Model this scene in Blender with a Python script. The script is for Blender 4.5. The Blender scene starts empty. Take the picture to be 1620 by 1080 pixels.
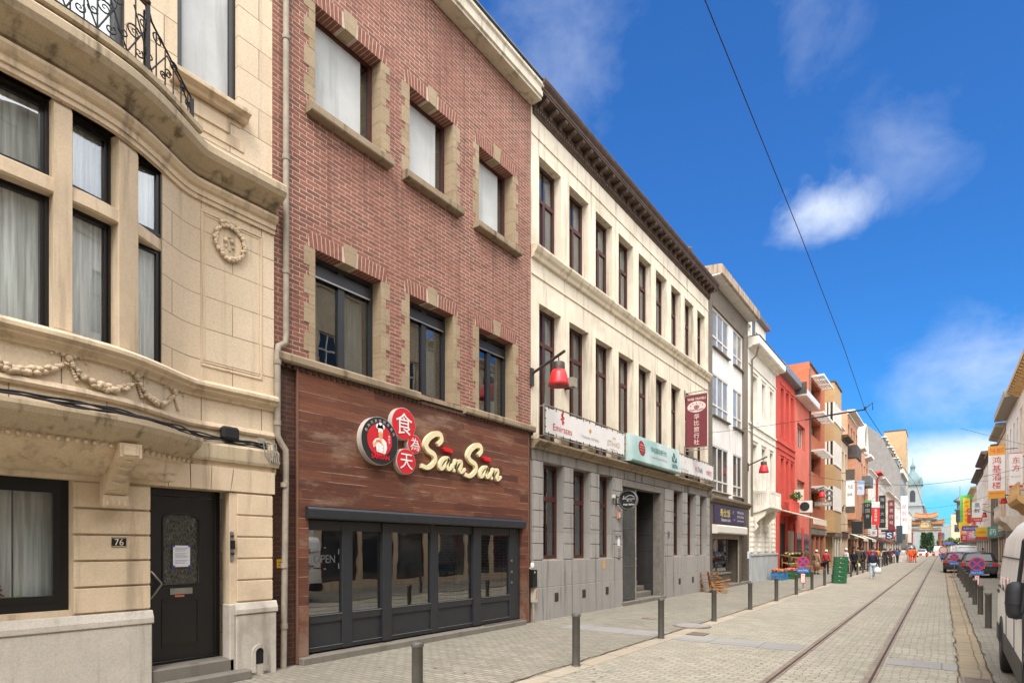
import bpy, bmesh, math, random
from math import sin, cos, pi, radians, sqrt, atan2
from mathutils import Vector, Matrix
RN = random.Random(11)
scene = bpy.context.scene
COL = scene.collection
# ---------------------------------------------------------------- camera, sky, sun, exposure
HC = 1.8
PSI = math.atan(680/930.0)
SP, CP = sin(PSI), cos(PSI)
cd = bpy.data.cameras.new('camera'); cam = bpy.data.objects.new('camera', cd); COL.objects.link(cam)
cam.location = (0, 0, HC); cam.rotation_euler = (pi/2, 0, PSI)
cd.sensor_width = 36; cd.lens = 36*930/1620; cd.shift_y = (866-540)/1620; cd.clip_end = 3000; cd.clip_start = .05
scene.camera = cam
vs = scene.view_settings
vs.view_transform = 'Standard'; vs.look = 'None'; vs.gamma = 1; vs.exposure = 1.12
scene.cycles.max_bounces = 6; scene.cycles.transparent_max_bounces = 16
scene.cycles.caustics_reflective = False; scene.cycles.caustics_refractive = False
SUN_EL, SUN_AZ = radians(54), radians(148)      # azimuth clockwise from +Y
sd = bpy.data.lights.new('sun', 'SUN'); sun = bpy.data.objects.new('sun', sd); COL.objects.link(sun)
sd.energy = 1.8; sd.angle = radians(22); sd.color = (1, .95, .90)
sv = Vector((sin(SUN_AZ)*cos(SUN_EL), cos(SUN_AZ)*cos(SUN_EL), sin(SUN_EL)))
sun.rotation_euler = sv.to_track_quat('Z', 'Y').to_euler(); sun.location = sv*60
world = bpy.data.worlds.new('World'); scene.world = world; world.use_nodes = True
def build_world():
    nt = world.node_tree; N, L = nt.nodes, nt.links
    bg = N['Background']; bg.inputs[1].default_value = .15
    sky = N.new('ShaderNodeTexSky'); sky.sky_type = 'NISHITA'; sky.sun_disc = False
    sky.sun_elevation = SUN_EL; sky.sun_rotation = SUN_AZ; sky.air_density = 1.0; sky.dust_density = .6; sky.ozone_density = 3.0
    hs = N.new('ShaderNodeHueSaturation'); hs.inputs['Saturation'].default_value = 1.22; hs.inputs['Value'].default_value = .68
    L.new(sky.outputs[0], hs.inputs['Color'])
    tc = N.new('ShaderNodeTexCoord')
    sep = N.new('ShaderNodeSeparateXYZ'); L.new(tc.outputs['Generated'], sep.inputs[0])
    rp = N.new('ShaderNodeValToRGB'); L.new(sep.outputs[2], rp.inputs[0])      # air colour with height above the horizon
    rp.color_ramp.elements[0].position = 0; rp.color_ramp.elements[0].color = (.15, .56, .80, 1)
    rp.color_ramp.elements[1].position = .55; rp.color_ramp.elements[1].color = (.42, .68, .94, 1)
    e2 = rp.color_ramp.elements.new(.2); e2.color = (.23, .56, .82, 1)
    tn = N.new('ShaderNodeMix'); tn.data_type = 'RGBA'; tn.blend_type = 'MULTIPLY'; tn.inputs[0].default_value = 1; L.new(hs.outputs[0], tn.inputs[6]); L.new(rp.outputs[0], tn.inputs[7])
    mp = N.new('ShaderNodeMapping'); mp.inputs['Scale'].default_value = (1, 1, 1.35); L.new(tc.outputs['Generated'], mp.inputs[0])
    no = N.new('ShaderNodeTexNoise'); no.inputs['Scale'].default_value = 7.5; no.inputs['Detail'].default_value = 11; no.inputs['Roughness'].default_value = .60; no.inputs['Distortion'].default_value = .25
    L.new(mp.outputs[0], no.inputs['Vector'])
    total = None
    def math_(op, a, b=None, clamp=False):
        m = N.new('ShaderNodeMath'); m.operation = op; m.use_clamp = clamp
        for i, q in enumerate((a, b)):
            if q is None: continue
            if isinstance(q, (int, float)): m.inputs[i].default_value = q
            else: L.new(q, m.inputs[i])
        return m.outputs[0]
    def cloud(d, r0, r1, lo, hi, k, squash=1.0):
        nonlocal total
        v = Vector(d).normalized()
        sub = N.new('ShaderNodeVectorMath'); sub.operation = 'SUBTRACT'; L.new(tc.outputs['Generated'], sub.inputs[0]); sub.inputs[1].default_value = v
        mul = N.new('ShaderNodeVectorMath'); mul.operation = 'MULTIPLY'; L.new(sub.outputs[0], mul.inputs[0]); mul.inputs[1].default_value = (1, 1, squash)
        ln = N.new('ShaderNodeVectorMath'); ln.operation = 'LENGTH'; L.new(mul.outputs[0], ln.inputs[0])
        mr = N.new('ShaderNodeMapRange'); mr.interpolation_type = 'SMOOTHSTEP'; mr.inputs[1].default_value = r0; mr.inputs[2].default_value = r1; mr.inputs[3].default_value = 1; mr.inputs[4].default_value = 0
        L.new(ln.outputs['Value'], mr.inputs[0])
        th = math_('SUBTRACT', math_('ADD', no.outputs['Fac'], math_('MULTIPLY', mr.outputs[0], .42)), lo)
        c = math_('MULTIPLY', math_('DIVIDE', th, hi-lo, True), math_('MULTIPLY', mr.outputs[0], k), True)
        total = c if total is None else math_('MAXIMUM', total, c)
    cloud(CL1, .0, .15, .74, 1.06, .75, 1.9)      # bright cloud above the right half of the street
    cloud(CL2, .0, .16, .76, 1.15, .25)
    cloud(CL3, .0, .24, .68, 1.1, .28, .8)        # veils high on the left
    cloud(CL4, .03, .30, .48, .78, .95, 4.4)      # pale bank low over the street end
    cloud(CL5, .0, .22, .60, 1.1, .6, 1.5)
    cloud(CL6, .0, .14, .76, 1.1, .2)
    front = total; total = None
    cloud((.42, -.62, .66), 1.12, 1.40, .30, .62, .97, .9)  # unseen bright cloud cover, added behind the camera and overhead for even light
    cloud((-.75, -.35, .55), .45, .85, .30, .62, .97, .9)  # second unseen cloud, added to brighten the facades on the right
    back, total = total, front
    mx = N.new('ShaderNodeMix'); mx.data_type = 'RGBA'; L.new(total, mx.inputs[0]); L.new(tn.outputs[2], mx.inputs[6]); mx.inputs[7].default_value = (3.35, 3.6, 3.95, 1)
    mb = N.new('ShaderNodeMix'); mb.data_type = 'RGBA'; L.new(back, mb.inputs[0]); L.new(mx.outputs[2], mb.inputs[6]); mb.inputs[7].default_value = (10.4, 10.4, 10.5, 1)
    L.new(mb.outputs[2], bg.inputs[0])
def look(px, py):       # direction of a point of sky, from its height above the horizon and bearing
    u, v = (px-810)/930, (866-py)/930
    return (u*CP-SP, u*SP+CP, v)
CL1, CL2, CL3, CL4, CL5, CL6 = look(1300, 330), look(1440, 230), look(880, 60), look(1530, 735), look(1590, 590), look(1280, 40)
build_world()
# ---------------------------------------------------------------- materials
def srgb(r, g, b, k=.9):
    def f(c):
        c = c/255
        return (c/12.92 if c <= .04045 else ((c+.055)/1.055)**2.4)*k
    return (f(r), f(g), f(b), 1)
MATS = {}
class NT:
    def __init__(s, name):
        s.m = bpy.data.materials.new(name); s.m.use_nodes = True
        s.nt = s.m.node_tree; s.N, s.L = s.nt.nodes, s.nt.links; s.b = s.N['Principled BSDF']
    def pos(s):
        g = s.N.new('ShaderNodeNewGeometry'); return g.outputs['Position'], g.outputs['Normal']
    def wallvec(s):      # (along the wall, height) from world position and facing
        p, n = s.pos()
        a = s.N.new('ShaderNodeSeparateXYZ'); s.L.new(p, a.inputs[0]); c = s.N.new('ShaderNodeSeparateXYZ'); s.L.new(n, c.inputs[0])
        ax, ay, az = s.ma('ABSOLUTE', c.outputs[0]), s.ma('ABSOLUTE', c.outputs[1]), s.ma('ABSOLUTE', c.outputs[2])
        gx = s.ma('GREATER_THAN', ay, ax)
        u = s.mixf(gx, a.outputs[1], a.outputs[0])
        fl = s.ma('GREATER_THAN', az, .8)
        v = s.mixf(fl, a.outputs[2], a.outputs[0])
        u = s.mixf(fl, u, a.outputs[1])
        cb = s.N.new('ShaderNodeCombineXYZ'); s.L.new(u, cb.inputs[0]); s.L.new(v, cb.inputs[1])
        return cb.outputs[0]
    def ma(s, op, a, b=None, clamp=False):
        m = s.N.new('ShaderNodeMath'); m.operation = op; m.use_clamp = clamp
        for i, q in enumerate((a, b)):
            if q is None: continue
            if isinstance(q, (int, float)): m.inputs[i].default_value = q
            else: s.L.new(q, m.inputs[i])
        return m.outputs[0]
    def mixf(s, f, a, b):
        m = s.N.new('ShaderNodeMix')
        for i, q in ((0, f), (2, a), (3, b)):
            if isinstance(q, (int, float)): m.inputs[i].default_value = q
            else: s.L.new(q, m.inputs[i])
        return m.outputs[0]
    def mix(s, f, a, b, mode='MIX'):
        m = s.N.new('ShaderNodeMix'); m.data_type = 'RGBA'; m.blend_type = mode
        for i, q in ((0, f), (6, a), (7, b)):
            if isinstance(q, (int, float)): m.inputs[i].default_value = q
            elif isinstance(q, tuple): m.inputs[i].default_value = q
            else: s.L.new(q, m.inputs[i])
        return m.outputs[2]
    def noise(s, vec, scale, detail=4, rough=.6, stretch=None):
        if stretch:
            mp = s.N.new('ShaderNodeMapping'); mp.inputs['Scale'].default_value = stretch; s.L.new(vec, mp.inputs[0]); vec = mp.outputs[0]
        n = s.N.new('ShaderNodeTexNoise'); n.inputs['Scale'].default_value = scale; n.inputs['Detail'].default_value = detail; n.inputs['Roughness'].default_value = rough
        s.L.new(vec, n.inputs['Vector']); return n.outputs['Fac']
    def ramp(s, f, lo, hi, a=0., b=1.):
        r = s.N.new('ShaderNodeMapRange'); r.interpolation_type = 'SMOOTHSTEP'
        s.L.new(f, r.inputs[0]); r.inputs[1].default_value = lo; r.inputs[2].default_value = hi; r.inputs[3].default_value = a; r.inputs[4].default_value = b
        return r.outputs[0]
    def bump(s, h, dist=.01, st=1.0):
        b = s.N.new('ShaderNodeBump'); b.inputs['Distance'].default_value = dist; b.inputs['Strength'].default_value = st
        s.L.new(h, b.inputs['Height']); s.L.new(b.outputs[0], s.b.inputs['Normal'])
    def out(s, col, rough=.8, metal=0, spec=.4):
        if isinstance(col, tuple): s.b.inputs['Base Color'].default_value = col
        else: s.L.new(col, s.b.inputs['Base Color'])
        if isinstance(rough, (int, float)): s.b.inputs['Roughness'].default_value = rough
        else: s.L.new(rough, s.b.inputs['Roughness'])
        s.b.inputs['Metallic'].default_value = metal; s.b.inputs['Specular IOR Level'].default_value = spec
        return s.m
def tint(c, k): return (min(c[0]*k, 1), min(c[1]*k, 1), min(c[2]*k, 1), 1)
def plain(name, c, rough=.7, metal=0, spec=.4, var=.12, scale=6., grain=0.0, local=False):
    if name in MATS: return MATS[name]
    t = NT(name); p, _ = t.pos()
    if local:
        p = t.N.new('ShaderNodeTexCoord').outputs['Object']
    n = t.noise(p, scale, 5, .65)
    col = t.mix(t.ramp(n, .3, .72), tint(c, 1-var), tint(c, 1+var*.6))
    if grain:
        col = t.mix(t.ramp(t.noise(p, 130, 2), .35, .65, 0, 1), col, tint(c, 1-grain*2.2)) if grain > .2 else col
        t.bump(t.noise(p, 90, 3), .006, grain*4)
    MATS[name] = t.out(col, rough, metal, spec); return MATS[name]
def plaster(name, c, dirt=(.20, .17, .13, 1), damt=.35, speck=.0, streak=.25):
    if name in MATS: return MATS[name]
    t = NT(name); p, _ = t.pos()
    n = t.noise(p, .9, 6, .65)
    col = t.mix(t.ramp(n, .35, .7), tint(c, .88), tint(c, 1.05))
    st = t.noise(p, 1.0, 5, .6, (5, 5, .35))
    col = t.mix(t.ma('MULTIPLY', t.ramp(st, .50, .70), streak), col, dirt)
    bl = t.noise(p, .5, 7, .7)
    col = t.mix(t.ma('MULTIPLY', t.ramp(bl, .52, .70), damt), col, tint(dirt, 1.6))
    fine = t.noise(p, 60, 3, .7)
    if speck: col = t.mix(t.ramp(fine, .42, .62, 0, speck), col, tint(c, .55))
    t.bump(fine, .006, .5)
    MATS[name] = t.out(col, .9, 0, .2); return MATS[name]
def blocks(name, c, c2, joint, bw, bh, ms=.006, off=.5, bumpd=.008, streak=.25, dirt=(.16, .13, .10, 1), rough=.85, grain=.35, mort_smooth=.1, wallmap=True, squash=None, patch=None):
    """stone courses or bricks laid along the wall"""
    if name in MATS: return MATS[name]
    t = NT(name); p, _ = t.pos(); v = t.wallvec()
    br = t.N.new('ShaderNodeTexBrick'); t.L.new(v, br.inputs['Vector'])
    br.offset = off; br.inputs['Scale'].default_value = 1; br.inputs['Brick Width'].default_value = bw; br.inputs['Row Height'].default_value = bh
    br.inputs['Mortar Size'].default_value = ms; br.inputs['Mortar Smooth'].default_value = mort_smooth; br.inputs['Bias'].default_value = -.1
    br.inputs['Color1'].default_value = c; br.inputs['Color2'].default_value = c2; br.inputs['Mortar'].default_value = joint
    col = br.outputs['Color']
    big = t.noise(p, .7, 6, .65)
    col = t.mix(t.ramp(big, .35, .68, 0, .5), col, tint(c, .76), 'MIX')
    cell = t.N.new('ShaderNodeVectorMath'); cell.operation = 'SNAP'; cell.inputs[1].default_value = (bw, bh, 1); t.L.new(v, cell.inputs[0]); wn = t.N.new('ShaderNodeTexWhiteNoise'); t.L.new(cell.outputs[0], wn.inputs['Vector']); col = t.mix(t.ramp(wn.outputs['Value'], .86, .98, 0, .32), col, tint(c2, .5)) if bw < .3 else col
    fine = t.noise(p, 38, 4, .7)
    col = t.mix(t.ramp(fine, .4, .68, 0, grain), col, tint(c2, .55))
    if patch:
        pt = t.noise(p, 1.1, 5, .7); col = t.mix(t.ramp(pt, .58, .7, 0, .75), col, patch)
    st = t.noise(p, 1.0, 5, .6, (6, 6, .3))
    col = t.mix(t.ma('MULTIPLY', t.ramp(st, .52, .72), streak), col, dirt)
    h = t.ma('SUBTRACT', t.ma('MULTIPLY', fine, .35), br.outputs['Fac'])
    t.bump(h, bumpd, .8)
    MATS[name] = t.out(col, rough, 0, .25); return MATS[name]
def glass(name='glass', tintc=(.94, .96, .96, 1), extra=.05, rough=.01):
    if name in MATS: return MATS[name]
    t = NT(name); t.N.remove(t.b)
    g = t.N.new('ShaderNodeBsdfGlossy'); g.inputs['Roughness'].default_value = rough; g.inputs['Color'].default_value = (.95, .97, 1, 1)
    tr = t.N.new('ShaderNodeBsdfTransparent'); tr.inputs['Color'].default_value = tintc
    p, _ = t.pos(); gi = t.N.new('ShaderNodeNewGeometry'); dt = t.N.new('ShaderNodeVectorMath'); dt.operation = 'DOT_PRODUCT'
    t.L.new(gi.outputs['Incoming'], dt.inputs[0]); t.L.new(gi.outputs['True Normal'], dt.inputs[1])
    sch = t.ma('POWER', t.ma('SUBTRACT', 1, t.ma('ABSOLUTE', dt.outputs['Value'])), 4.2)
    nz = t.noise(p, 1.4, 2, .4); b = t.N.new('ShaderNodeBump'); b.inputs['Distance'].default_value = .01; b.inputs['Strength'].default_value = .25; t.L.new(nz, b.inputs['Height'])
    t.L.new(b.outputs[0], g.inputs['Normal'])
    f = t.ma('ADD', t.ma('MULTIPLY', sch, .85), extra+.06, True)
    mx = t.N.new('ShaderNodeMixShader'); t.L.new(f, mx.inputs[0]); t.L.new(tr.outputs[0], mx.inputs[1]); t.L.new(g.outputs[0], mx.inputs[2])
    t.L.new(mx.outputs[0], t.N['Material Output'].inputs[0]); MATS[name] = t.m; return t.m
def wood_cladding(name):
    t = NT(name); p, _ = t.pos(); s = t.N.new('ShaderNodeSeparateXYZ'); t.L.new(p, s.inputs[0])
    z = s.outputs[2]; y = s.outputs[1]
    ridge = t.ma('ABSOLUTE', t.ma('SINE', t.ma('MULTIPLY', z, 2*pi/.034)))
    row = t.ma('FLOOR', t.ma('DIVIDE', z, .15))
    cmb = t.N.new('ShaderNodeCombineXYZ'); t.L.new(row, cmb.inputs[2]); t.L.new(t.ma('FLOOR', t.ma('DIVIDE', t.ma('ADD', y, t.ma('MULTIPLY', row, .61)), 1.75)), cmb.inputs[1])
    wn = t.N.new('ShaderNodeTexWhiteNoise'); t.L.new(cmb.outputs[0], wn.inputs['Vector'])
    col = t.mix(wn.outputs['Value'], srgb(98, 56, 38), srgb(136, 84, 58))
    gr = t.noise(p, 3, 6, .7, (1, .6, 14))
    col = t.mix(t.ramp(gr, .4, .7, 0, .6), col, srgb(70, 38, 28))
    wz = t.noise(p, 1.0, 6, .72, (1, .55, 2.2))
    col = t.mix(t.ma('MULTIPLY', t.ramp(wz, .50, .68), .6), col, srgb(168, 138, 116))
    seam = t.ma('LESS_THAN', t.ma('MODULO', z, .15), .006)
    gap = t.noise(p, 1, 4, .6, (1, .9, 7))
    col = t.mix(t.ma('MULTIPLY', seam, t.ramp(gap, .48, .56)), col, srgb(185, 155, 135))
    col = t.mix(t.ma('MULTIPLY', t.ma('SUBTRACT', 1, ridge), .35), col, srgb(40, 22, 17))
    low = t.ramp(z, .1, 1.3, .75, 0)
    col = t.mix(t.ma('MULTIPLY', low, t.ramp(t.noise(p, 5, 5, .7), .35, .6)), col, srgb(140, 118, 104))
    t.bump(ridge, .006, .6); return t.out(col, .62, 0, .35)
def fabric_sheet(name, c, fold=60):
    if name in MATS: return MATS[name]
    t = NT(name); p, _ = t.pos()
    f = t.noise(p, 3, 3, .5, (3, 9, .4)); col = t.mix(t.ramp(f, .3, .7), tint(c, .62), tint(c, 1.1))
    MATS[name] = t.out(col, .9, 0, .1); return MATS[name]
def setts(name, c, c2, joint, bw, bh, ms, off=.5, bias=0., dirt=.4, bumpd=.012):
    t = NT(name); p, _ = t.pos()
    wob = t.N.new('ShaderNodeVectorMath'); wob.operation = 'ADD'; t.L.new(p, wob.inputs[0])
    nn = t.N.new('ShaderNodeTexNoise'); nn.inputs['Scale'].default_value = 1.6; nn.inputs['Detail'].default_value = 2; t.L.new(p, nn.inputs['Vector'])
    sc = t.N.new('ShaderNodeVectorMath'); sc.operation = 'SCALE'; sc.inputs['Scale'].default_value = .10; t.L.new(nn.outputs['Color'], sc.inputs[0]); t.L.new(sc.outputs[0], wob.inputs[1])
    br = t.N.new('ShaderNodeTexBrick'); t.L.new(wob.outputs[0], br.inputs['Vector']); br.offset = off
    for k, q in (('Scale', 1), ('Brick Width', bw), ('Row Height', bh), ('Mortar Size', ms), ('Mortar Smooth', .35), ('Bias', bias), ('Color1', c), ('Color2', c2), ('Mortar', joint)): br.inputs[k].default_value = q
    big = t.noise(p, .35, 6, .7); mid = t.noise(p, 2.5, 5, .7); fine = t.noise(p, 45, 3, .7)
    col = t.mix(t.ramp(big, .38, .62, 0, dirt+.15), br.outputs['Color'], tint(c, .60))
    oil = t.noise(p, 1.1, 6, .75); col = t.mix(t.ramp(oil, .60, .70, 0, .55), col, tint(c2, .45))
    col = t.mix(t.ramp(mid, .5, .75, 0, .35), col, tint(c2, .62))
    col = t.mix(t.ramp(fine, .45, .7, 0, .35), col, tint(c, .6))
    spots = t.N.new('ShaderNodeTexVoronoi'); spots.inputs['Scale'].default_value = 5; t.L.new(p, spots.inputs['Vector'])
    col = t.mix(t.ma('MULTIPLY', t.ma('LESS_THAN', spots.outputs['Distance'], .07), t.ramp(mid, .45, .6)), col, tint(c, 1.5))
    t.bump(t.ma('SUBTRACT', t.ma('MULTIPLY', fine, .4), br.outputs['Fac']), bumpd, .9)
    return t.out(col, .85, 0, .25)
# ---------------------------------------------------------------- mesh building
def wloc(o):
    v = Vector((0, 0, 0))
    while o is not None: v += o.location; o = o.parent
    return v
FONT_CACHE = {}
def font_mesh(s, shear=0.0, bold=0.0):
    k = (s, shear, bold)
    if k in FONT_CACHE: return FONT_CACHE[k]
    cu = bpy.data.curves.new('lettering', 'FONT'); cu.body = s; cu.size = 1; cu.shear = shear; cu.offset = bold; cu.resolution_u = 3
    cu.align_x = 'CENTER'; cu.fill_mode = 'FRONT'
    o = bpy.data.objects.new('lettering', cu); COL.objects.link(o)
    dg = bpy.context.evaluated_depsgraph_get(); me = bpy.data.meshes.new_from_object(o.evaluated_get(dg))
    vs_ = [tuple(v.co) for v in me.vertices]; fs = [tuple(p.vertices) for p in me.polygons]
    bpy.data.objects.remove(o); bpy.data.curves.remove(cu); bpy.data.meshes.remove(me)
    xs = [v[0] for v in vs_] or [0, 1]; ys = [v[1] for v in vs_] or [0, 1]
    FONT_CACHE[k] = (vs_, fs, (min(xs), max(xs), min(ys), max(ys))); return FONT_CACHE[k]
class MB:
    def __init__(s): s.v = []; s.f = []; s.mi = []; s.sm = []
    def add(s, vs_, fs, mi=0, smooth=False):
        n = len(s.v); s.v += [tuple(q) for q in vs_]
        for f in fs: s.f.append(tuple(i+n for i in f)); s.mi.append(mi); s.sm.append(smooth)
        return s
    def box(s, x0, x1, y0, y1, z0, z1, mi=0):
        if x0 > x1: x0, x1 = x1, x0
        if y0 > y1: y0, y1 = y1, y0
        if z0 > z1: z0, z1 = z1, z0
        return s.add([(x0, y0, z0), (x1, y0, z0), (x1, y1, z0), (x0, y1, z0), (x0, y0, z1), (x1, y0, z1), (x1, y1, z1), (x0, y1, z1)],
              [(0, 3, 2, 1), (4, 5, 6, 7), (0, 1, 5, 4), (1, 2, 6, 5), (2, 3, 7, 6), (3, 0, 4, 7)], mi)
    def poly(s, pts, mi=0): return s.add(pts, [tuple(range(len(pts)))], mi)
    def prism(s, pts, ax, a0, a1, mi=0, smooth=False):
        def P(a, q): return (a, q[0], q[1]) if ax == 'x' else (q[0], a, q[1]) if ax == 'y' else (q[0], q[1], a)
        n = len(pts); V = [P(a0, q) for q in pts]+[P(a1, q) for q in pts]
        s.add(V, [tuple(range(n))[::-1], tuple(range(n, 2*n))], mi)
        return s.add(V, [(i, (i+1) % n, n+(i+1) % n, n+i) for i in range(n)], mi, smooth)
    def tube(s, pts, r, n=8, mi=0, caps=True, smooth=True):
        pts = [Vector(p) for p in pts]; m = len(pts)
        rs = r if isinstance(r, (list, tuple)) else [r]*m
        V = []; F = []
        prev = None
        for i, p in enumerate(pts):
            t = (pts[min(i+1, m-1)]-pts[max(i-1, 0)]).normalized()
            if prev is None:
                a = Vector((0, 0, 1)) if abs(t.z) < .9 else Vector((1, 0, 0)); u = t.cross(a).normalized()
            else:
                u = (prev-t*prev.dot(t)).normalized()
            prev = u; w = t.cross(u)
            for k in range(n):
                a = 2*pi*k/n; V.append(p+(u*cos(a)+w*sin(a))*rs[i])
        for i in range(m-1):
            for k in range(n): F.append((i*n+k, i*n+(k+1) % n, (i+1)*n+(k+1) % n, (i+1)*n+k))
        s.add(V, F, mi, smooth)
        if caps: s.add(V[:n], [tuple(range(n))[::-1]], mi); s.add(V[-n:], [tuple(range(n))], mi)
        return s
    def lathe(s, prof, c=(0, 0, 0), n=24, mi=0, ax='z', smooth=True):
        V = []; F = []; m = len(prof); c = Vector(c)
        for r, h in prof:
            for k in range(n):
                a = 2*pi*k/n; q = (r*cos(a), r*sin(a), h)
                if ax == 'x': q = (q[2], q[0], q[1])
                elif ax == 'y': q = (q[0], q[2], q[1])
                V.append(c+Vector(q))
        for i in range(m-1):
            for k in range(n): F.append((i*n+k, i*n+(k+1) % n, (i+1)*n+(k+1) % n, (i+1)*n+k))
        s.add(V, F, mi, smooth)
        if prof[0][0] > 1e-4: s.add(V[:n], [tuple(range(n))[::-1]], mi)
        if prof[-1][0] > 1e-4: s.add(V[-n:], [tuple(range(n))], mi)
        return s
    def sweep(s, path, prof, mi=0, closed_prof=True, smooth=False):
        """path: [(x, y, nx, ny)] in plan with outward normal; prof: [(d, z)] outward distance, height"""
        m = len(prof); V = []; F = []
        for (x, y, nx, ny) in path:
            for d, z in prof: V.append((x+nx*d, y+ny*d, z))
        for i in range(len(path)-1):
            for k in range(m if closed_prof else m-1): F.append((i*m+k, i*m+(k+1) % m, (i+1)*m+(k+1) % m, (i+1)*m+k))
        s.add(V, F, mi, smooth)
        if closed_prof: s.add(V[:m], [tuple(range(m))], mi); s.add(V[-m:], [tuple(range(m))[::-1]], mi)
        return s
    def text(s, string, origin, size, right=(0, 1, 0), up=(0, 0, 1), depth=.004, mi=0, fit=None, shear=0, bold=0, height=None, arcf=None):
        """flat lettering centred on origin; fit = total width, height = total height"""
        V, F, (x0, x1, y0, y1) = font_mesh(string, shear, bold)
        right = Vector(right); up = Vector(up); nrm = right.cross(up)
        sx = sy = size
        if fit: sx = fit/(x1-x0)
        if height: sy = height/(y1-y0)
        elif fit: sy = min(size, sx*1.6)
        cx, cy = (x0+x1)/2, (y0+y1)/2; o = Vector(origin)
        s.add([o+right*((v[0]-cx)*sx)+up*((v[1]-cy)*sy)+nrm*depth for v in V], F, mi)
        return s
    def disc(s, c, r, right=(0, 1, 0), up=(0, 0, 1), d0=0, d1=.01, n=32, mi=0, ry=None):
        right = Vector(right); up = Vector(up); nr = right.cross(up); c = Vector(c); ry = ry or r
        V = [c+right*cos(2*pi*k/n)*r+up*sin(2*pi*k/n)*ry+nr*d for d in (d0, d1) for k in range(n)]
        s.add(V, [tuple(range(n, 2*n)), tuple(range(n))[::-1]]+[(k, (k+1) % n, n+(k+1) % n, n+k) for k in range(n)], mi); return s
    def shape(s, pts, c, right=(0, 1, 0), up=(0, 0, 1), d=.01, mi=0, k=1.0, th=0):
        """outline [(a, b)] laid on the plane at c"""
        right = Vector(right); up = Vector(up); nr = right.cross(up); c = Vector(c)
        s.add([c+right*a*k+up*b*k+nr*d for a, b in pts], [tuple(range(len(pts)))], mi)
        if th:
            n = len(pts); V = [c+right*a*k+up*b*k+nr*dd for dd in (d-th, d) for a, b in pts]
            s.add(V, [(i, (i+1) % n, n+(i+1) % n, n+i) for i in range(n)], mi)
        return s
    def each(s, name, mats, parent=None, bevel=0):
        """one object per separate piece"""
        key = {}; par = list(range(len(s.v)))
        def find(i):
            while par[i] != i: par[i] = par[par[i]]; i = par[i]
            return i
        for i, v in enumerate(s.v):
            k = (round(v[0], 4), round(v[1], 4), round(v[2], 4))
            if k in key: par[find(i)] = find(key[k])
            else: key[k] = i
        for f in s.f:
            for i in f[1:]: par[find(i)] = find(f[0])
        groups = {}
        for n, f in enumerate(s.f): groups.setdefault(find(f[0]), []).append(n)
        out = []
        for g in groups.values():
            m = MB(); mp = {}
            for n in g:
                t = []
                for i in s.f[n]:
                    if i not in mp: mp[i] = len(m.v); m.v.append(s.v[i])
                    t.append(mp[i])
                m.f.append(tuple(t)); m.mi.append(s.mi[n]); m.sm.append(s.sm[n])
            out.append(m.build(name, mats, parent, bevel))
        return out
    def build(s, name, mats, parent=None, bevel=0, fix=True):
        me = bpy.data.meshes.new(name); off = wloc(parent) if parent is not None else Vector((0, 0, 0))
        me.from_pydata([(x-off.x, y-off.y, z-off.z) for x, y, z in s.v], [], s.f)
        if not isinstance(mats, (list, tuple)): mats = [mats]
        for m in mats: me.materials.append(m)
        me.polygons.foreach_set('material_index', s.mi); me.polygons.foreach_set('use_smooth', s.sm)
        if fix:
            bm = bmesh.new(); bm.from_mesh(me); bmesh.ops.recalc_face_normals(bm, faces=bm.faces); bm.to_mesh(me); bm.free()
        me.update()
        o = bpy.data.objects.new(name, me); COL.objects.link(o)
        if parent is not None: o.parent = parent
        if bevel:
            b = o.modifiers.new('bevel', 'BEVEL'); b.width = bevel; b.segments = 1; b.limit_method = 'ANGLE'; b.angle_limit = radians(40)
        return o
def thing(name, label, cat, loc=(0, 0, 0), group=None, rotz=0):
    o = bpy.data.objects.new(name, None); COL.objects.link(o); o.location = loc; o.rotation_euler = (0, 0, rotz); o.empty_display_size = .2
    return tag(o, label, cat, group)
def tag(o, label, cat, group=None):
    o['label'] = label; o['category'] = cat
    if group: o['group'] = group
    return o
def setting(o, kind='structure'): o['kind'] = kind; return o
def copy_tree(o, parent=None):
    c = o.copy(); COL.objects.link(c)
    if parent is not None: c.parent = parent
    for ch in list(o.children): copy_tree(ch, c)
    return c
def dup(root, loc, rotz=0, label=None, scale=1):
    c = copy_tree(root); c.location = loc; c.rotation_euler = (0, 0, rotz); c.scale = (scale,)*3
    if label: c['label'] = label
    return c
# ---------------------------------------------------------------- colours
STONE = blocks('sandstone', srgb(230, 210, 182), srgb(216, 194, 164), srgb(128, 106, 86), .86, .43, .006, .5, .008, .22, srgb(92, 74, 56), grain=.3)
STONE_P = plaster('carved_sandstone', srgb(224, 202, 172), srgb(108, 92, 76), .28, .25, .5)
STONE_D = plaster('weathered_sandstone', srgb(196, 178, 150), srgb(70, 62, 54), .5, .3, .8)
PLINTH = plaster('pale_plinth_stone', srgb(204, 196, 184), srgb(98, 86, 72), .5, .35, .5)
STEPST = plaster('blue_stone', srgb(128, 122, 112), srgb(70, 64, 56), .4, .3, .3)
BRICK = blocks('red_brick', srgb(160, 106, 90), srgb(122, 86, 74), srgb(208, 180, 160), .245, .072, .0076, .5, .006, .5, srgb(84, 62, 54), grain=.6, patch=None)
BRICK_DK = blocks('dark_brick', srgb(92, 60, 50), srgb(72, 48, 42), srgb(108, 90, 78), .215, .073, .006, .5, .006, .2, grain=.45)
SOLDIER = blocks('soldier_brick', srgb(158, 90, 80), srgb(122, 68, 62), srgb(206, 186, 170), .075, .5, .009, 0, .006, .1, grain=.4)
QUOIN = blocks('yellow_quoin_stone', srgb(176, 156, 128), srgb(156, 136, 108), srgb(146, 130, 110), .6, .292, .004, 0, .006, .2, grain=.4)
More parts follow.
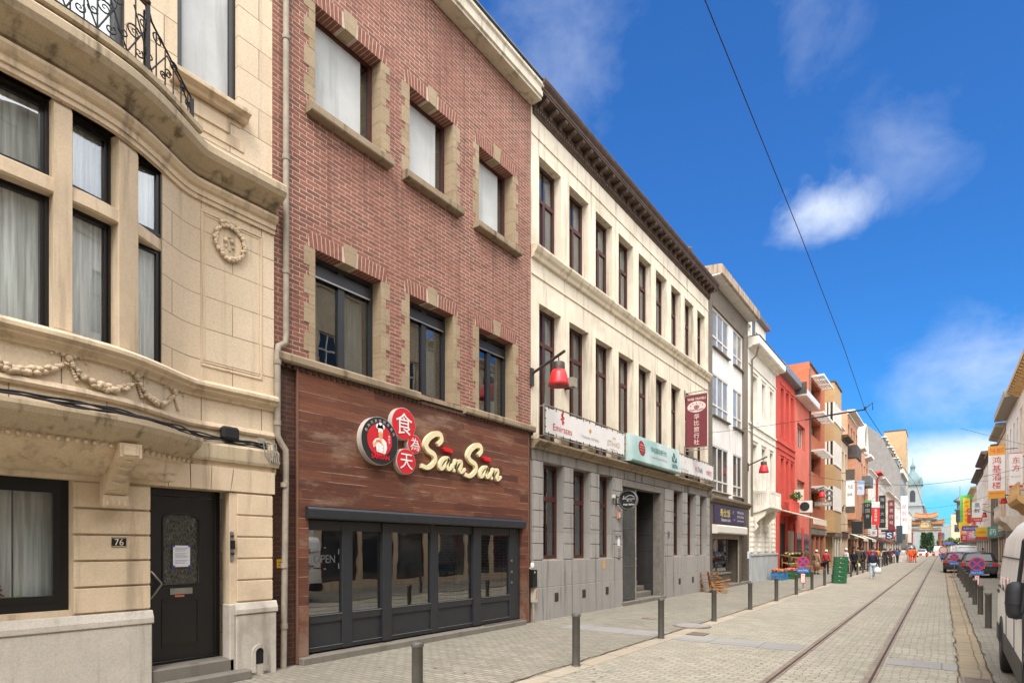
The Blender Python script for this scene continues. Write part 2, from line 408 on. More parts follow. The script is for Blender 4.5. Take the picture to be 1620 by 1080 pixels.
SILLST = plaster('old_sill_stone', srgb(160, 142, 118), srgb(70, 60, 46), .6, .35, .7)
WOOD = wood_cladding('ribbed_wood')
ANTH = plain('anthracite_frame', srgb(44, 46, 50), .38, 0, .5, .1)
BLACK = plain('black_frame', srgb(24, 22, 22), .32, 0, .5, .1)
BROWNF = plain('dark_red_wood', srgb(78, 42, 36), .5, 0, .4, .2)
FILM = plaster('white_window_film', srgb(196, 198, 196), srgb(150, 152, 150), .35, 0, .5)
GLASS = glass(extra=.07)
GLASSD = glass('tinted_glass', (.55, .6, .6, 1), .10)
CURT = fabric_sheet('net_curtain', (.86, .86, .82, 1))
WHITEP = plain('white_paint', srgb(222, 216, 206), .5, 0, .4, .08)
CREAM = plaster('cream_render', srgb(218, 202, 172), srgb(132, 112, 84), .35, .0, .55)
CREAM = plaster('cream_pebble_render', srgb(238, 226, 204), srgb(132, 112, 88), .4, .3, .6)
CREAM_S = plaster('smooth_cream_band', srgb(236, 222, 196), srgb(124, 106, 84), .4, .1, .6)
GREYST = blocks('grey_stone', srgb(166, 162, 156), srgb(150, 146, 140), srgb(96, 92, 86), 4.2, 2.2, .003, 0, .006, .55, srgb(78, 74, 70), grain=.35)
GREY_D = plaster('streaked_grey_stone', srgb(140, 134, 126), srgb(56, 52, 48), .3, .2, .95)
CORN = plain('brown_cornice_paint', srgb(92, 76, 66), .75, 0, .3, .3, 5)
DARKIN = plain('dark_interior', srgb(60, 55, 50), .9)
ZINC = plain('grey_zinc', srgb(112, 114, 114), .5, .4, .5, .15)
PIPE = plain('weathered_pipe', srgb(158, 148, 132), .7, 0, .3, .2)
IRON = plain('black_iron', srgb(30, 27, 26), .5, .3, .5, .2)
PAPER = plain('white_paper', srgb(225, 225, 232), .8, 0, .2, .03)
INK = plain('dark_ink', srgb(60, 60, 66), .8)
STEEL = plain('bare_steel', srgb(168, 164, 158), .35, .8, .5, .1)
RUBBER = plain('cable_black', srgb(28, 28, 30), .7)
# ---------------------------------------------------------------- ground
PAVE = setts('pavement_setts', srgb(202, 194, 176, .54), srgb(176, 168, 150, .52), srgb(146, 136, 118, .52), .20, .10, .009)
ROADM = setts('road_setts', srgb(214, 206, 186, .60), srgb(190, 182, 162, .58), srgb(156, 146, 126, .56), .21, .105, .009, dirt=.25)
GUTTER = setts('gutter_stone', srgb(216, 202, 180, .6), srgb(206, 190, 166, .6), srgb(120, 100, 78, .58), .35, 1.0, .012, 0, dirt=.3)
TANST = setts('tan_channel', srgb(208, 190, 160, .58), srgb(192, 172, 140, .58), srgb(150, 128, 100, .58), .5, .34, .010, 0, dirt=.5)
SLAB = blocks('grey_slab', srgb(190, 186, 180, .60), srgb(178, 176, 172, .60), srgb(120, 112, 100, .58), .6, .9, .008, 0, .006, .1, grain=.35)
RAILM = plain('worn_rail_steel', srgb(140, 124, 108), .6, .15, .4, .25, 3)
GROOVE = plain('rail_groove_dirt', srgb(70, 58, 48), .95)
EARTH = plaster('distant_ground', srgb(170, 160, 142, .58), srgb(120, 108, 92, .58), .4, .1, .3)
setting(MB().box(-900, 900, -200, 1500, -.5, -.03).build('ground', EARTH))
setting(MB().box(-4.30, .20, -8, 262, -.03, 0).build('road', ROADM))
setting(MB().box(-8.3, -4.62, -8, 262, -.03, .012).build('pavement', PAVE))
setting(MB().box(-4.618, -4.302, -8, 262, -.03, .004).build('gutter', GUTTER))
setting(MB().box(.202, .56, -8, 262, -.03, -.012).build('drain_channel', TANST))
setting(MB().box(.562, 5.4, -8, 262, -.03, .006).build('parking_lane', PAVE))
t = MB()
for (x0, x1, y0, y1) in ((-6.95, -4.62, 11.25, 11.95),): t.box(x0, x1, y0, y1, .0, .018)
setting(t.build('paving_slab_strip', SLAB))
t = MB().box(-4.3, -2.02, 11.2, 11.95, -.01, .004); t.box(-.70, .19, 10.75, 11.35, -.01, .004)
setting(t.build('crossing_slab_strip', SLAB))
for X, lab in ((-1.91, 'left steel tram rail sunk in the beige setts, nearer the shops'), (-.81, 'right steel tram rail sunk in the setts, nearer the parked vans')):
    r = thing('tram_rail', lab, 'tram rail', (X, 20, 0), 'tram rails along the street')
    MB().box(X-.058, X+.012, -8, 255, -.02, .006).build('rail_head', RAILM, r)
    MB().box(X+.014, X+.046, -8, 255, -.02, .0035).build('groove', GROOVE, r)
    MB().box(X+.048, X+.078, -8, 255, -.02, .006).build('guard_lip', RAILM, r)
t = MB()
def crack(x, seed, y0=-2, y1=60, a=.03):
    rr = random.Random(seed); y = y0; L = []
    while y < y1: L.append((x+rr.uniform(-a, a), y)); y += rr.uniform(.15, .4)
    return L
for x, sd_ in ((-4.62, 4), (.20, 5), (.56, 6)):
    L = crack(x, sd_)
    for (a, b), (c, d) in zip(L, L[1:]):
        w = .004+.008*((b*7.3+sd_) % 1)
        t.poly([(a-w, b, .0185), (a+w, b, .0185), (c+w, d, .0185), (c-w, d, .0185)])
setting(t.build('dirt_seam', plain('seam_dirt', srgb(92, 76, 58), .95)))
gm_ = MB(); rr_ = random.Random(77)
for i in range(420):
    x, y = rr_.uniform(-7.9, 1.0), 2.5+60*rr_.random()**1.5; z_ = .0158 if x < -4.62 else .0045 if x < .2 else .0085; r_ = rr_.uniform(.010, .028)
    gm_.add([(x+r_*cos(2*pi*q/7)*rr_.uniform(.8, 1.2), y+r_*sin(2*pi*q/7), z_) for q in range(7)], [tuple(range(7))])
gm_ = gm_.build('gum_spots', plain('gum_dark', srgb(120, 110, 96, .5), .9)); tag(gm_, 'dark gum spots dotted over the paving', 'dirt'); gm_['kind'] = 'stuff'
def drain(x0, x1, y0, y1, z, lab):
    r = thing('drain_grate', lab, 'drain', ((x0+x1)/2, (y0+y1)/2, z))
    MB().box(x0+.01, x1-.01, y0+.01, y1-.01, z-.01, z+.004).build('well', plain('drain_dark', srgb(40, 36, 32), .9), r)
    m = MB(); m.box(x0, x1, y0, y0+.03, z, z+.014); m.box(x0, x1, y1-.03, y1, z, z+.014); m.box(x0, x0+.03, y0+.031, y1-.031, z, z+.014); m.box(x1-.03, x1, y0+.031, y1-.031, z, z+.014)
    m.build('rim', RAILM, r)
    m = MB(); n = 9
    for i in range(n):
        y = y0+.045+(y1-y0-.09)*i/(n-1); m.box(x0+.031, x1-.031, y-.012, y+.012, z, z+.012)
    m.build('bars', RAILM, r)
drain(.22, .55, 9.75, 10.3, .0, 'square iron drain grate at the near end of the tan channel')
drain(-4.28, -3.92, 11.97, 12.35, .006, 'rectangular iron drain grate in the road beside the manhole')
r = thing('manhole_cover', 'round rusty manhole cover in the gutter beyond the first bollards', 'manhole cover', (-4.62, 13.3, .02))
MB().disc((-4.62, 13.3, .006), .42, (1, 0, 0), (0, 1, 0), 0, .018, 40).build('rim', RAILM, r)
MB().disc((-4.62, 13.3, .02), .36, (1, 0, 0), (0, 1, 0), .005, .010, 40).build('cover', SLAB, r)
drain(-6.12, -5.82, 13.9, 14.2, .013, 'small iron access cover in the pavement by the stone doorway')
# ---------------------------------------------------------------- walls, windows
def wall_sheet(m, X, dr, y0, y1, z0, z1, holes=(), depth=.25, mi=0, rmi=None, gap=None):
    ys = sorted({y0, y1, *[a for h in holes for a in h[:2]]}); zs = sorted({z0, z1, *[a for h in holes for a in h[2:4]]})
    for i in range(len(ys)-1):
        for j in range(len(zs)-1):
            cy, cz = (ys[i]+ys[i+1])/2, (zs[j]+zs[j+1])/2
            if any(h[0] < cy < h[1] and h[2] < cz < h[3] for h in holes): continue
            m.poly([(X, ys[i], zs[j]), (X, ys[i+1], zs[j]), (X, ys[i+1], zs[j+1]), (X, ys[i], zs[j+1])], mi)
    rm = mi if rmi is None else rmi
    for (a, b, c, d) in [h[:4] for h in holes]:
        x1 = X-dr*depth
        m.poly([(X, a, c), (x1, a, c), (x1, a, d), (X, a, d)], rm); m.poly([(X, b, c), (x1, b, c), (x1, b, d), (X, b, d)], rm)
        m.poly([(X, a, c), (x1, a, c), (x1, b, c), (X, b, c)], rm); m.poly([(X, a, d), (x1, a, d), (x1, b, d), (X, b, d)], rm)
def shell(m, X, dr, y0, y1, z0, z1, back=9., mi=0):
    B = X-dr*back
    for y in (y0, y1): m.poly([(X, y, z0), (B, y, z0), (B, y, z1), (X, y, z1)], mi)
    m.poly([(B, y0, z0), (B, y1, z0), (B, y1, z1), (B, y0, z1)], mi); m.poly([(X, y0, z1), (X, y1, z1), (B, y1, z1), (B, y0, z1)], mi)
def window(parent, X, dr, y0, y1, z0, z1, fm, pm, fw=.06, fd=.07, vb=(), hb=(), cur=None, sill=None, sillm=None, label=None, name='window', curx=.14, bv=0, pane=True, bh=None):
    """X: outer face of the frame. vb: upright bars (centre, width); hb: rails (centre, width); sill=(out, height, overhang)"""
    m = MB(); A, B = X-dr*fd, X; bh = bh or fw
    m.box(A, B, y0, y0+fw, z0, z1); m.box(A, B, y1-fw, y1, z0, z1); m.box(A, B, y0+fw, y1-fw, z0, z0+bh); m.box(A, B, y0+fw, y1-fw, z1-fw, z1)
    e = .0
    for c, w in vb: m.box(A+dr*.004, B-dr*.004, c-w/2, c+w/2, z0+bh, z1-fw)
    for c, w in hb: m.box(A+dr*.002, B-dr*.002, y0+fw, y1-fw, c-w/2, c+w/2)
    o = m.build(name, fm, parent, bevel=bv)
    if label: o['label'] = label
    if pane: MB().box(X-dr*fd*.55, X-dr*fd*.7, y0+fw*.5, y1-fw*.5, z0+fw*.5, z1-fw*.5).build('pane', pm, o)
    if cur:
        for (a, b, mat) in cur:
            m = MB(); n = 28; V = []
            for i in range(n+1):
                y = a+(b-a)*i/n; xx = X-dr*(curx+.025*sin(i*1.7)+.012*sin(i*.61))
                V += [(xx, y, z0+.05), (xx, y, z1-.02)]
            m.add(V, [(2*i, 2*i+2, 2*i+3, 2*i+1) for i in range(n)], 0, True); m.build('curtain', mat, o, fix=False)
    if sill:
        out_, h, oh = sill; MB().box(X-dr*fd, X+dr*out_, y0-oh, y1+oh, z0-h, z0-.003).build('sill', sillm or SILLST, o, bevel=.008)
    return o
# ================================================================ 1. sandstone house with the bay
B1 = thing('bay_window_house', 'pale sandstone town house with a curved bay window, iron balcony and black door', 'house', (-7.9, 2.4, 0))
KS = [(-1.6, -7.95), (-1.3, -7.93), (-1.1, -7.84), (-.8, -7.66), (-.5, -7.50), (-.2, -7.39), (.2, -7.33), (.8, -7.30), (1.2, -7.295), (1.6, -7.30), (2.2, -7.33), (2.6, -7.39), (2.9, -7.50), (3.2, -7.66), (3.5, -7.84), (3.7, -7.93), (3.9, -7.95), (4.93, -7.95)]
def bayx(s):
    for (a, xa), (b, xb) in zip(KS, KS[1:]):
        if a <= s <= b:
            i = KS.index((a, xa)); p0 = KS[max(i-1, 0)]; p3 = KS[min(i+2, len(KS)-1)]
            h = b-a; t = (s-a)/h; m0 = (xb-p0[1])/(b-p0[0]); m1 = (p3[1]-xa)/(p3[0]-a)
            return (2*t**3-3*t*t+1)*xa+(t**3-2*t*t+t)*h*m0+(-2*t**3+3*t*t)*xb+(t**3-t*t)*h*m1
    return -7.95
def path(s0, s1, step=.07):
    n = max(1, int(math.ceil((s1-s0)/step))); P = []
    for i in range(n+1):
        s = s0+(s1-s0)*i/n; d = (bayx(min(s+.03, 4.93))-bayx(max(s-.03, -1.6)))/(min(s+.03, 4.93)-max(s-.03, -1.6))
        l = sqrt(1+d*d); P.append((bayx(s), s, 1/l, -d/l))
    return P
FULL = path(-1.6, 4.925)
m = MB()
m.sweep(FULL, [(0, 3.1), (0, 4.0)], 0, False); m.sweep(FULL, [(0, 6.38), (0, 7.0)], 0, False)
m.sweep(path(3.36, 4.925), [(0, 3.98), (0, 6.4)], 0, False)
m.sweep(path(-1.6, -.96), [(0, 3.98), (0, 6.4)], 0, False)
# upper wall and body
wall_sheet(m, -8.02, 1, -1.6, 4.93, 6.9, 13.6, [(3.60, 4.42, 8.0, 10.6), (2.0, 3.0, 7.05, 9.9)], .16)
shell(m, -8.0, 1, -1.6, 4.93, 0, 13.6)
m.build('wall', STONE, B1)
g = MB()   # ground floor wall behind the courses
wall_sheet(g, -7.86, 1, -1.6, 4.83, .0, 3.05, [(.1, 2.41, 1.1, 2.56), (3.2, 4.27, .0, 2.57)], .3)
for z0 in [1.05+.3*i for i in range(5)]:
    for (a, b) in ((2.41, 3.2), (4.30, 4.83)): g.box(-7.85, -7.825, a+.001, b, z0+.012, z0+.288 if z0 < 2.2 else z0+.292)
g.box(-7.95, -7.845, 4.2, 4.83, .3, 2.56)
xs = [3.14, 3.45, 3.72, 4.02, 4.30, 4.83]
g.prism([(2.72, 2.575), (2.745, 2.885), (3.36, 2.885), (3.40, 2.575)], 'x', -7.85, -7.822)
g.prism([(3.41, 2.575), (3.375, 2.885), (3.66, 2.885), (3.67, 2.575)], 'x', -7.85, -7.82)
g.prism([(3.68, 2.575), (3.675, 2.885), (3.94, 2.885), (3.93, 2.575)], 'x', -7.85, -7.818)
g.prism([(3.94, 2.575), (3.955, 2.885), (4.24, 2.885), (4.20, 2.575)], 'x', -7.85, -7.82)
g.prism([(4.21, 2.575), (4.255, 2.885), (4.86, 2.885), (4.86, 2.575)], 'x', -7.85, -7.822)
g.build('ground_floor_wall', STONE_P, B1, bevel=.006)
p = MB()
for a, b in ((-1.6, 3.2), (4.26, 4.86)):
    p.box(-8.0, -7.775, a, b, -.03, .88); p.prism([(-8.0, .881), (-7.76, .881), (-7.76, .95), (-7.80, 1.04), (-8.0, 1.04)], 'y', a-.012*(a > 0), b+.012)
p.box(-8, -7.80, 4.18, 4.26, .0, 1.03)
p.build('plinth', PLINTH, B1, bevel=.012)
AR = [(4.59+.115*cos(pi*k/12), .33+.115*sin(pi*k/12)) for k in range(13)]; IN_ = [(4.59+.062*cos(pi*k/12), .33+.062*sin(pi*k/12)) for k in range(13)]
m = MB()
for k in range(12): m.prism([AR[k], AR[k+1], IN_[k+1], IN_[k]], 'x', -7.776, -7.752)
o = m.box(-7.776, -7.752, 4.475, 4.528, .12, .33).box(-7.776, -7.752, 4.652, 4.705, .12, .33).box(-7.776, -7.745, 4.465, 4.53, .06, .12).box(-7.776, -7.745, 4.65, 4.715, .06, .12).build('vent_surround', PLINTH, B1)
MB().prism([(4.530, .17), (4.650, .17)]+IN_, 'x', -7.775, -7.770).build('opening', plain('hole', (.01, .01, .01, 1), 1), o)
st = MB().box(-8.1, -7.80, 3.205, 4.255, .0, .30).box(-7.80, -7.62, 3.205, 4.40, .0, .14)
st.build('doorstep', STEPST, B1, bevel=.02)
# mouldings
m = MB()
m.sweep(FULL, [(-.02, 3.80), (.03, 3.80), (.045, 3.84), (.10, 3.875), (.10, 3.90), (.14, 3.93), (.14, 3.97), (.09, 4.01), (.02, 4.03), (-.02, 4.03)])
m.sweep(FULL, [(-.02, 3.40), (.03, 3.40), (.045, 3.43), (.03, 3.475), (.0, 3.49), (-.02, 3.49)])
m.build('sill_moulding', STONE_P, B1)
m = MB(); m.sweep(path(-1.6, 4.925), [(-.02, 6.40), (.03, 6.40), (.03, 6.46), (.05, 6.46), (.05, 6.53), (.085, 6.55), (.12, 6.60), (.12, 6.635), (-.02, 6.65)])
m.build('architrave', STONE_P, B1)
m = MB(); m.sweep(FULL, [(-.06, 6.70), (.08, 6.70), (.12, 6.73), (.12, 6.76), (.20, 6.80), (.30, 6.84), (.34, 6.90), (.34, 6.985), (.31, 7.02), (-.12, 7.06)])
m.build('cornice', STONE_D, B1)
m = MB(); m.sweep(path(-1.2, 3.56), [(-.3, 7.05), (.30, 7.05), (.33, 7.07), (.33, 7.13), (-.3, 7.15)]); m.build('balcony_floor', STONE_D, B1)
m = MB(); m.sweep(path(-1.6, 3.62), [(-.05, 2.95), (.08, 2.95), (.12, 2.98), (.20, 3.03), (.27, 3.10), (.30, 3.16), (.30, 3.20), (-.02, 3.25)])
m.sweep(path(3.62, 4.925), [(-.05, 2.95), (.13, 2.96), (.14, 3.0), (.14, 3.17), (.10, 3.21), (-.02, 3.24)])
m.build('cable_ledge', STONE_D, B1)
m = MB(); m.sweep(path(-1.6, 4.925), [(-.05, 2.87), (.05, 2.87), (.06, 2.95), (-.05, 2.95)])
s = -1.5
for i in range(80):
    s = -1.5+i*.08
    if s > 4.9: break
    x, y, nx, ny = path(s, s+.001)[0]
    m.lathe([(.001, -.025), (.02, -.018), (.028, 0), (.02, .018), (.001, .025)], (x+nx*.065, y+ny*.065, 2.915), 8)
m.build('bead_moulding', STONE_P, B1)
# sculpted soffit under the bay
m = MB(); V = []; P = path(-1.2, 3.64, .03); K = 14
for (x, y, nx, ny) in P:
    x0 = -7.84; x1 = max(x+.04, -7.83)
    for k in range(K+1):
        t = k/K; rel = .022*sin(y*16+4*sin(t*5+y*2.))*sin(t*pi)+.014*sin(y*41+t*17)*sin(t*pi)
        V.append((x0+(x1-x0)*t**.8, y, 2.62+.26*t**1.7*(1)-rel))
m.add(V, [(i*(K+1)+k, (i+1)*(K+1)+k, (i+1)*(K+1)+k+1, i*(K+1)+k+1) for i in range(len(P)-1) for k in range(K)], 0, True)
m.build('carved_soffit', STONE_P, B1)
# console bracket
m = MB(); pr = [(-7.86, 2.28), (-7.72, 2.28), (-7.68, 2.33), (-7.70, 2.40), (-7.64, 2.46), (-7.56, 2.60), (-7.44, 2.72), (-7.30, 2.78), (-7.26, 2.80), (-7.26, 2.955), (-7.86, 2.955)]
m.prism(pr, 'y', 2.66, 2.88)
m.box(-7.26, -7.245, 2.69, 2.85, 2.82, 2.93); m.box(-7.72, -7.66, 2.64, 2.90, 2.26, 2.40)
for i in range(4): m.lathe([(.001, -.03), (.024, -.02), (.028, .0), (.018, .05)], (-7.665, 2.68+i*.06, 2.30), 8)
for i in range(5):
    a = i/4; m.tube([(-7.66+.33*a, 2.70+.02*a, 2.47+.30*a), (-7.63+.33*a, 2.77, 2.44+.31*a), (-7.66+.33*a, 2.84-.02*a, 2.47+.30*a)], .012, 6)
m.build('console_bracket', STONE_P, B1, bevel=.008)
# garlands
m = MB(); rr = random.Random(5)
knots = [-1.0, -.35, .35, 1.28, 2.21, 2.90, 3.45]
def onbay(s, d): x, y, nx, ny = path(s, s+.001)[0]; return x+nx*d, y+ny*d
def blob(m, c, r, sx=1, sz=1): m.lathe([(.001, -r*sz), (r*.7*sx, -r*.7*sz), (r*sx, 0), (r*.7*sx, r*.7*sz), (.001, r*sz)], c, 8)
for a, b in zip(knots, knots[1:]):
    n = int((b-a)/.028)
    for i in range(n+1):
        t = i/n; s = a+(b-a)*t; z = 3.745-.205*(4*t*(1-t))**.8; r = .026+.026*sin(pi*t)
        for q in range(2):
            x, y = onbay(s, .015+rr.uniform(0, .02)); blob(m, (x, y+rr.uniform(-.01, .01), z+rr.uniform(-.6, .6)*r), r*rr.uniform(.6, 1), 1, rr.uniform(.6, 1))
for k in knots:
    for ds, dz, r in ((0, 0, .04), (-.05, .03, .026), (.05, .03, .026), (-.11, .035, .018), (.11, .03, .018), (-.15, .01, .015), (.16, -.01, .015), (0, .05, .022), (.03, -.03, .02)):
        x, y = onbay(k+ds, .02); blob(m, (x, y, 3.765+dz), r)
    for i in range(7):
        x, y = onbay(k+.012*i*(1 if k > 1 else -1), .014); blob(m, (x, y, 3.72-i*.027), .012+.002*i)
m.build('carved_garland', STONE_P, B1)
# flat panel with wreath right of the bay
m = MB(); X = -7.95
def border(m, y0, y1, z0, z1, w, d, X=X):
    m.box(X-.01, X+d, y0, y1, z0, z0+w); m.box(X-.01, X+d, y0, y1, z1-w, z1); m.box(X-.01, X+d, y0, y0+w, z0+w, z1-w); m.box(X-.01, X+d, y1-w, y1, z0+w, z1-w)
border(m, 3.86, 4.74, 4.22, 6.30, .03, .012); border(m, 3.91, 4.69, 4.27, 6.25, .016, .007)
m.build('wall_panel', STONE_P, B1, bevel=.006)
m = MB()
for i in range(46):
    a = 2*pi*i/46
    for q in range(2): blob(m, (X+.025+rr.uniform(0, .012), 4.25+(.20+rr.uniform(-.02, .02))*cos(a), 6.0+(.225+rr.uniform(-.02, .02))*sin(a)), rr.uniform(.018, .03))
m.disc((X, 4.25, 6.0), .18, d0=0, d1=.008, ry=.2)
for dy, dz, r in ((-.06, .02, .035), (.03, .03, .035), (-.05, -.06, .02), (.05, -.05, .024), (0, .08, .02), (0, -.1, .018)): blob(m, (X+.01, 4.25+dy, 6.0+dz), r)
for i in range(9): blob(m, (X+.03, 4.13+.03*i, 6.24+.03*sin(i*.8)), .028)
m.build('carved_wreath', STONE_P, B1)
# bay piers, transom, windows
m = MB()
for a, b in ((-1.0, -.82), (-.54, -.32), (.16, .31), (2.09, 2.25), (2.72, 2.95), (3.29, 3.38)):
    w = .02 if b < 3.2 else 0
    m.sweep(path(a, b, .06), [(-.24, 3.98), (-.03, 3.98), (-.005, 4.06), (-.005, 5.36), (-.005, 6.33), (-.03, 6.41), (-.24, 6.41)])
m.sweep(path(-.98, 3.36), [(-.22, 5.42), (-.035, 5.42), (-.015, 5.44), (-.03, 5.58), (-.09, 5.62), (-.22, 5.62)])
m.build('bay_mullion_grid', STONE_P, B1)
m = MB()
m.sweep(path(3.29, 3.40, .05), [(-.5, 3.98), (-.002, 3.98), (-.002, 6.42), (-.5, 6.42)]); m.build('bay_jamb', STONE, B1)
def plan_window(parent, s0, s1, z0, z1, off, fm, pm, fw=.06, label=None, curt=None, shift=0):
    (xa, ya, *_), (xb, yb, *_) = path(s0, s0+.001)[0], path(s1-.001, s1)[1]
    xa -= shift; xb += shift*1.1; d = Vector((xb-xa, yb-ya, 0)); Ln = d.length; d.normalize(); nrm = Vector((d.y, -d.x, 0))
    o0 = Vector((xa, ya, 0))+nrm*off
    def bx(m, a, b, c, e, q0, q1):
        V = [o0+d*u+nrm*w+Vector((0, 0, h)) for h in (c, e) for (u, w) in ((a, q0), (b, q0), (b, q1), (a, q1))]
        m.add(V, [(0, 3, 2, 1), (4, 5, 6, 7), (0, 1, 5, 4), (1, 2, 6, 5), (2, 3, 7, 6), (3, 0, 4, 7)])
    m = MB(); A, B = -.06, 0
    bx(m, 0, fw, z0, z1, A, B); bx(m, Ln-fw, Ln, z0, z1, A, B); bx(m, fw, Ln-fw, z0, z0+fw, A, B); bx(m, fw, Ln-fw, z1-fw, z1, A, B)
    f2 = fw+.035; bx(m, fw, f2, z0+fw, z1-fw, A-.01, -.02); bx(m, Ln-f2, Ln-fw, z0+fw, z1-fw, A-.01, -.02); bx(m, f2, Ln-f2, z0+fw, z0+f2, A-.01, -.02); bx(m, f2, Ln-f2, z1-f2, z1-fw, A-.01, -.02)
    o = m.build('window', fm, parent)
    m = MB(); bx(m, fw, Ln-fw, z0+fw, z1-fw, -.05, -.044); m.build('pane', pm, o)
    m = MB(); n = 30; V = []
    for i in range(n+1):
        u = Ln*i/n; w = -.10-.018*sin(i*1.9)-.010*sin(i*.7)
        for h in (z0+.02, z1-.02): V.append(o0+d*u+nrm*w+Vector((0, 0, h)))
    m.add(V, [(2*i, 2*i+2, 2*i+3, 2*i+1) for i in range(n)], 0, True); m.build('curtain', curt or CURT, o, fix=False)
SCREEN = fabric_sheet('grey_blind', (.62, .62, .58, 1))
for a, b in ((-.82, -.54), (-.32, .16), (.31, 2.09), (2.25, 2.72), (2.95, 3.31)):
    sh_ = .075 if a > 2.9 else 0
    plan_window(B1, a, b, 4.0, 5.45, -.13 if not sh_ else -.09, BLACK, GLASS, .045 if not sh_ else .03, curt=CURT, shift=sh_)
    plan_window(B1, a, b, 5.6, 6.42, -.13 if not sh_ else -.09, BLACK, GLASS, .045 if not sh_ else .03, curt=SCREEN, shift=sh_)
# upper window, ground window, balcony door
window(B1, -8.10, 1, 3.60, 4.42, 8.0, 10.6, BLACK, FILM, .09, .08)
m = MB(); m.prism([(-8.05, 7.80), (-7.93, 7.80), (-7.90, 7.86), (-7.84, 7.88), (-7.84, 7.94), (-8.05, 7.99)], 'y', 3.5, 4.52); m.box(-8.03, -8.005, 3.6, 4.45, 7.72, 7.79); m.box(-8.03, -7.985, 3.78, 4.28, 7.55, 7.73); m.box(-8.03, -8.005, 3.55, 4.5, 7.40, 7.56)
m.build('window_sill', STONE_P, B1, bevel=.006)
window(B1, -8.10, 1, 2.0, 3.0, 7.12, 9.9, BLACK, GLASS, .09, .08, cur=[(2, 3, CURT)], name='balcony_door')
window(B1, -7.98, 1, .1, 2.41, 1.1, 2.56, BLACK, GLASS, .09, .08, vb=[(1.22, .12), (1.92-.0, .0001)], cur=[(.1, 2.41, CURT)], curx=.16, bh=.11)
o = window(B1, -7.965, 1, 1.30, 2.33, 1.20, 2.48, BLACK, GLASS, .07, .05, pane=False, name='casement')
# potted flowers inside the ground window
fp = thing('flower_trough', 'lime green trough with a pink flower on the ledge inside the ground floor window', 'plant pot', (-8.10, 1.95, 1.19))
MB().prism([(-8.12, 1.19), (-8.06, 1.19), (-8.05, 1.27), (-8.13, 1.27)], 'y', 1.78, 2.05).build('trough', plain('lime_plastic', srgb(170, 190, 60), .5), fp)
m = MB()
for i in range(26): blob(m, (-8.10+rr.uniform(-.02, .02), 1.74+rr.uniform(-.05, .12), 1.30+rr.uniform(-.04, .11)), .012)
m.build('flower', plain('pink_petals', srgb(200, 90, 120), .7), fp)
# door
D = MB(); X = -8.10
D.box(X-.06, X, 3.2, 3.27, .30, 2.57); D.box(X-.06, X, 4.13, 4.2, .30, 2.57); D.box(X-.06, X, 3.27, 4.13, 2.47, 2.57); D.box(X-.06, X, 3.27, 4.13, .30, .335)
door = D.build('door_frame', BLACK, B1, bevel=.004)
leaf = MB()
arch = [(3.46, 1.32), (3.46, 2.18)]+[(3.69+.23*-cos(pi*t/8), 2.18+.075*sin(pi*t/8)) for t in range(1, 8)]+[(3.92, 2.18), (3.92, 1.32)]
leaf.box(X-.045, X-.015, 3.275, 3.46, .34, 2.465); leaf.box(X-.045, X-.015, 3.92, 4.125, .34, 2.465); leaf.box(X-.045, X-.015, 3.46, 3.92, .34, 1.32)
top = [(3.46, 2.465)]+[a for a in arch[1:-1]]+[(3.92, 2.465)]
leaf.prism(top, 'x', X-.045, X-.015)
def tubepath(m, pts, r, x): m.tube([(x, a, b) for a, b in pts], r, 6)
tubepath(leaf, arch+[arch[0]], .012, X-.012)
for z0, z1 in ((.52, 1.12),):
    leaf.box(X-.016, X-.004, 3.45, 3.92, z0-.012, z0+.012); leaf.box(X-.016, X-.004, 3.45, 3.92, z1-.012, z1+.012); leaf.box(X-.016, X-.004, 3.45, 3.474, z0+.012, z1-.012); leaf.box(X-.016, X-.004, 3.896, 3.92, z0+.012, z1-.012)
lf = leaf.build('door_leaf', BLACK, B1)
mt = NT('patterned_door_glass'); pp, _ = mt.pos(); vo = mt.N.new('ShaderNodeTexVoronoi'); vo.feature = 'DISTANCE_TO_EDGE'; vo.inputs['Scale'].default_value = 24; mpn = mt.N.new('ShaderNodeMapping'); mpn.inputs['Scale'].default_value = (1, 1.6, .55); mt.L.new(pp, mpn.inputs[0]); mt.L.new(mpn.outputs[0], vo.inputs['Vector'])
e = mt.ramp(vo.outputs['Distance'], .0, .05, 1, 0); DOORG = mt.out(mt.mix(e, srgb(54, 54, 50), srgb(104, 102, 94)), .12, 0, .7); mt.bump(vo.outputs['Distance'], .02, .7)
MB().prism(arch, 'x', X-.04, X-.03).build('glass_panel', DOORG, lf)
MB().box(X-.015, X-.002, 3.55, 3.83, 1.19, 1.27).box(X-.002, X+.003, 3.575, 3.805, 1.205, 1.255).build('letter_slot', STEEL, lf)
MB().box(X-.015, X-.012, 3.61, 3.73, 1.155, 1.18).build('sticker', plain('orange_red', srgb(214, 110, 84), .7), lf)
h = MB(); h.tube([(X+.01, 3.285, 1.50), (X+.05, 3.30, 1.50), (X+.05, 3.42, 1.35), (X+.05, 3.42, 1.33), (X+.05, 3.30, 1.16), (X+.01, 3.285, 1.16)], .011, 8); h.build('handle', STEEL, lf)
nt_ = MB().box(X-.028, X-.024, 3.585, 3.80, 1.55, 1.83); 
for i in range(12):
    if i in (3, 8): continue
    nt_.box(X-.0235, X-.023, 3.61, 3.775-.02*((i*7) % 3), 1.795-i*.018, 1.799-i*.018, 1)
pr_ = nt_.build('paper_notice', [PAPER, INK], lf); pr_.location.x += .018
for a, b in ((3.59, 1.825), (3.79, 1.825), (3.59, 1.555), (3.79, 1.555)): pass
tp = MB()
for a, b in ((3.59, 1.825), (3.795, 1.825), (3.59, 1.555), (3.795, 1.555)): tp.box(X-.003, X-.001, a-.018, a+.018, b-.014, b+.014)
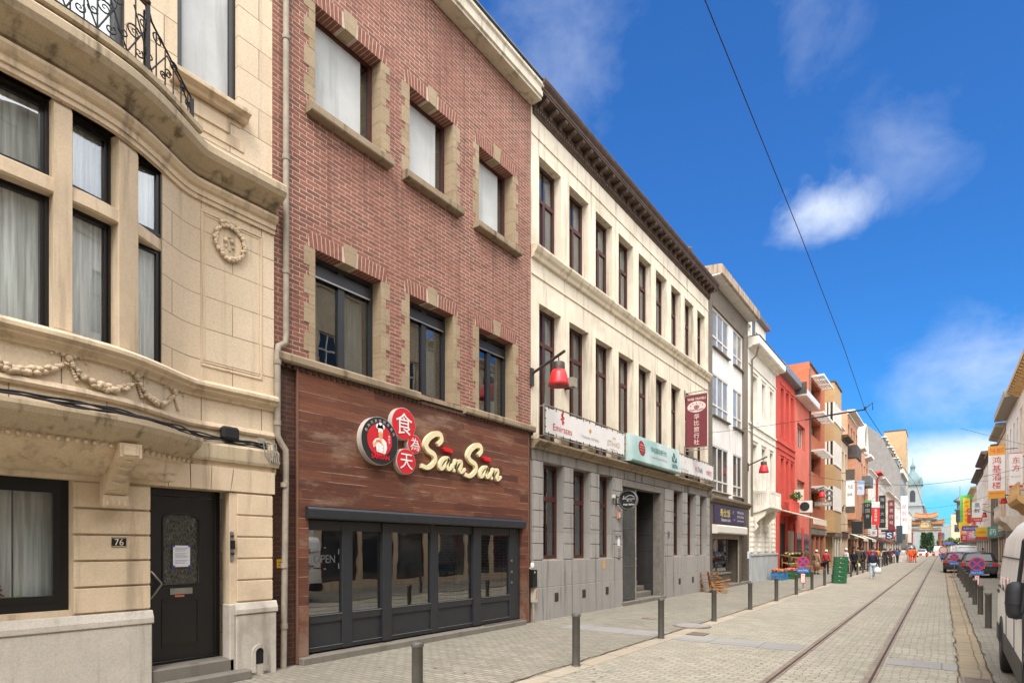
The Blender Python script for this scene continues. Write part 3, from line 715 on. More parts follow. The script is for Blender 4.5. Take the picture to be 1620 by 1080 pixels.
tp.each('tape', plain('blue_tape', srgb(40, 70, 160), .6), lf)
n76 = thing('number_plate', 'small dark enamel number plate reading 76 on the stone pier', 'number plate', (-7.82, 2.86, 1.86))
MB().box(-7.825, -7.815, 2.78, 2.93, 1.81, 1.925).text('76', (-7.815, 2.855, 1.867), .1, depth=.002, mi=1, height=.075).box(-7.815, -7.8135, 2.785, 2.925, 1.815, 1.82, 1).box(-7.815, -7.8135, 2.785, 2.925, 1.915, 1.92, 1).build('plate', [BLACK, CREAM_S], n76)
bl = thing('doorbell_panel', 'dark doorbell and lock fittings on the right door jamb', 'doorbell', (-7.9, 4.22, 1.8))
MB().box(-7.845, -7.83, 4.205, 4.25, 1.62, 2.02).build('backplate', STEEL, bl); MB().box(-7.83, -7.80, 4.20, 4.255, 1.78, 1.90).lathe([(.02, 0), (.02, .03), (.012, .035)], (-7.83, 4.228, 1.72), 12, 0, 'x').lathe([(.018, 0), (.018, .02), (.01, .025)], (-7.83, 4.228, 1.96), 12, 0, 'x').build('buttons', BLACK, bl)
# balcony railing
rail = thing('balcony_railing', 'black wrought iron balcony railing with scrolls and a brown wooden handrail', 'railing', (-7.1, 2.4, 7.13))
OFF = .22
def rp(s, z, d=OFF): x, y = onbay(s, d); return (x, y, z)
end0, end1 = 2.86, 3.50
ss = [-1.0+i*.06 for i in range(65) if -1.0+i*.06 <= end0]+[end0]
MB().tube([rp(s, 7.98) for s in ss], .022, 8).build('handrail', plain('brown_handrail', srgb(110, 58, 40), .5), rail)
b = MB()
b.tube([rp(s, 7.93) for s in ss], .012, 6); b.tube([rp(s, 7.22) for s in ss], .012, 6)
def topz(s): return 7.95 if s <= end0 else 7.88-.42*((s-end0)/(end1-end0))**.7
e2 = [end0+(end1-end0)*i/14 for i in range(15)]
b.tube([rp(s, topz(s)) for s in e2], .013, 6); b.tube([rp(s, 7.22-.0*s) for s in e2], .010, 6)
for s in [-.9+i*.117 for i in range(38)]:
    if s > end1: break
    b.tube([rp(s, 7.12), rp(s, topz(s)-.02)], .0085, 5)
def scroll(m, s, z, R0, turns=1.6, sg=1, a0=0):
    pts = []
    for i in range(22):
        t = i/21; a = a0+sg*2*pi*turns*t; r = R0*(1-t)**.9+.004; pts.append(rp(s+r*cos(a), z+r*sin(a)))
    m.tube(pts, [.010*(1-.5*i/21) for i in range(22)], 5)
k = 0; s = -.8
while s < end0-.05:
    b_ = b; scroll(b, s, 7.50, .075, 1.7, 1, .6); scroll(b, s+.10, 7.70, .065, 1.6, -1, 2.5); scroll(b, s+.05, 7.32, .05, 1.4, -1, 1.0); scroll(b, s+.17, 7.40, .045, 1.3, 1, 3)
    b.tube([rp(s-.06, 7.24), rp(s+.02, 7.42), rp(s+.10, 7.60), rp(s+.14, 7.88)], .009, 5); b.tube([rp(s+.2, 7.24), rp(s+.14, 7.38), rp(s+.08, 7.56), rp(s, 7.80)], .009, 5)
    s += .27; k += 1
for s, z, r in ((2.98, 7.68, .07), (3.12, 7.42, .05), (3.2, 7.58, .06), (3.34, 7.46, .05), (3.42, 7.34, .04), (3.05, 7.34, .04)): scroll(b, s, z, r, 1.6, 1, .5)
b.tube([rp(2.9, 7.26), rp(3.1, 7.62), rp(3.3, 7.50), rp(3.48, 7.30)], .009, 5)
b.build('scrollwork', IRON, rail)
q = MB()
for s in (.0, 1.4, end0, end1):
    x, y = onbay(s, OFF); q.box(x-.02, x+.02, y-.02, y+.02, 7.13, topz(s)+.0)
    if s == end0: q.box(x-.05, x-.025, y-.03, y+.03, 7.13, 7.9); blob(q, (x, y, 7.99), .035)
q.each('post', IRON, rail)
# telephone cables along the ledge
c = thing('facade_cables', 'bundle of black cables running along the stone ledge with a junction box', 'cables', (-7.2, 2.4, 3.26))
for j, (d, z) in enumerate(((.27, 3.235), (.24, 3.26), (.20, 3.28), (.16, 3.265), (.12, 3.30))):
    pts = []
    for i in range(70):
        s = -1.5+i*6.3/69; dd = d if s < 3.3 else max(.05, d-(s-3.3)*.2); pts.append((*onbay(min(s, 4.9), dd), z+.014*sin(s*5+j*2)+.008*sin(s*11+j)))
    MB().tube(pts, .011, 5).build('cable', RUBBER, c)
q = MB(); x, y = onbay(4.22, .1); q.box(x-.06, x+.05, y-.13, y+.11, 3.27, 3.45); q.build('junction_box', RUBBER, c, bevel=.03)
q = MB()
for i in range(5):
    a = i*.05; q.tube([(-7.83, 4.62+a*.4, 3.34-a*.3), (-7.79, 4.66+a, 3.30), (-7.80, 4.70+a, 3.12-a*.6), (-7.79, 4.76+a*.8, 3.02), (-7.81, 4.84, 3.16+a)], .0065, 5)
q.box(-7.84, -7.80, 4.60, 4.70, 3.31, 3.36); q.build('loose_wires', plain('grey_cable', srgb(150, 146, 138), .6), c)
dp = thing('rain_pipe', 'weathered grey downpipe with a kink between the sandstone house and brick shop', 'downpipe', (-7.93, 5.1, 0))
MB().tube([(-7.93, 5.11, 12.4), (-7.93, 5.11, 5.0), (-7.93, 5.10, 4.86), (-7.92, 4.98, 4.78), (-7.90, 4.95, 4.68), (-7.90, 4.95, 3.46), (-7.90, 5.0, 3.36), (-7.90, 5.08, 3.26), (-7.90, 5.09, 3.1), (-7.90, 5.05, .0)], .045, 12).build('pipe', PIPE, dp)
q = MB()
for z in (11, 9.4, 7.6, 5.9): q.lathe([(.055, 0), (.055, .07)], (-7.93, 5.11, z), 12)
for z in (4.5, 3.6): q.lathe([(.055, 0), (.055, .07)], (-7.90, 4.95, z), 12)
for z in (2.7, 1.5, .6): q.lathe([(.055, 0), (.055, .07)], (-7.90, 5.06, z), 12)
q.each('pipe_collar', PIPE, dp)
# ================================================================ 2. brick building with the restaurant front
B2 = thing('brick_building', 'red brick building with yellow stone quoins above a brown ribbed wooden shopfront', 'building', (-8, 8.3, 0))
OPS = [(5.66, 7.02), (7.70, 8.92), (9.73, 10.98)]
m = MB(); X = -8.0
holes = [(a, b, 8.72, 10.40) for a, b in OPS]+[(a, b, 4.72, 6.52) for a, b in OPS]+[(5.5, 11.25, .0, 2.30)]
wall_sheet(m, X, 1, 4.94, 11.70, 0, 12.52, holes, .30); shell(m, X, 1, 4.94, 11.70, 0, 12.52); m.build('wall', BRICK, B2)
MB().box(-16.9, -8.35, 5.0, 11.65, 4.0, 4.12).box(-16.9, -8.35, 5.0, 11.65, 8.0, 8.12).each('floor_slab', DARKIN, B2)
m = MB(); m.box(-7.998, -7.985, 4.95, 5.31, 0, 4.56); m.box(-7.998, -7.985, 11.5, 11.68, 0, 4.56); m.each('ground_floor_brick', BRICK_DK, B2)
# eaves
m = MB(); m.prism([(-8.0, 12.45), (-7.70, 12.45), (-7.70, 12.50), (-7.66, 12.52), (-7.66, 12.70), (-7.62, 12.74), (-7.62, 12.80), (-8.1, 12.86)], 'y', 4.94, 11.72); m.build('eaves_board', plaster('cream_eaves', srgb(214, 204, 184), srgb(120, 105, 85), .4, 0, .5), B2)
MB().box(-8.6, -7.60, 4.94, 11.73, 12.861, 12.885).build('roof_edge', ZINC, B2)
# quoins, voussoirs
def quoins(m, a, b, z0, z1, seed):
    n = int(round((z1-z0)/.146)); h = (z1-z0)/n; i = 0; z = z0; k = seed
    while z < z1-.01:
        hh = h*2 if (k % 2) else h*1; hh = min(hh, z1-z); w = .20 if k % 2 else .11
        m.box(-8.29, -7.992, a-w, a+.004, z+.004, z+hh-.004); m.box(-8.29, -7.992, b-.004, b+w, z+.004, z+hh-.004); z += hh; k += 1
    m.box(-8.29, -7.995, a-.105, a+.002, z0, z1); m.box(-8.29, -7.995, b-.002, b+.105, z0, z1)
for i, (a, b) in enumerate(OPS):
    for z0, z1 in ((8.72, 10.40), (4.72, 6.52)):
        
        for sd__ in (0, 1):
            m = MB(); quoins(m, a, b, z0, z1-.009, i); c__ = (a+b)/2
            m2 = MB()
            for f_, mi_ in zip(m.f, m.mi):
                if (m.v[f_[0]][1] > c__) == bool(sd__): m2.add([m.v[q_] for q_ in f_], [tuple(range(len(f_)))])
            m2.build('quoin', QUOIN, B2)
        c = (a+b)/2; m = MB(); n = int((b-a+.2)/.075)
        qs = (MB(), MB())
        for k in range(n):
            y = a-.1+(b-a+.2)*(k+.5)/n
            if abs(y-c) < .13: continue
            t = (y-c)*.10; q = qs[int(y > c)]
            q.prism([(y-.032, z1-.007), (y+.032, z1-.007), (y+.034+t*.5, z1+.245), (y-.030+t*.5, z1+.245)], 'x', -8.28, -7.99)
        for q in qs: q.build('brick_lintel', plain('voussoir_brick', srgb(142, 94, 80), .9, 0, .2, .28, 14), B2)
        MB().box(-8.27, -7.993, a-.12, b+.12, z1-.004, z1+.25).build('lintel_mortar', plain('mortar', srgb(196, 178, 162), .95), B2)
        MB().prism([(c-.10, z1-.012), (c+.10, z1-.012), (c+.135, z1+.30), (c-.135, z1+.30)], 'x', -8.285, -7.975).build('keystone', QUOIN, B2, bevel=.008)
# sills and ledge
m = MB()
for a, b in OPS: m.prism([(-8.2, 8.56), (-7.86, 8.56), (-7.84, 8.58), (-7.84, 8.69), (-7.88, 8.715), (-8.2, 8.73)], 'y', a-.17, b+.17)
m.each('window_sill', SILLST, B2, bevel=.006)
m = MB()
for a, b in ((4.95, 7.86), (9.15, 11.70)): m.prism([(-8.05, 4.56), (-7.86, 4.56), (-7.84, 4.59), (-7.84, 4.68), (-7.88, 4.71), (-8.05, 4.72)], 'y', a, b)
m.prism([(-8.2, 4.60), (-7.92, 4.60), (-7.92, 4.68), (-8.2, 4.72)], 'y', 7.862, 9.148)
m.each('ledge', SILLST, B2, bevel=.006)
m = MB()
for i in range(60): m.box(-7.97, -7.90, 5.0+i*.112, 5.06+i*.112, 4.50, 4.558)
m.box(-7.99, -7.94, 4.95, 11.7, 4.50, 4.557); m.build('dentil_course', plain('dark_dentil', srgb(70, 52, 42), .9), B2)
# windows
for i, (a, b) in enumerate(OPS):
    o = window(B2, -8.24, 1, a, b, 8.74, 10.40, BROWNF, GLASSD, .07, .07, cur=None)
    MB().box(-8.277, -8.272, a+.07, b-.24, 8.80, 10.34).build('white_film', FILM, o)
    o = window(B2, -8.22, 1, a, b, 4.74, 6.52, ANTH, GLASSD, .075, .08, vb=[((a+b)/2, .13)], hb=[(6.30, .20)], cur=[(a+.05, a+.32, CURT), ((a+b)/2+.1, b-.1, CURT)], curx=.2)
    MB().box(-8.215, -8.19, a+.08, b-.08, 6.18, 6.205).build('trim', STEEL, o)
# wooden cladding
m = MB(); wall_sheet(m, -7.93, 1, 5.31, 11.50, .03, 4.52, [(5.5, 11.25, .03, 2.45)], .10); m.poly([(-7.93, 5.31, .03), (-8, 5.31, .03), (-8, 5.31, 4.52), (-7.93, 5.31, 4.52)]); m.poly([(-7.93, 11.5, .03), (-8, 11.5, .03), (-8, 11.5, 4.52), (-7.93, 11.5, 4.52)])
m.build('wooden_cladding', WOOD, B2)
MB().box(-7.945, -7.915, 5.285, 5.312, .03, 4.52).box(-7.945, -7.915, 11.498, 11.52, .03, 4.52).box(-7.99, -7.915, 5.285, 11.52, 4.521, 4.54).build('cladding_trim', plain('cladding_edge', srgb(120, 84, 66), .8), B2)
m = MB()
for a, b in ((5.44, 7.36), (7.364, 9.98), (9.984, 11.3)): m.prism([(-7.99, 2.25), (-7.86, 2.25), (-7.84, 2.27), (-7.84, 2.40), (-7.87, 2.44), (-7.99, 2.45)], 'y', a, b)
m.each('roller_shutter_box', ANTH, B2, bevel=.006)
# shopfront
SF = thing_part = MB(); X = -8.0
mull = [(5.50, 5.555), (6.19, 6.40), (7.04, 7.25), (8.28, 8.49), (9.54, 9.79), (10.85, 10.93), (11.12, 11.25)]
for i, (a, b) in enumerate(mull): SF.box(-8.09, X+(.03 if i in (2, 4) else 0), a, b, .15, 2.24)
panes = [(mull[i][1], mull[i+1][0]) for i in range(5)]
for a, b in panes:
    SF.box(-8.08, X-.01, a, b, 2.08, 2.24); SF.box(-8.08, X-.006, a, b, .60, .72); SF.box(-8.08, X-.01, a, b, .15, .22)
SF.box(-8.08, -8.01, 10.93, 11.12, .15, 2.24)
sf = SF.build('shopfront_frame', ANTH, B2, bevel=.006)
m = MB()
for a, b in panes: m.box(-8.06, -8.03, a, b, .22, .60)
m.each('lower_panel', ANTH, B2)
m = MB()
for a, b in panes: m.box(-8.008, -7.997, a+.0, b, .72, .732); m.box(-8.008, -7.997, a, b, .217, .226)
m.build('bright_edge', plain('edge_alu', srgb(130, 130, 126), .5, .3), B2)
for a, b in panes: MB().box(-8.052, -8.046, a-.01, b+.01, .71, 2.09).build('shop_pane', glass('shop_glass', (.72, .72, .70, 1), .16, .008), sf)
for i, (z, w) in enumerate(((1.48, .05), (1.22, .05), (.98, .05))): MB().box(-8.0, -7.975, 10.89, 10.93, z, z+w).build('door_handle' if i == 0 else 'lock', STEEL, sf)
m = MB(); m.box(-8.1, -7.80, 5.32, 11.24, -.02, .12); m.build('threshold', STEPST, B2, bevel=.012)
MB().box(-7.93, -7.86, 9.8, 11.22, .12, .15).build('door_sill', STEEL, B2)
# open sign stickers
op = MB()
for y in (5.60, 6.15):
    for z in (1.50, 1.74): op.box(-8.045, -8.043, y-.012, y+.012, z-.045, z+.045)
for z in (1.46, 1.80): op.box(-8.045, -8.043, 5.86, 5.90, z-.01, z+.01)
V, F, bb = font_mesh('OPEN'); 
for i in range(9):
    pass
op.text('OPEN', (-8.043, 5.875, 1.62), .2, fit=.40, height=.13, depth=0)
so = op.build('open_sign', plain('pale_sticker', srgb(96, 97, 98), .8), sf)
# shop interior
it = MB(); it.box(-11.5, -11.45, 5.2, 11.5, 0, 4.0); it.box(-11.4, -8.2, 5.1, 11.6, .0, .1, 1); it.box(-10.6, -10.0, 5.6, 8.2, .1, 1.1, 2); it.box(-9.2, -9.0, 9.25, 9.42, .1, 4.0, 3); it.box(-10.9, -10.85, 9.9, 11.3, .9, 2.6, 4); it.box(-8.9, -8.85, 10.0, 10.75, 1.0, 2.1, 4)
it.build('interior', [plain('inner_wall', srgb(120, 108, 92), .9), plain('inner_floor', srgb(130, 110, 90), .6), plain('counter', srgb(70, 44, 34), .5), plain('yellow_post', srgb(220, 196, 120), .6), plain('pale_board', srgb(190, 184, 170), .7)], B2)
# meter boxes near the drain
mb_ = thing('letter_box', 'black letter box fixed beside the shop door on the brick strip', 'letter box', (-7.97, 11.60, 1.0))
MB().box(-7.93, -7.80, 11.50, 11.69, .86, 1.28).box(-7.80, -7.79, 11.53, 11.66, 1.14, 1.17, 1).box(-7.80, -7.795, 11.57, 11.60, 1.20, 1.24, 2).build('box', [BLACK, IRON, PAPER], mb_, bevel=.006)
sn = thing('outdoor_sensor', 'small white sensor dome above the black letter box', 'sensor', (-7.9, 11.6, 1.4))
MB().lathe([(.045, 0), (.05, .04), (.04, .10), (.02, .12)], (-7.87, 11.58, 1.33), 16).box(-7.93, -7.85, 11.55, 11.61, 1.30, 1.34).build('dome', WHITEP, sn)
mt2 = thing('gas_meter_box', 'pale meter box with a red stripe and a pipe running down to the pavement', 'meter box', (-7.95, 11.66, .0))
MB().box(-7.93, -7.82, 11.60, 11.73, .50, .84).box(-7.82, -7.815, 11.67, 11.69, .58, .78, 1).build('case', [plain('pale_box', srgb(186, 176, 160), .6), plain('red_stripe', srgb(170, 60, 50), .6)], mt2, bevel=.02)
MB().tube([(-7.88, 11.64, .5), (-7.88, 11.65, 0)], .032, 10).build('pipe', PIPE, mt2)
ys = thing('gas_marker', 'small yellow marker plate on the dark brick beside the downpipe', 'marker', (-7.98, 5.0, 1.35)); MB().box(-7.985, -7.975, 4.99, 5.10, 1.5, 1.63).box(-7.975, -7.974, 5.01, 5.08, 1.58, 1.59, 1).box(-7.975, -7.974, 5.01, 5.08, 1.54, 1.55, 1).build('plate', [plain('yellow_plate', srgb(224, 170, 50), .6), INK], ys)
# ---- signs of the restaurant
RED = plain('sign_red', srgb(205, 40, 50), .35, 0, .5, .04); SBLK = plain('sign_black', srgb(30, 28, 29), .6, 0, .5, .05); SWH = plain('sign_white', srgb(240, 238, 234), .4, 0, .4, .03)
CREAMY = plain('cream_letter', srgb(230, 216, 172), .7, 0, .4, .04); EDGE = plain('sign_edge', srgb(196, 188, 178), .5); SKIN_S = plain('print_skin', srgb(236, 170, 120), .6); LRED = plain('letter_red', srgb(226, 30, 44), .4)
X = -7.93
rs = thing('restaurant_logo_sign', 'round black and red sign with a chef in a white hat above the word SANSAN', 'sign', (-7.9, 6.82, 3.64))
s = MB(); cy, cz = 6.84, 3.64
s.disc((X, cy, cz), .412, d0=0, d1=.11, n=64, mi=0); s.disc((X, cy, cz), .405, d0=.11, d1=.114, n=64, mi=1); s.build('backing', [EDGE, SBLK], rs)
s = MB(); s.disc((X, cy-.01, cz+.015), .275, d0=.114, d1=.117, n=64, mi=0, ry=.275)
f = X+.118
s.text('SANSAN', (f, cy, cz-.275), .1, fit=.40, height=.075, mi=1, bold=.02)
for i, ch in enumerate('食為天美食四季風味'):
    a = radians(154-i*15.8); r = .345; up = Vector((0, cos(a), sin(a))); rt = Vector((0, sin(a), -cos(a)))
    s.text(ch, Vector((f, cy, cz))+up*r, .062, right=rt, up=up, mi=2, depth=.001)
s.build('print', [RED, LRED, EDGE], rs)
s = MB(); sh = lambda pts, mi, d: s.shape(pts, (X, cy, cz), d=d, mi=mi)
def ell(cx, cz_, rx, rz, n=20): return [(cx+rx*cos(2*pi*k/n), cz_+rz*sin(2*pi*k/n)) for k in range(n)]
for e_ in ((-.055, .245, .045, .045), (0, .265, .055, .05), (.055, .245, .045, .045), (0, .225, .07, .04)): sh(ell(*e_), 0, .120)
sh([(-.055, .215), (.055, .205), (.05, .13), (-.045, .14)], 0, .121)
sh(ell(.005, .10, .048, .065), 1, .122); sh(ell(-.015, .105, .006, .006), 2, .123); sh(ell(.024, .103, .006, .006), 2, .123); sh([(-.01, .07), (.025, .068), (.008, .06)], 3, .123)
sh([(-.04, .05), (.06, .045), (.13, .0), (.15, -.10), (.12, -.19), (.10, -.215), (-.08, -.19), (-.10, -.10), (-.15, -.13), (-.17, -.05), (-.12, .02)], 0, .121)
sh([(-.16, -.05), (-.10, -.02), (-.03, .02), (-.02, -.01), (-.09, -.06), (-.11, -.11), (-.14, -.11)], 1, .1225)
sh([(-.02, .05), (.02, .05), (.06, -.08), (.03, -.07), (-.03, .0)], 1, .1228)
sh([(-.11, -.0), (-.04, .01), (.02, -.03), (.0, -.04), (-.05, -.01), (-.1, -.02)], 3, .1235)
for a, b in ((-.04, -.10), (-.04, -.16), (.05, -.12), (.05, -.18)): sh(ell(a, b, .007, .007, 8), 2, .1232)
sh([(.07, -.05), (.072, -.2), (.078, -.2), (.076, -.05)], 2, .1232)
s.text('食為天', (X+.119, cy+.20, cz+.05), .05, mi=4, depth=.001, right=(0, 0, -1), up=(0, 1, 0))
s.build('chef_picture', [SWH, SKIN_S, SBLK, RED, SWH], rs)
cs = thing('chinese_name_sign', 'three joined red discs with white Chinese characters between logo and name', 'sign', (-7.9, 7.45, 3.7))
s = MB(); fr = MB()
for (cy, cz, r, ch, sz) in ((7.40, 4.03, .29, '食', .42), (7.67, 3.70, .175, '為', .25), (7.46, 3.36, .235, '天', .33)):
    s.disc((X, cy, cz), r, d0=0, d1=.10+.002*r, n=48, mi=0); s.disc((X, cy, cz), r-.012, d0=.10, d1=.106+.01*r, n=48, mi=1)
    fr.text(ch, (X+.110+.01*r, cy, cz), sz, depth=.002)
s.build('disc', [EDGE, RED], cs); fr.build('characters', SWH, cs)
ns = thing('restaurant_name_sign', 'large cream brush lettering spelling San San with red accents', 'sign', (-7.9, 9.1, 3.6))
def brush(m, pts, w, x=X, th=.07, mi=0):
    """a brush stroke of varying width along a smoothed line (y, z)"""
    P = []
    n = len(pts)
    for i in range(n-1):
        p0, p1, p2, p3 = pts[max(i-1, 0)], pts[i], pts[i+1], pts[min(i+2, n-1)]
        for k in range(7):
            t = k/7; q = [0.5*((2*p1[j])+(-p0[j]+p2[j])*t+(2*p0[j]-5*p1[j]+4*p2[j]-p3[j])*t*t+(-p0[j]+3*p1[j]-3*p2[j]+p3[j])*t**3) for j in (0, 1)]
            P.append(q)
    P.append(pts[-1][:2])
    L = []; N_ = len(P)
    for i, q in enumerate(P):
        a = P[max(i-1, 0)]; b = P[min(i+1, N_-1)]; d = Vector((b[0]-a[0], b[1]-a[1])).normalized() if a != b else Vector((1, 0))
        t = i/(N_-1); ww = w*(.75+.25*sin(pi*min(1, t*1.3)))*.5
        L.append((q[0]-d.y*ww, q[1]+d.x*ww)); L.append((q[0]+d.y*ww, q[1]-d.x*ww))
    V = []
    for (y, z) in L: V += [(x, y, z), (x+th, y, z)]
    F = []
    for i in range(N_-1):
        a = 4*i; F += [(a+1, a+3, a+7, a+5), (a, a+4, a+6, a+2), (a, a+1, a+5, a+4), (a+2, a+6, a+7, a+3)]
    F += [(0, 2, 3, 1), (4*(N_-1), 4*(N_-1)+1, 4*(N_-1)+3, 4*(N_-1)+2)]
    m.add(V, F, mi)
s = MB(); bd = MB()
def word(y0, z0, k=1.0):
    S_ = [(.55, .50), (.67, .62), (.62, .74), (.46, .73), (.26, .60), (.17, .45), (.24, .34), (.42, .27), (.47, .16), (.38, .03), (.22, -.05), (.04, -.02)]
    A_ = [(.92, .24), (.80, .24), (.66, .12), (.62, .0), (.70, -.02), (.82, .10), (.92, .22)]
    A2 = [(.92, .24), (.86, .08), (.90, -.01), (1.0, .03), (1.08, .12)]
    N1 = [(1.17, .25), (1.13, .10), (1.09, -.05)]
    N2 = [(1.11, .02), (1.22, .18), (1.34, .22), (1.35, .12), (1.30, .0), (1.36, -.04), (1.50, .06)]
    for L, w in ((S_, .108), (A_, .070), (A2, .072), (N1, .080), (N2, .070)): brush(s, [(y0+a*k*.86, z0+b*k*.86) for a, b in L], w*k)
word(7.86, 3.36, 1.0); word(9.10, 3.32, .98)
s.build('lettering', CREAMY, ns)
for y, z in ((8.62, 3.72), (9.86, 3.69)):
    a = MB(); a.prism([(y-.14, z+.02), (y-.10, z+.055), (y+.10, z+.04), (y+.15, z-.01), (y+.10, z-.035), (y-.10, z-.02)], 'x', X, X+.07); a.build('accent', LRED, ns)
# ================================================================ 3. cream building on grey stone, the travel agency
B3 = thing('cream_office_building', 'long cream building with nine tall windows per floor above a grey stone base', 'building', (-8, 18.4, 0))
W3 = [(12.05, 13.08), (13.50, 14.55), (14.97, 16.03), (16.45, 17.50), (17.92, 18.95), (19.36, 20.37), (20.78, 21.75), (22.20, 23.18), (23.62, 24.58)]
m = MB(); X = -8.0
wall_sheet(m, X, 1, 11.72, 25.05, 4.25, 12.6, [(a, b, 4.5, 7.80) for a, b in W3]+[(a, b, 9.14, 11.42) for a, b in W3], .30)
shell(m, X, 1, 11.72, 25.05, 0, 12.6); m.build('wall', CREAM, B3)
MB().box(-16.9, -8.4, 11.8, 25, 4.2, 4.3).box(-16.9, -8.4, 11.8, 25, 8.2, 8.3).each('floor_slab', DARKIN, B3)
m = MB()
m.prism([(-8.02, 8.80), (-7.93, 8.82), (-7.90, 8.90), (-7.84, 8.96), (-7.80, 9.04), (-7.80, 9.09), (-8.02, 9.13)], 'y', 11.72, 25.05)
m.box(-8.0, -7.975, 11.73, 25.04, 8.42, 8.46); m.box(-8.0, -7.975, 11.73, 25.04, 11.80, 11.84)
m.each('string_course', CREAM_S, B3, bevel=.005)
m = MB()
for a, b in W3:
    for z0, z1 in ((4.5, 7.80), (9.14, 11.42)):
        m.box(-8.0, -7.985, a-.05, a, z0, z1); m.box(-8.0, -7.985, b, b+.05, z0, z1); m.box(-8.0, -7.985, a-.05, b+.05, z1, z1+.06)
m.build('window_surround', CREAM_S, B3)
for k, (a, b) in enumerate(W3):
    window(B3, -8.19, 1, a, b, 4.5, 7.80, BROWNF, GLASSD, .075, .07, vb=[((a+b)/2, .10)], hb=[(6.95, .10)], cur=[(a+.04, b-.04, SCREEN)], curx=.12)
    o = window(B3, -8.19, 1, a, b, 9.14, 11.42, BROWNF, GLASSD, .075, .07, vb=[((a+b)/2, .0001)], hb=[(10.55, .10)], cur=[(a+.04, b-.04, SCREEN if k > 3 else CURT)], curx=.12)
    MB().box(-8.25, -8.186, (a+b)/2-.05, (a+b)/2+.05, 9.2, 10.5).build('centre_bar', BROWNF, o)
# cornice
m = MB()
m.prism([(-8.02, 12.30), (-7.97, 12.30), (-7.95, 12.33), (-7.92, 12.34), (-7.92, 12.42), (-7.89, 12.44), (-8.02, 12.45)], 'y', 11.78, 25.07)
for i in range(130):
    y = 11.84+i*.1015; m.box(-7.92, -7.885, y, y+.055, 12.35, 12.415)
m.box(-8.02, -7.94, 11.76, 25.09, 12.451, 12.64)
m.prism([(-8.02, 12.64), (-7.66, 12.64), (-7.66, 12.68), (-7.64, 12.69), (-7.64, 12.75), (-7.61, 12.77), (-7.57, 12.81), (-7.55, 12.86), (-7.55, 12.89), (-8.02, 12.91)], 'y', 11.66, 25.16)
m.build('cornice', CORN, B3, bevel=.004)
m = MB(); nb = 30
for i in range(nb):
    y = 11.98+i*(24.92-11.98)/(nb-1)
    m.prism([(-7.94, 12.46), (-7.90, 12.45), (-7.87, 12.48), (-7.86, 12.52), (-7.80, 12.53), (-7.71, 12.55), (-7.68, 12.58), (-7.68, 12.639), (-7.94, 12.639)], 'y', y-.06, y+.06)
m.each('cornice_bracket', CORN, B3, bevel=.012)
# grey ground floor
GP = [(11.72, 12.16, 0), (12.78, 13.63, 0), (14.18, 15.14, 0), (15.57, 16.60, 0), (19.95, 20.89, 0), (21.66-.2, 22.34, 0), (22.98, 23.88, 0), (24.40, 25.05, 0)]
OPG = [(12.16, 13.16), (13.63, 14.60), (15.10, 16.01), (20.88, 21.85), (22.34, 23.30), (23.81, 24.66)]
m = MB(); X = -7.97
wall_sheet(m, X, 1, 11.72, 25.05, 0, 4.28, [(a, b, 1.50, 3.92) for a, b in OPG]+[(16.62, 19.92, .0, 3.86)], .42)
m.build('grey_stone_wall', GREYST, B3)
m = MB()
edges = [11.74]+[v for o in OPG[:3] for v in o]+[16.60]; piers = [(edges[i], edges[i+1]) for i in range(0, 8, 2)]
edges = [20.02]+[v for o in OPG[3:] for v in o]+[25.03]; piers += [(edges[i], edges[i+1]) for i in range(0, 8, 2)]
zc = [1.50+i*.403 for i in range(7)]
for a, b in piers:
    m = MB()
    for i in range(6): m.box(-8.36, -7.93, a+.008, b-.004, zc[i]+.009, zc[i+1]-.009)
    m.box(-8.34, -7.96, a+.03, b-.03, zc[0], zc[6]); m.build('block_pier', GREYST, B3, bevel=.006)
m = MB(); m.box(-8.3, -7.945, 11.72, 16.61, 3.93, 4.20); m.box(-8.3, -7.945, 16.612, 25.05, 3.93, 4.20); m.each('lintel_band', GREY_D, B3, bevel=.006)
m = MB(); m.prism([(-8.02, 4.20), (-7.90, 4.20), (-7.88, 4.26), (-7.82, 4.30), (-7.74, 4.36), (-7.74, 4.40), (-8.02, 4.44)], 'y', 11.70, 25.07); m.build('shop_cornice', SILLST, B3, bevel=.005)
m = MB(); m.box(-8.05, -7.92, 11.71, 16.60, .0, .82); m.box(-8.05, -7.93, 11.715, 16.60, .824, 1.49); m.box(-8.05, -7.92, 19.96, 25.06, .0, .82); m.box(-8.05, -7.93, 19.96, 25.05, .824, 1.49)
m.each('plinth', GREYST, B3, bevel=.008)
for a, b in OPG:
    o = window(B3, -8.17, 1, a, b, 1.52, 3.90, BROWNF, GLASSD, .085, .07, vb=[(a+(b-a)*.5, .0001)], hb=[(3.05, .12)], sill=(.10, .03, 0), sillm=SILLST)
m = MB()
for y in (12.75, 14.17, 15.55, 21.45, 22.9):
    m = MB(); m.box(-7.922, -7.912, y-.09, y+.09, .44, .66)
    for k in range(5): m.box(-7.912, -7.905, y-.085, y+.085, .46+k*.04, .475+k*.04)
    m.build('vent_grille', plain('vent_bronze', srgb(70, 62, 54), .7), B3)
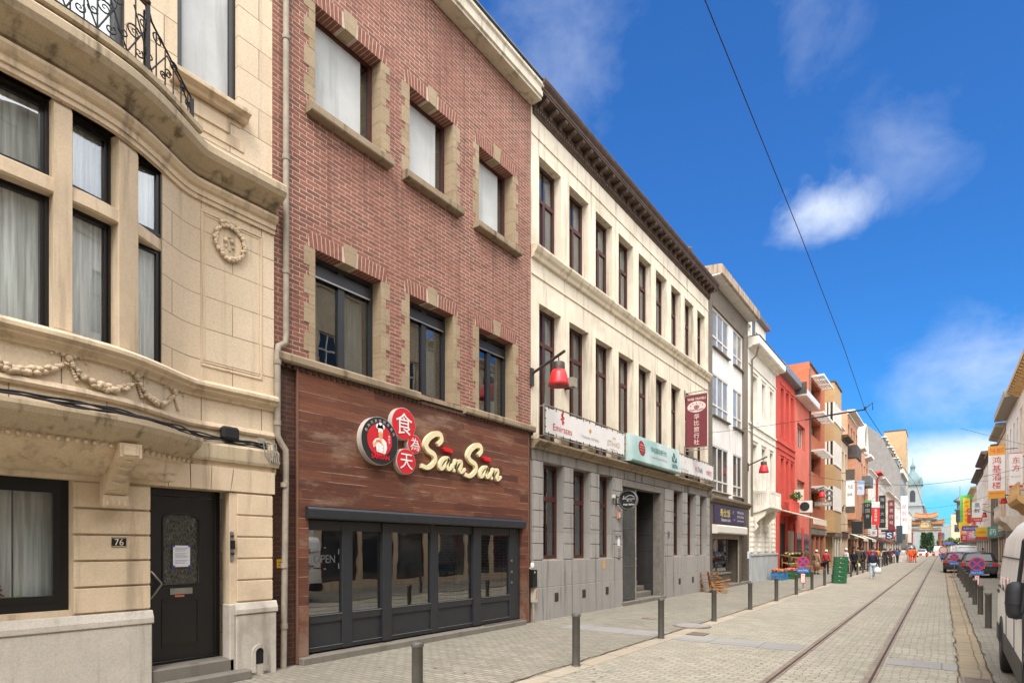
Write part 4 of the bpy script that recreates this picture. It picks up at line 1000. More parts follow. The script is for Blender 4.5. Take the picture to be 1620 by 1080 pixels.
# entrance with folding gate
m = MB(); m.box(-8.5, -8.40, 16.55, 16.62, 0, 3.9); m.prism([(16.62, 3.70), (19.92, 3.70), (19.92, 3.86), (16.62, 3.86)], 'x', -8.2, -7.90); m.box(-8.2, -7.91, 19.60, 19.92, 0, 3.70); m.box(-8.2, -7.95, 16.62, 16.68, 0, 3.70)
m.build('doorway_frame', plain('painted_portal', srgb(122, 116, 108), .7, 0, .3, .2), B3, bevel=.01)
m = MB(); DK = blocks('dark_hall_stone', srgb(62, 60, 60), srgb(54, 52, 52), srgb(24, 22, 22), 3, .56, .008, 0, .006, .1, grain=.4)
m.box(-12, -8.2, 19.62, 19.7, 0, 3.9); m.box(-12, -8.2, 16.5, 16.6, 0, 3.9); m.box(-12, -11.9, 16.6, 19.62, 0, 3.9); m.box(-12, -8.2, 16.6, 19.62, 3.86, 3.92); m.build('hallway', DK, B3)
m = MB()
m.box(-12, -7.84, 16.55, 19.95, -.02, .13)
for i in range(4): m.box(-12, -8.0-.26*(i+1), 16.7, 19.60, .13+.17*i+.001, .30+.17*i)
m.build('steps', STEPST, B3, bevel=.015)
m = MB(); n = 46
for i in range(n):
    y = 16.70+i*(17.62-16.70)/(n-1); x = -8.0+(.016 if i % 2 else -.016); m.box(x-.008, x+.008, y-.010, y+.010, .15, 3.68)
for z in (.2, 1.2, 1.5, 2.4, 3.4): m.box(-8.02, -7.975, 16.69, 17.64, z, z+.03)
m.build('folding_gate', plain('gate_grey', srgb(100, 100, 98), .5, .4, .5, .2), B3)
MB().box(-8.03, -7.96, 17.63, 17.68, .14, 3.69).box(-7.96, -7.94, 17.645, 17.67, 1.2, 1.24).box(-7.96, -7.94, 17.645, 17.67, 1.42, 1.5).build('gate_post', PIPE, B3)
def small(name, label, cat, parts, group=None):
    (x0, x1, y0, y1, z0, z1) = parts[0][0]
    t = thing(name, label, cat, ((x0+x1)/2, (y0+y1)/2, z0), group)
    for k, (bx_, mm, nm) in enumerate(parts): MB().box(*bx_).build(nm, mm, t, bevel=.004)
    return t
n7 = thing('house_numbers', 'metal house numbers 70 72 on the grey pier beside the gate', 'house number', (-7.92, 16.3, 2.1))
MB().text('70-72', (-7.93, 16.30, 2.11), .16, fit=.40, height=.13, depth=.008).build('digits', BLACK, n7)
small('intercom', 'grey intercom panel with bell buttons below a paper slip', 'intercom', [((-7.93, -7.90, 16.22, 16.42, 1.50, 1.80), plain('intercom_grey', srgb(150, 146, 138), .5), 'panel')]+[((-7.90, -7.893, 16.25+.1*j, 16.29+.1*j, 1.54+.07*i, 1.565+.07*i), INK, 'button') for i in range(4) for j in range(2)])
small('wall_notice', 'narrow white paper slip above the intercom', 'notice', [((-7.93, -7.925, 16.26, 16.42, 1.86, 2.06+.04), PAPER, 'sheet')])
small('alarm_box', 'small orange framed box on the grey pier under the round sign', 'alarm box', [((-7.93, -7.88, 16.22, 16.38, 2.68, 2.92), plain('orange_box', srgb(196, 128, 96), .6), 'case'), ((-7.88, -7.872, 16.25, 16.35, 2.72, 2.88), PAPER, 'face')])
small('white_camera', 'tiny white camera box on the pier left of the round sign', 'camera', [((-7.93, -7.86, 15.88, 16.0, 3.28, 3.38), WHITEP, 'case')])
small('yellow_label', 'small ochre utility marker on the grey plinth near the third window', 'marker', [((-7.93, -7.918, 15.30, 15.44, 1.20, 1.42), plain('ochre_plate', srgb(206, 160, 90), .7), 'plate')])
small('floodlight', 'boxy grey floodlight mounted between the first two cream windows', 'floodlight', [((-8.0, -7.86, 13.24, 13.34, 5.95, 6.02), IRON, 'bracket'), ((-7.90, -7.70, 13.20, 13.42, 5.98, 6.22), PIPE, 'housing')])
# pier plaque 68
n68 = thing('small_plaque', 'little grey plaque on the pier right of the dark doorway', 'plaque', (-7.92, 20.4, 2.2)); MB().box(-7.93, -7.92, 20.3, 20.46, 2.15, 2.4).text('68', (-7.92, 20.38, 2.27), .1, depth=.002, mi=1).build('plate', [plain('plaque_grey', srgb(104, 100, 96), .6), INK], n68)
# ---- agency banners
BANW = plain('banner_white', srgb(226, 222, 218), .6, 0, .3, .04); GOLDP = plain('print_gold', srgb(214, 160, 70), .6); GREYP = plain('print_grey', srgb(170, 165, 160), .6); EMR = plain('print_red', srgb(205, 60, 60), .6); PGREEN = plain('print_green', srgb(40, 90, 80), .6); PBLUE = plain('print_navy', srgb(50, 56, 100), .6); PSAND = plain('print_sand', srgb(200, 176, 140), .6)
def banner(name, label, y0, y1, z0, z1, X0=-7.78):
    t = thing(name, label, 'banner', (X0, (y0+y1)/2, z0), 'advertising banners over the travel agency')
    MB().box(X0-.012, X0, y0+.08, y1-.08, z0+.06, z1-.06).build('sheet', BANW, t)
    f = MB(); r = .02
    f.tube([(X0-.01, y0, z0), (X0-.01, y1, z0)], r, 8); f.tube([(X0-.01, y0, z1), (X0-.01, y1, z1)], r, 8); f.tube([(X0-.01, y0, z0), (X0-.01, y0, z1)], r, 8); f.tube([(X0-.01, y1, z0), (X0-.01, y1, z1)], r, 8)
    for y in (y0+.1, (y0+y1)/2, y1-.1):
        for z in (z0, z1): f.tube([(X0-.01, y, z), (-8.0, y, z)], .014, 6)
    f.build('frame', plain('banner_tube', srgb(150, 142, 128), .5, .3), t)
    ty = MB(); n = int((y1-y0)/.33)
    for i in range(n):
        y = y0+.2+i*(y1-y0-.4)/(n-1)
        for a, b in ((z0, z0+.09), (z1-.09, z1)): ty.box(X0, X0+.008, y-.012, y+.012, a, b)
    for z in (z0+.2, z0+.4, z0+.6):
        for y in (y0, y1-.09): ty.box(X0, X0+.008, y, y+.09, z-.01, z+.01)
    ty.build('ties', RUBBER, t); return t
b1 = banner('airline_banner', 'white banner on a tube frame listing airlines, left of the green sign', 11.96, 16.50, 4.55, 5.28)
p = MB(); F_ = -7.778
p.text('Emirates', (F_, 12.82, 4.80), .2, fit=.92, height=.17, mi=0)
for dy, dz, w, h in ((0, .30, .03, .10), (-.03, .22, .05, .05), (.03, .17, .07, .035), (-.03, .12, .08, .03), (.02, .06, .07, .03), (.0, .01, .045, .025)): p.shape(ell(dy, dz, w, h, 12), (F_, 12.82, 4.93), d=.002, mi=0)
for a in range(-2, 3): p.shape([(0, 0), (.04+.02*a, .10), (.11*sin(a*.55), .17*cos(a*.5)), (-.03+.02*a, .09)], (F_, 14.27, 4.90), d=.002+.0003*abs(a), mi=1)
p.text('Vietnam Airlines', (F_, 14.27, 4.80), .1, fit=.98, height=.09, mi=2)
p.text('ETIHAD', (F_, 15.70, 4.84), .2, fit=.80, height=.15, mi=3); p.text('AIRWAYS', (F_, 15.70, 4.67), .1, fit=.45, height=.055, mi=2)
for k in range(4): p.shape([(-.12+.05*k, 0), (-.09+.05*k, .07), (-.07+.05*k, 0)], (F_, 15.75, 4.99), d=.002, mi=3)
p.build('print', [EMR, GOLDP, GREYP, PSAND], b1)
b2 = banner('airline_banner', 'white banner on a tube frame with faint red airline marks, right of the green sign', 20.75, 25.10, 4.55, 5.28)
p = MB(); p.text('VLM airlines', (F_, 21.6, 4.72), .1, fit=.8, height=.09, mi=2); p.shape([(0, 0), (.05, .12), (.08, .02)], (F_, 21.6, 4.95), d=.002, mi=2)
p.text('THAI', (F_, 23.32, 4.88), .2, fit=.6, height=.2, mi=4); p.shape([(-.2, 0), (-.05, .12), (0, 0), (-.05, -.12)], (F_, 22.95, 4.88), d=.002, mi=1); p.shape([(.0, .02), (-.12, .10), (-.10, -.05)], (F_, 22.93, 4.88), d=.003, mi=0)
p.text('大韩航空', (F_, 24.42, 4.88), .2, fit=.72, height=.22, mi=0); p.build('print', [EMR, GOLDP, GREYP, PSAND, PBLUE], b2)
gsn = thing('travel_agency_sign', 'pale green sign box with a red globe, Chinese name and IATA mark', 'sign', (-7.75, 18.6, 4.5), 'shop signs')
mt = NT('pale_green_face'); pp, _ = mt.pos(); nn_ = mt.noise(pp, .8, 3, .5); SIGNG = mt.out(mt.mix(mt.ramp(nn_, .35, .65), srgb(150, 184, 178), srgb(196, 212, 208)), .45, 0, .4)
MB().prism([(-8.0, 4.46), (-7.62, 4.46), (-7.58, 4.50), (-7.66, 5.30), (-8.0, 5.30)], 'y', 16.56, 20.70).build('sign_box', SIGNG, gsn, bevel=.01)
p = MB(); nx = Vector((.08, 0, -.80)).normalized(); UP = Vector((-.08, 0, .80)).normalized()
def gp(y, z): return (-7.58-.1*(z-4.5)+.004, y, z)
p.disc(gp(17.35, 4.93), .24, up=UP, d0=0, d1=.004, ry=.24, mi=1); p.disc(gp(17.35, 4.93), .16, up=UP, d0=.004, d1=.007, mi=0)
for k in range(3): p.box(-7.60, -7.585, 17.12, 17.58, 4.85+k*.08, 4.858+k*.08, 5)
p.text('华比国际旅行社', gp(18.75, 5.0), .3, up=UP, fit=1.35, height=.19, mi=2); p.text('Agence de Voyages WABI Travels', gp(18.75, 4.74), .1, up=UP, fit=1.30, height=.08, mi=0)
p.text('IATA', gp(20.12, 4.66), .2, up=UP, fit=.52, height=.14, mi=3, bold=.02)
for sx_ in (-1, 1):
    for k in range(2): p.shape([(0, 0), (sx_*.20, .12+.10*k), (sx_*.22, .02+.10*k)], gp(20.12, 4.80), up=UP, d=.004, mi=3)
p.shape(ell(0, .24, .07, .11), gp(20.12, 4.80), up=UP, d=.004, mi=3)
p.build('print', [EMR, plain('print_darkred', srgb(130, 50, 50), .6), PGREEN, plain('print_dkgreen', srgb(46, 70, 66), .6), SWH, SIGNG], gsn)
# hair salon disc, facing up the street
hs_ = thing('hair_salon_sign', 'round black hanging sign reading Hair Salon beside the gated doorway', 'sign', (-7.6, 16.2, 3.2), 'shop signs')
c0 = Vector((-7.52, 16.15, 3.22)); RT = (1, 0, 0); R_ = .265
MB().disc(c0, R_, RT, (0, 0, 1), -.02, .02, 48).build('disc', SBLK, hs_)
m = MB(); N_ = 48
for k in range(N_):
    a, b = 2*pi*k/N_, 2*pi*(k+1)/N_
    V = [c0+Vector((cos(q)*r, dy, sin(q)*r)) for q in (a, b) for (r, dy) in ((R_+.001, -.07), (R_+.014, -.07), (R_+.014, .07), (R_+.001, .07))]
    m.add(V, [(0, 1, 5, 4), (1, 2, 6, 5), (2, 3, 7, 6), (3, 0, 4, 7)])
m.build('rim', STEEL, hs_)
m = MB(); m.tube([c0+Vector((.31*cos(a), 0, .31*sin(a))) for a in [radians(100+k*8) for k in range(21)]], .014, 6); m.box(-7.93, -7.91, 16.13, 16.17, 3.06, 3.38); m.box(-7.91, -7.80, 16.14, 16.16, 3.30, 3.33); m.box(-7.91, -7.80, 16.14, 16.16, 3.10, 3.13); m.build('bracket', SBLK, hs_)
p = MB(); fc = c0+Vector((0, -.022, 0)); pt = lambda x, z: fc+Vector((x, 0, z))
p.text('Hair Salon', pt(.02, -.13), .1, RT, fit=.34, height=.05, depth=.002, bold=.02); p.text('HAIRIANG', pt(.06, .03), .05, RT, fit=.30, height=.03, depth=.002); p.text('名 人', pt(.04, -.02), .05, RT, fit=.18, height=.05, depth=.002)
p.tube([pt(-.12+.04*k, .045+.09*sin(pi*k/9)) for k in range(9)], .006, 5); p.tube([pt(-.14, .13), pt(-.14, .05), pt(-.19, .04), pt(-.12, .035)], .008, 5); p.build('print', SWH, hs_)
# perpendicular maroon banner
wb = thing('hanging_banner', 'tall maroon banner reading WABI TRAVELS with Chinese characters on two rods', 'banner', (-7.5, 22.2, 5.6), 'shop signs')
Y = 22.2; MAR = plain('maroon_cloth', srgb(122, 62, 68), .8, 0, .2, .1)
MB().box(-7.93, -7.13, Y-.01, Y+.01, 5.62, 7.62).build('cloth', MAR, wb)
m = MB()
for z in (7.72, 5.50): m.tube([(-8.0, Y, z), (-7.05, Y, z+.03)], .018, 8)
m.box(-7.94, -7.12, Y-.02, Y+.02, 5.60, 5.63); m.box(-7.94, -7.12, Y-.02, Y+.02, 7.61, 7.64)
m.box(-8.0, -7.97, Y-.05, Y+.05, 7.55, 7.85); m.box(-8.0, -7.97, Y-.05, Y+.05, 5.38, 5.7); m.each('rod', PIPE, wb)
p = MB(); PINK = plain('pale_pink_print', srgb(226, 200, 190), .7)
p.text('WABI TRAVELS', (-7.53, Y-.011, 7.46), .1, RT, fit=.70, height=.095, mi=0, bold=.02)
p.disc((-7.53, Y-.011, 7.16), .35, RT, (0, 0, 1), 0, .002, 40, 0, ry=.21)
for k in range(5): a = radians(160-35*k); p.disc((-7.53+.24*cos(a), Y-.011, 7.16+.13*sin(a)), .025, RT, (0, 0, 1), .002, .004, 10, 1)
p.disc((-7.53, Y-.011, 7.15), .11, RT, (0, 0, 1), .002, .004, 20, 2, ry=.08); p.disc((-7.53, Y-.011, 7.16), .05, RT, (0, 0, 1), .004, .006, 16, 3)
p.tube([(-7.80+.06*k, Y-.016, 7.07-.035*abs(sin(k*.8))) for k in range(10)], .013, 5, 1)
for k, ch in enumerate('华比旅行社'): p.text(ch, (-7.53, Y-.011, 6.79-.243*k), .22, RT, mi=0, bold=.01)
p.build('print', [PINK, plain('print_brown', srgb(110, 96, 90), .7), plain('print_bluegrey', srgb(110, 124, 140), .7), EMR], wb)
# ================================================================ helpers for the smaller houses
FARP = plain('far_glass', srgb(58, 62, 66), .06, 0, .9, .4, .8)
FARC = plain('far_glass_curtained', srgb(150, 150, 142), .15, 0, .6, .3, .9)
ROOFT = plain('dark_roof', srgb(82, 76, 72), .8, 0, .3, .2)
def house(name, label, X, dr, y0, y1, h, wm, rows, cols, fm, depth=.2, sill=True, sm=None, cornice=(.35, .35), cm=None, ground='shop', gm=None, hb=.62, vb=1, back=9., pitched=0, gcols=None, cat='house', fw=.06, surround=None, gz=3.3, detail=True):
    B = thing(name, label, cat, (X, (y0+y1)/2, 0)); m = MB()
    holes = [(a, b, c, d) for c, d in rows for a, b in cols]
    gc = gcols or [(y0+.35+(y1-y0-.7)*i/3+.12, y0+.35+(y1-y0-.7)*(i+1)/3-.12) for i in range(3)]
    gh = [(a, b, .35, 2.75) for a, b in gc] if ground else []
    wall_sheet(m, X, dr, y0, y1, 0, h, holes+gh, depth); shell(m, X, dr, y0, y1, 0, h, back); m.build('wall', wm, B)
    for k, (a, b, c, d) in enumerate(holes):
        w = b-a; bars = [(a+w*(i+1)/(vb+1), .06) for i in range(vb)] if w > .7 else []
        window(B, X-dr*(depth-.06), dr, a, b, c, d, fm, FARC if (k*7+int(y0)) % 5 < 2 else FARP, fw, .05, vb=bars, hb=[(c+(d-c)*hb, .06)] if hb else (), sill=(.07, .07, .05) if sill else None, sillm=sm or SILLST)
    if surround:
        for (a, b, c, d) in holes:
            q = MB(); e = dr*.03; q.box(X, X+e, a-.14, a-.002, c, d+.14); q.box(X, X+e, b+.002, b+.14, c, d+.14); q.box(X, X+e*1.8, a-.16, b+.16, d+.141, d+.26); q.build('window_surround', surround, B)
    if ground:
        q = MB(); gmm = gm or ANTH
        for i, (a, b, c, d) in enumerate(gh):
            o = window(B, X-dr*.12, dr, a, b, c, d, gmm, FARP, .07, .05, hb=[(2.35, .05)], name='shop_window' if i != 1 else 'door')
        q.box(X, X+dr*.10, y0+.15, y1-.15, 2.82, gz); q.box(X, X+dr*.14, y0+.1, y1-.1, gz+.002, gz+.08); q.build('shop_fascia', gmm, B, bevel=.01)
    if cornice:
        o_, ch = cornice; q = MB(); cmm = cm or wm
        q.prism([(X-dr*.01, h-ch), (X+dr*.08, h-ch), (X+dr*.12, h-ch*.6), (X+dr*o_*.8, h-ch*.4), (X+dr*o_, h-ch*.3), (X+dr*o_, h+.02), (X-dr*.01, h+.05)], 'y', y0, y1); q.build('cornice', cmm, B, bevel=.01)
    if gz and y0 > 50:
        cy_ = y0+.9; MB().box(X-dr*2.2, X-dr*1.5, cy_, cy_+.9, h-.1, h+1.5).lathe([(.14, h+1.5), (.12, h+1.9), (.16, h+1.92)], (X-dr*1.85, cy_+.3, 0), 8).lathe([(.14, h+1.5), (.12, h+1.8), (.16, h+1.82)], (X-dr*1.85, cy_+.65, 0), 8).build('chimney', DKP, B)
    if pitched:
        q = MB(); q.prism([(X-dr*.15, h+.02), (X-dr*back/2, h+pitched), (X-dr*(back-.1), h+.02)], 'y', y0+.03, y1-.03); q.build('roof', ROOFT, B)
    return B
def balcony(B, X, dr, y0, y1, z, h=.95, out=.8, m1=None, solid=False, name='balcony', m2=None):
    m = MB(); m.box(X, X+dr*out, y0, y1, z-.16, z); sl = m.build(name, m1, B, bevel=.015); r = MB(); m2 = m2 or m1
    if solid: r.box(X+dr*(out-.09), X+dr*(out-.02), y0+.03, y1-.03, z, z+h); r.box(X, X+dr*(out-.09), y0+.03, y0+.1, z, z+h); r.box(X, X+dr*(out-.09), y1-.1, y1-.03, z, z+h)
    else:
        r.box(X, X+dr*(out-.02), y0+.03, y0+.10, z+h-.08, z+h); r.box(X, X+dr*(out-.02), y1-.1, y1-.03, z+h-.08, z+h); r.box(X+dr*(out-.1), X+dr*(out-.02), y0+.101, y1-.101, z+h-.08, z+h)
        n = max(2, int((y1-y0)/.16))
        for i in range(n+1): y = y0+.05+(y1-y0-.1)*i/n; r.box(X+dr*(out-.07), X+dr*(out-.04), y-.02, y+.02, z, z+h-.08)
        k = max(2, int(out/.16))
        for i in range(k):
            for y in (y0+.06, y1-.06): x = X+dr*(.05+(out-.15)*i/k); r.box(x-.015, x+.015, y-.02, y+.02, z, z+h-.08)
    r.build('balustrade', m2, sl); return sl
# ================================================================ 4. white panelled house with shop
GB = blocks('ribbed_grey_brick', srgb(150, 138, 124), srgb(132, 120, 106), srgb(86, 78, 70), .4, .075, .016, .5, .012, .1, grain=.3)
WPAN = plaster('white_panel', srgb(236, 232, 226), srgb(150, 144, 134), .25, 0, .25); DKP = plaster('taupe_pilaster', srgb(128, 118, 106), srgb(80, 72, 62), .3, .1, .3)
B4 = thing('white_panel_house', 'white panelled house with strips of white windows above a purple shop sign', 'house', (-8, 28.2, 0))
m = MB(); X = -8.0; wins = [(25.72, 28.15, 3), (28.92, 30.45, 2)]; rows4 = [(10.58, 12.24), (7.60, 9.44), (4.28, 6.30)]
wall_sheet(m, X-.06, 1, 25.62, 30.52, 4.1, 12.30, [(a, b, c, d) for a, b, n in wins for c, d in rows4], .12); m.build('panel_wall', WPAN, B4)
m = MB(); wall_sheet(m, X, 1, 25.07, 31.36, 3.75, 13.5, [(25.62, 30.52, 4.1, 12.42)], .1); shell(m, X, 1, 25.07, 31.36, 0, 13.7); m.build('wall', GB, B4)
MB().box(-8.1, -7.96, 30.50, 31.15, 3.9, 12.5).box(-8.1, -7.975, 25.60, 30.52, 12.28, 12.44).build('pilaster', DKP, B4)
MB().box(-8.6, -7.52, 25.1, 31.38, 13.30, 13.36).build('soffit', WPAN, B4); MB().prism([(-7.52, 13.27), (-7.42, 13.32), (-7.42, 13.70), (-7.5, 13.72), (-8.6, 13.85), (-8.6, 13.361), (-7.52, 13.361)], 'y', 25.08, 31.4).build('roof_edge', plaster('worn_eaves', srgb(168, 150, 132), srgb(92, 66, 50), .5, 0, .8), B4, bevel=.01)
MB().box(-9.4, -8.7, 25.2, 25.8, 13.7, 14.5).lathe([(.18, 14.5), (.14, 14.9), (.2, 14.92), (.2, 14.98)], (-9.05, 25.5, 0), 14).build('chimney', DKP, B4)
for a, b, n in wins:
    for c, d in rows4:
        window(B4, X-.07, 1, a, b, c, d, WHITEP, FARC if c > 7 else FARP, .06, .06, vb=[(a+(b-a)*(i+1)/n, .08) for i in range(n-1)], hb=[(c+.48, .07)], sill=(.14, .06, .05), sillm=DKP)
m = MB(); m.prism([(-8, 3.74), (-7.9, 3.76), (-7.84, 3.86), (-7.78, 3.92), (-7.78, 4.0), (-8, 4.08)], 'y', 25.07, 31.36); m.build('shop_cornice', plaster('brown_stone', srgb(126, 112, 96), srgb(70, 60, 50), .4, 0, .7), B4)
BRN = plain('brown_shopfront', srgb(96, 86, 76), .6, 0, .3, .2); m = MB()
m.box(-8.05, -7.93, 25.10, 31.30, 2.84, 3.735); m.box(-8.6, -7.93, 25.10, 25.42, 0, 2.838); m.box(-8.6, -7.93, 29.55, 29.95, 0, 2.838); m.box(-8.6, -7.93, 31.0, 31.30, 0, 2.838); m.box(-8.3, -7.93, 25.42, 28.0, 0, .62)
m.build('shopfront', BRN, B4, bevel=.01)
MB().box(-8.3, -7.88, 25.40, 28.02, .622, .69).build('shop_sill', STEPST, B4); MB().box(-8.6, -7.80, 25.3, 31.2, 0, .12).build('step', STEPST, B4)
MB().prism([(-7.93, 2.42), (-7.72, 2.42), (-7.68, 2.46), (-7.68, 2.74), (-7.72, 2.80), (-7.93, 2.82)], 'y', 25.35, 30.05).build('shutter_box', WHITEP, B4, bevel=.01)
m = MB()
for k in range(4): m.box(-7.96, -7.945, 25.43, 29.5, 2.20+k*.055, 2.245+k*.055)
m.box(-7.97, -7.94, 29.40, 29.54, .12, 2.42); m.build('shutter_slats', PIPE, B4)
o = window(B4, -8.05, 1, 25.43, 28.0, .69, 2.42, ANTH, GLASSD, .06, .05, name='shop_window'); MB().box(-8.12, -8.11, 25.5, 27.6, .72, 1.15).build('poster', plain('poster_print', srgb(214, 208, 200), .6, 0, .3, .5, 7), o)
MB().box(-8.7, -8.65, 25.4, 31.0, 0, 2.84).build('back_wall', plain('navy_interior', srgb(38, 42, 62), .8), B4)
MB().box(-8.25, -8.2, 30.0, 30.95, .13, 2.2).build('door', plain('blue_door', srgb(44, 56, 92), .5), B4)
MB().box(-7.928, -7.92, 30.98, 31.28, 1.25, 1.62).build('door_notice', PAPER, B4)
ps = thing('purple_shop_sign', 'dark purple shop sign with yellow Chinese characters and white small print', 'sign', (-7.9, 27.8, 2.9), 'shop signs')
MB().box(-7.93, -7.87, 25.5, 30.3, 2.90, 3.66).build('board', plain('purple_board', srgb(58, 50, 82), .5), ps)
p = MB(); p.text('寿比', (-7.868, 26.75, 3.36), .4, fit=1.0, height=.36, mi=0); p.text('饭', (-7.868, 27.55, 3.36), .4, fit=.5, height=.36, mi=0); p.text('TAKEAWAY SUSHI', (-7.868, 27.1, 3.04), .1, fit=1.4, height=.12, mi=1)
for k, s_ in enumerate(('WOK & GRILL', '03 232 38 62', 'www.take-away.be')): p.text(s_, (-7.868, 29.5, 3.48-k*.2), .1, fit=1.15, height=.1, mi=1)
p.tube([(-7.865, 28.35+.15*sin(k*.7), 3.05+.05*k) for k in range(10)], .02, 5, 2); p.build('print', [plain('yellow_print', srgb(236, 220, 120), .6), SWH, plain('grey_violet', srgb(120, 112, 140), .6)], ps)
# ================================================================ 5. white classical house
WCL = plaster('ivory_paint', srgb(236, 230, 216), srgb(150, 138, 116), .3, 0, .3); DPL = plaster('greyblue_plinth', srgb(186, 190, 190), srgb(120, 118, 112), .35, 0, .4)
B5 = house('ivory_town_house', 'ivory painted classical town house with a carved white balcony and a dormer storey', -8, 1, 31.4, 37.6, 12.4, WCL, [(8.5, 10.85), (4.85, 7.27)], [(32.25, 33.2), (34.1, 35.0), (35.95, 36.85)], WHITEP, .28, ground=None, surround=WCL, cornice=None, vb=1, sm=WCL)
m = MB(); m.prism([(-8, 12.02), (-7.85, 12.05), (-7.8, 12.12), (-7.52, 12.14), (-7.46, 12.2), (-7.46, 12.52), (-7.5, 12.56), (-8.3, 12.58)], 'y', 31.4, 37.62); m.build('gutter_box', WCL, B5, bevel=.01); MB().box(-8.3, -7.44, 31.39, 37.63, 12.581, 12.61).build('roof_lead', ZINC, B5)
m = MB(); m.box(-8.02, -7.93, 31.42, 37.58, 8.18, 8.26); m.box(-8.02, -7.96, 31.42, 37.58, 7.78, 7.83); m.box(-8.02, -7.95, 31.42, 37.58, 11.25, 11.3); m.build('string_course', WCL, B5)
m = MB(); wall_sheet(m, -8.55, 1, 31.6, 37.5, 12.4, 14.75, [(32.6, 34.2, 12.9, 14.1), (35.2, 36.6, 12.9, 14.1)], .25); shell(m, -8.55, 1, 31.6, 37.5, 12.4, 14.75, 5); m.build('dormer_wall', WCL, B5)
MB().box(-9.5, -8.28, 31.55, 37.6, 14.751, 14.98).box(-8.56, -8.5, 34.4, 34.9, 12.6, 14.7).build('dormer_roof', ZINC, B5)
for a, b in ((32.6, 34.2), (35.2, 36.6)): window(B5, -8.7, 1, a, b, 12.9, 14.1, WHITEP, FARP, .08, .05, vb=[((a+b)/2, .06)], name='dormer_window')
for y in (31.95, 33.5, 35.1, 36.7):
    m = MB(); m.box(-8, -7.86, y-.16, y+.16, 1.55, 3.4)
    for k in range(7): m.box(-8, -7.84, y-.19, y+.19, 1.6+k*.26, 1.7+k*.26)
    m.build('rusticated_pier', WCL, B5, bevel=.01)
MB().box(-8.02, -7.88, 31.42, 37.56, .0, 1.38).box(-8.02, -7.84, 31.42, 37.56, 1.381, 1.5).build('plinth', DPL, B5, bevel=.01)
for a, b in ((32.25, 33.2), (33.8, 34.8), (35.4, 36.4)): window(B5, -7.99, 1, a, b, 1.5, 3.4, WHITEP, FARC, .08, .04, vb=[((a+b)/2, .05)], name='ground_window')
bl_ = MB(); bl_.prism([(-8, 3.62), (-7.7, 3.66), (-7.3, 3.8), (-7.12, 3.86), (-7.12, 3.98), (-8, 3.98)], 'y', 32.1, 34.9); bs = bl_.build('balcony', WCL, B5, bevel=.02)
m = MB(); m.box(-7.24, -7.14, 32.15, 34.85, 4.62, 4.75); m.box(-8, -7.24, 32.15, 32.27, 4.62, 4.75)
for (x0, x1, a, b) in ((-7.24, -7.14, 32.15, 32.4), (-7.24, -7.14, 33.3, 33.7), (-7.24, -7.14, 34.6, 34.85), (-7.9, -7.75, 32.15, 32.25), (-7.34, -7.24, 32.15, 32.25)): m.box(x0, x1, a, b, 3.98, 4.62)
for k in range(6): m.lathe([(.045, 3.98), (.06, 4.1), (.03, 4.3), (.06, 4.5), (.045, 4.62)], (-7.19, 32.5+k*.14, 0), 8); m.lathe([(.045, 3.98), (.06, 4.1), (.03, 4.3), (.06, 4.5), (.045, 4.62)], (-7.19, 33.8+k*.14, 0), 8)
for k in range(4): m.lathe([(.04, 3.98), (.055, 4.1), (.03, 4.3), (.055, 4.5), (.04, 4.62)], (-7.68+k*.1, 32.2, 0), 8)
m.build('balustrade', WCL, bs)
for y in (32.35, 34.55):
    m = MB(); m.prism([(-8, 2.7), (-7.82, 2.72), (-7.72, 2.9), (-7.8, 3.1), (-7.6, 3.3), (-7.4, 3.45), (-7.3, 3.7), (-8, 3.7)], 'y', y-.14, y+.14); m.build('console', WCL, B5, bevel=.02)
r = thing('rain_pipe', 'dark thin downpipe on the ivory house beside the white panelled one', 'downpipe', (-7.9, 31.8, 0)); MB().tube([(-7.6, 31.85, 12.1), (-7.7, 31.85, 11.7), (-7.92, 31.85, 11.5), (-7.92, 31.85, 0)], .05, 8).build('pipe', DKP, r)
# ================================================================ 6-7. the two red houses
RED1 = plaster('deep_red_render', srgb(204, 88, 76), srgb(130, 58, 50), .2, 0, .25); RED2 = plaster('salmon_red_render', srgb(216, 118, 100), srgb(150, 80, 66), .2, 0, .2)
B6 = house('deep_red_house', 'deep red rendered house with three tall narrow windows and a red balcony', -8, 1, 37.6, 43.3, 12.6, RED1, [(8.6, 11.70), (4.7, 7.35)], [(38.85, 39.75), (40.35, 41.2), (41.85, 42.7)], RED1, .28, ground=None, surround=RED1, sm=RED1, cornice=None)
MB().prism([(-8, 12.4), (-7.66, 12.45), (-7.58, 12.5), (-7.58, 12.92), (-8.2, 12.98)], 'y', 37.65, 43.4).build('gutter', plain('grey_gutter', srgb(130, 130, 132), .5, .2), B6)
MB().box(-8.02, -7.93, 37.65, 43.25, 8.2, 8.3).box(-8.02, -7.95, 37.65, 43.25, 7.82, 7.88).box(-8.02, -7.94, 37.65, 43.25, 4.2, 4.28).build('string_course', RED1, B6)
m = MB(); m.prism([(-8, 3.75), (-7.6, 3.82), (-7.35, 3.92), (-7.35, 4.0), (-8, 4.0)], 'y', 38.8, 41.4); bs = m.build('balcony', RED1, B6, bevel=.02)
m = MB(); m.box(-7.48, -7.38, 38.85, 41.35, 4.6, 4.7); m.box(-8, -7.48, 38.85, 38.95, 4.6, 4.7)
for y in (38.9, 40.1, 41.25): m.box(-7.48, -7.38, y-.1, y+.1, 4.0, 4.6)
for k in range(7): m.lathe([(.045, 4.0), (.06, 4.15), (.03, 4.3), (.05, 4.5), (.045, 4.6)], (-7.43, 39.1+k*.13, 0), 8); m.lathe([(.045, 4.0), (.06, 4.15), (.03, 4.3), (.05, 4.5), (.045, 4.6)], (-7.43, 40.3+k*.13, 0), 8)
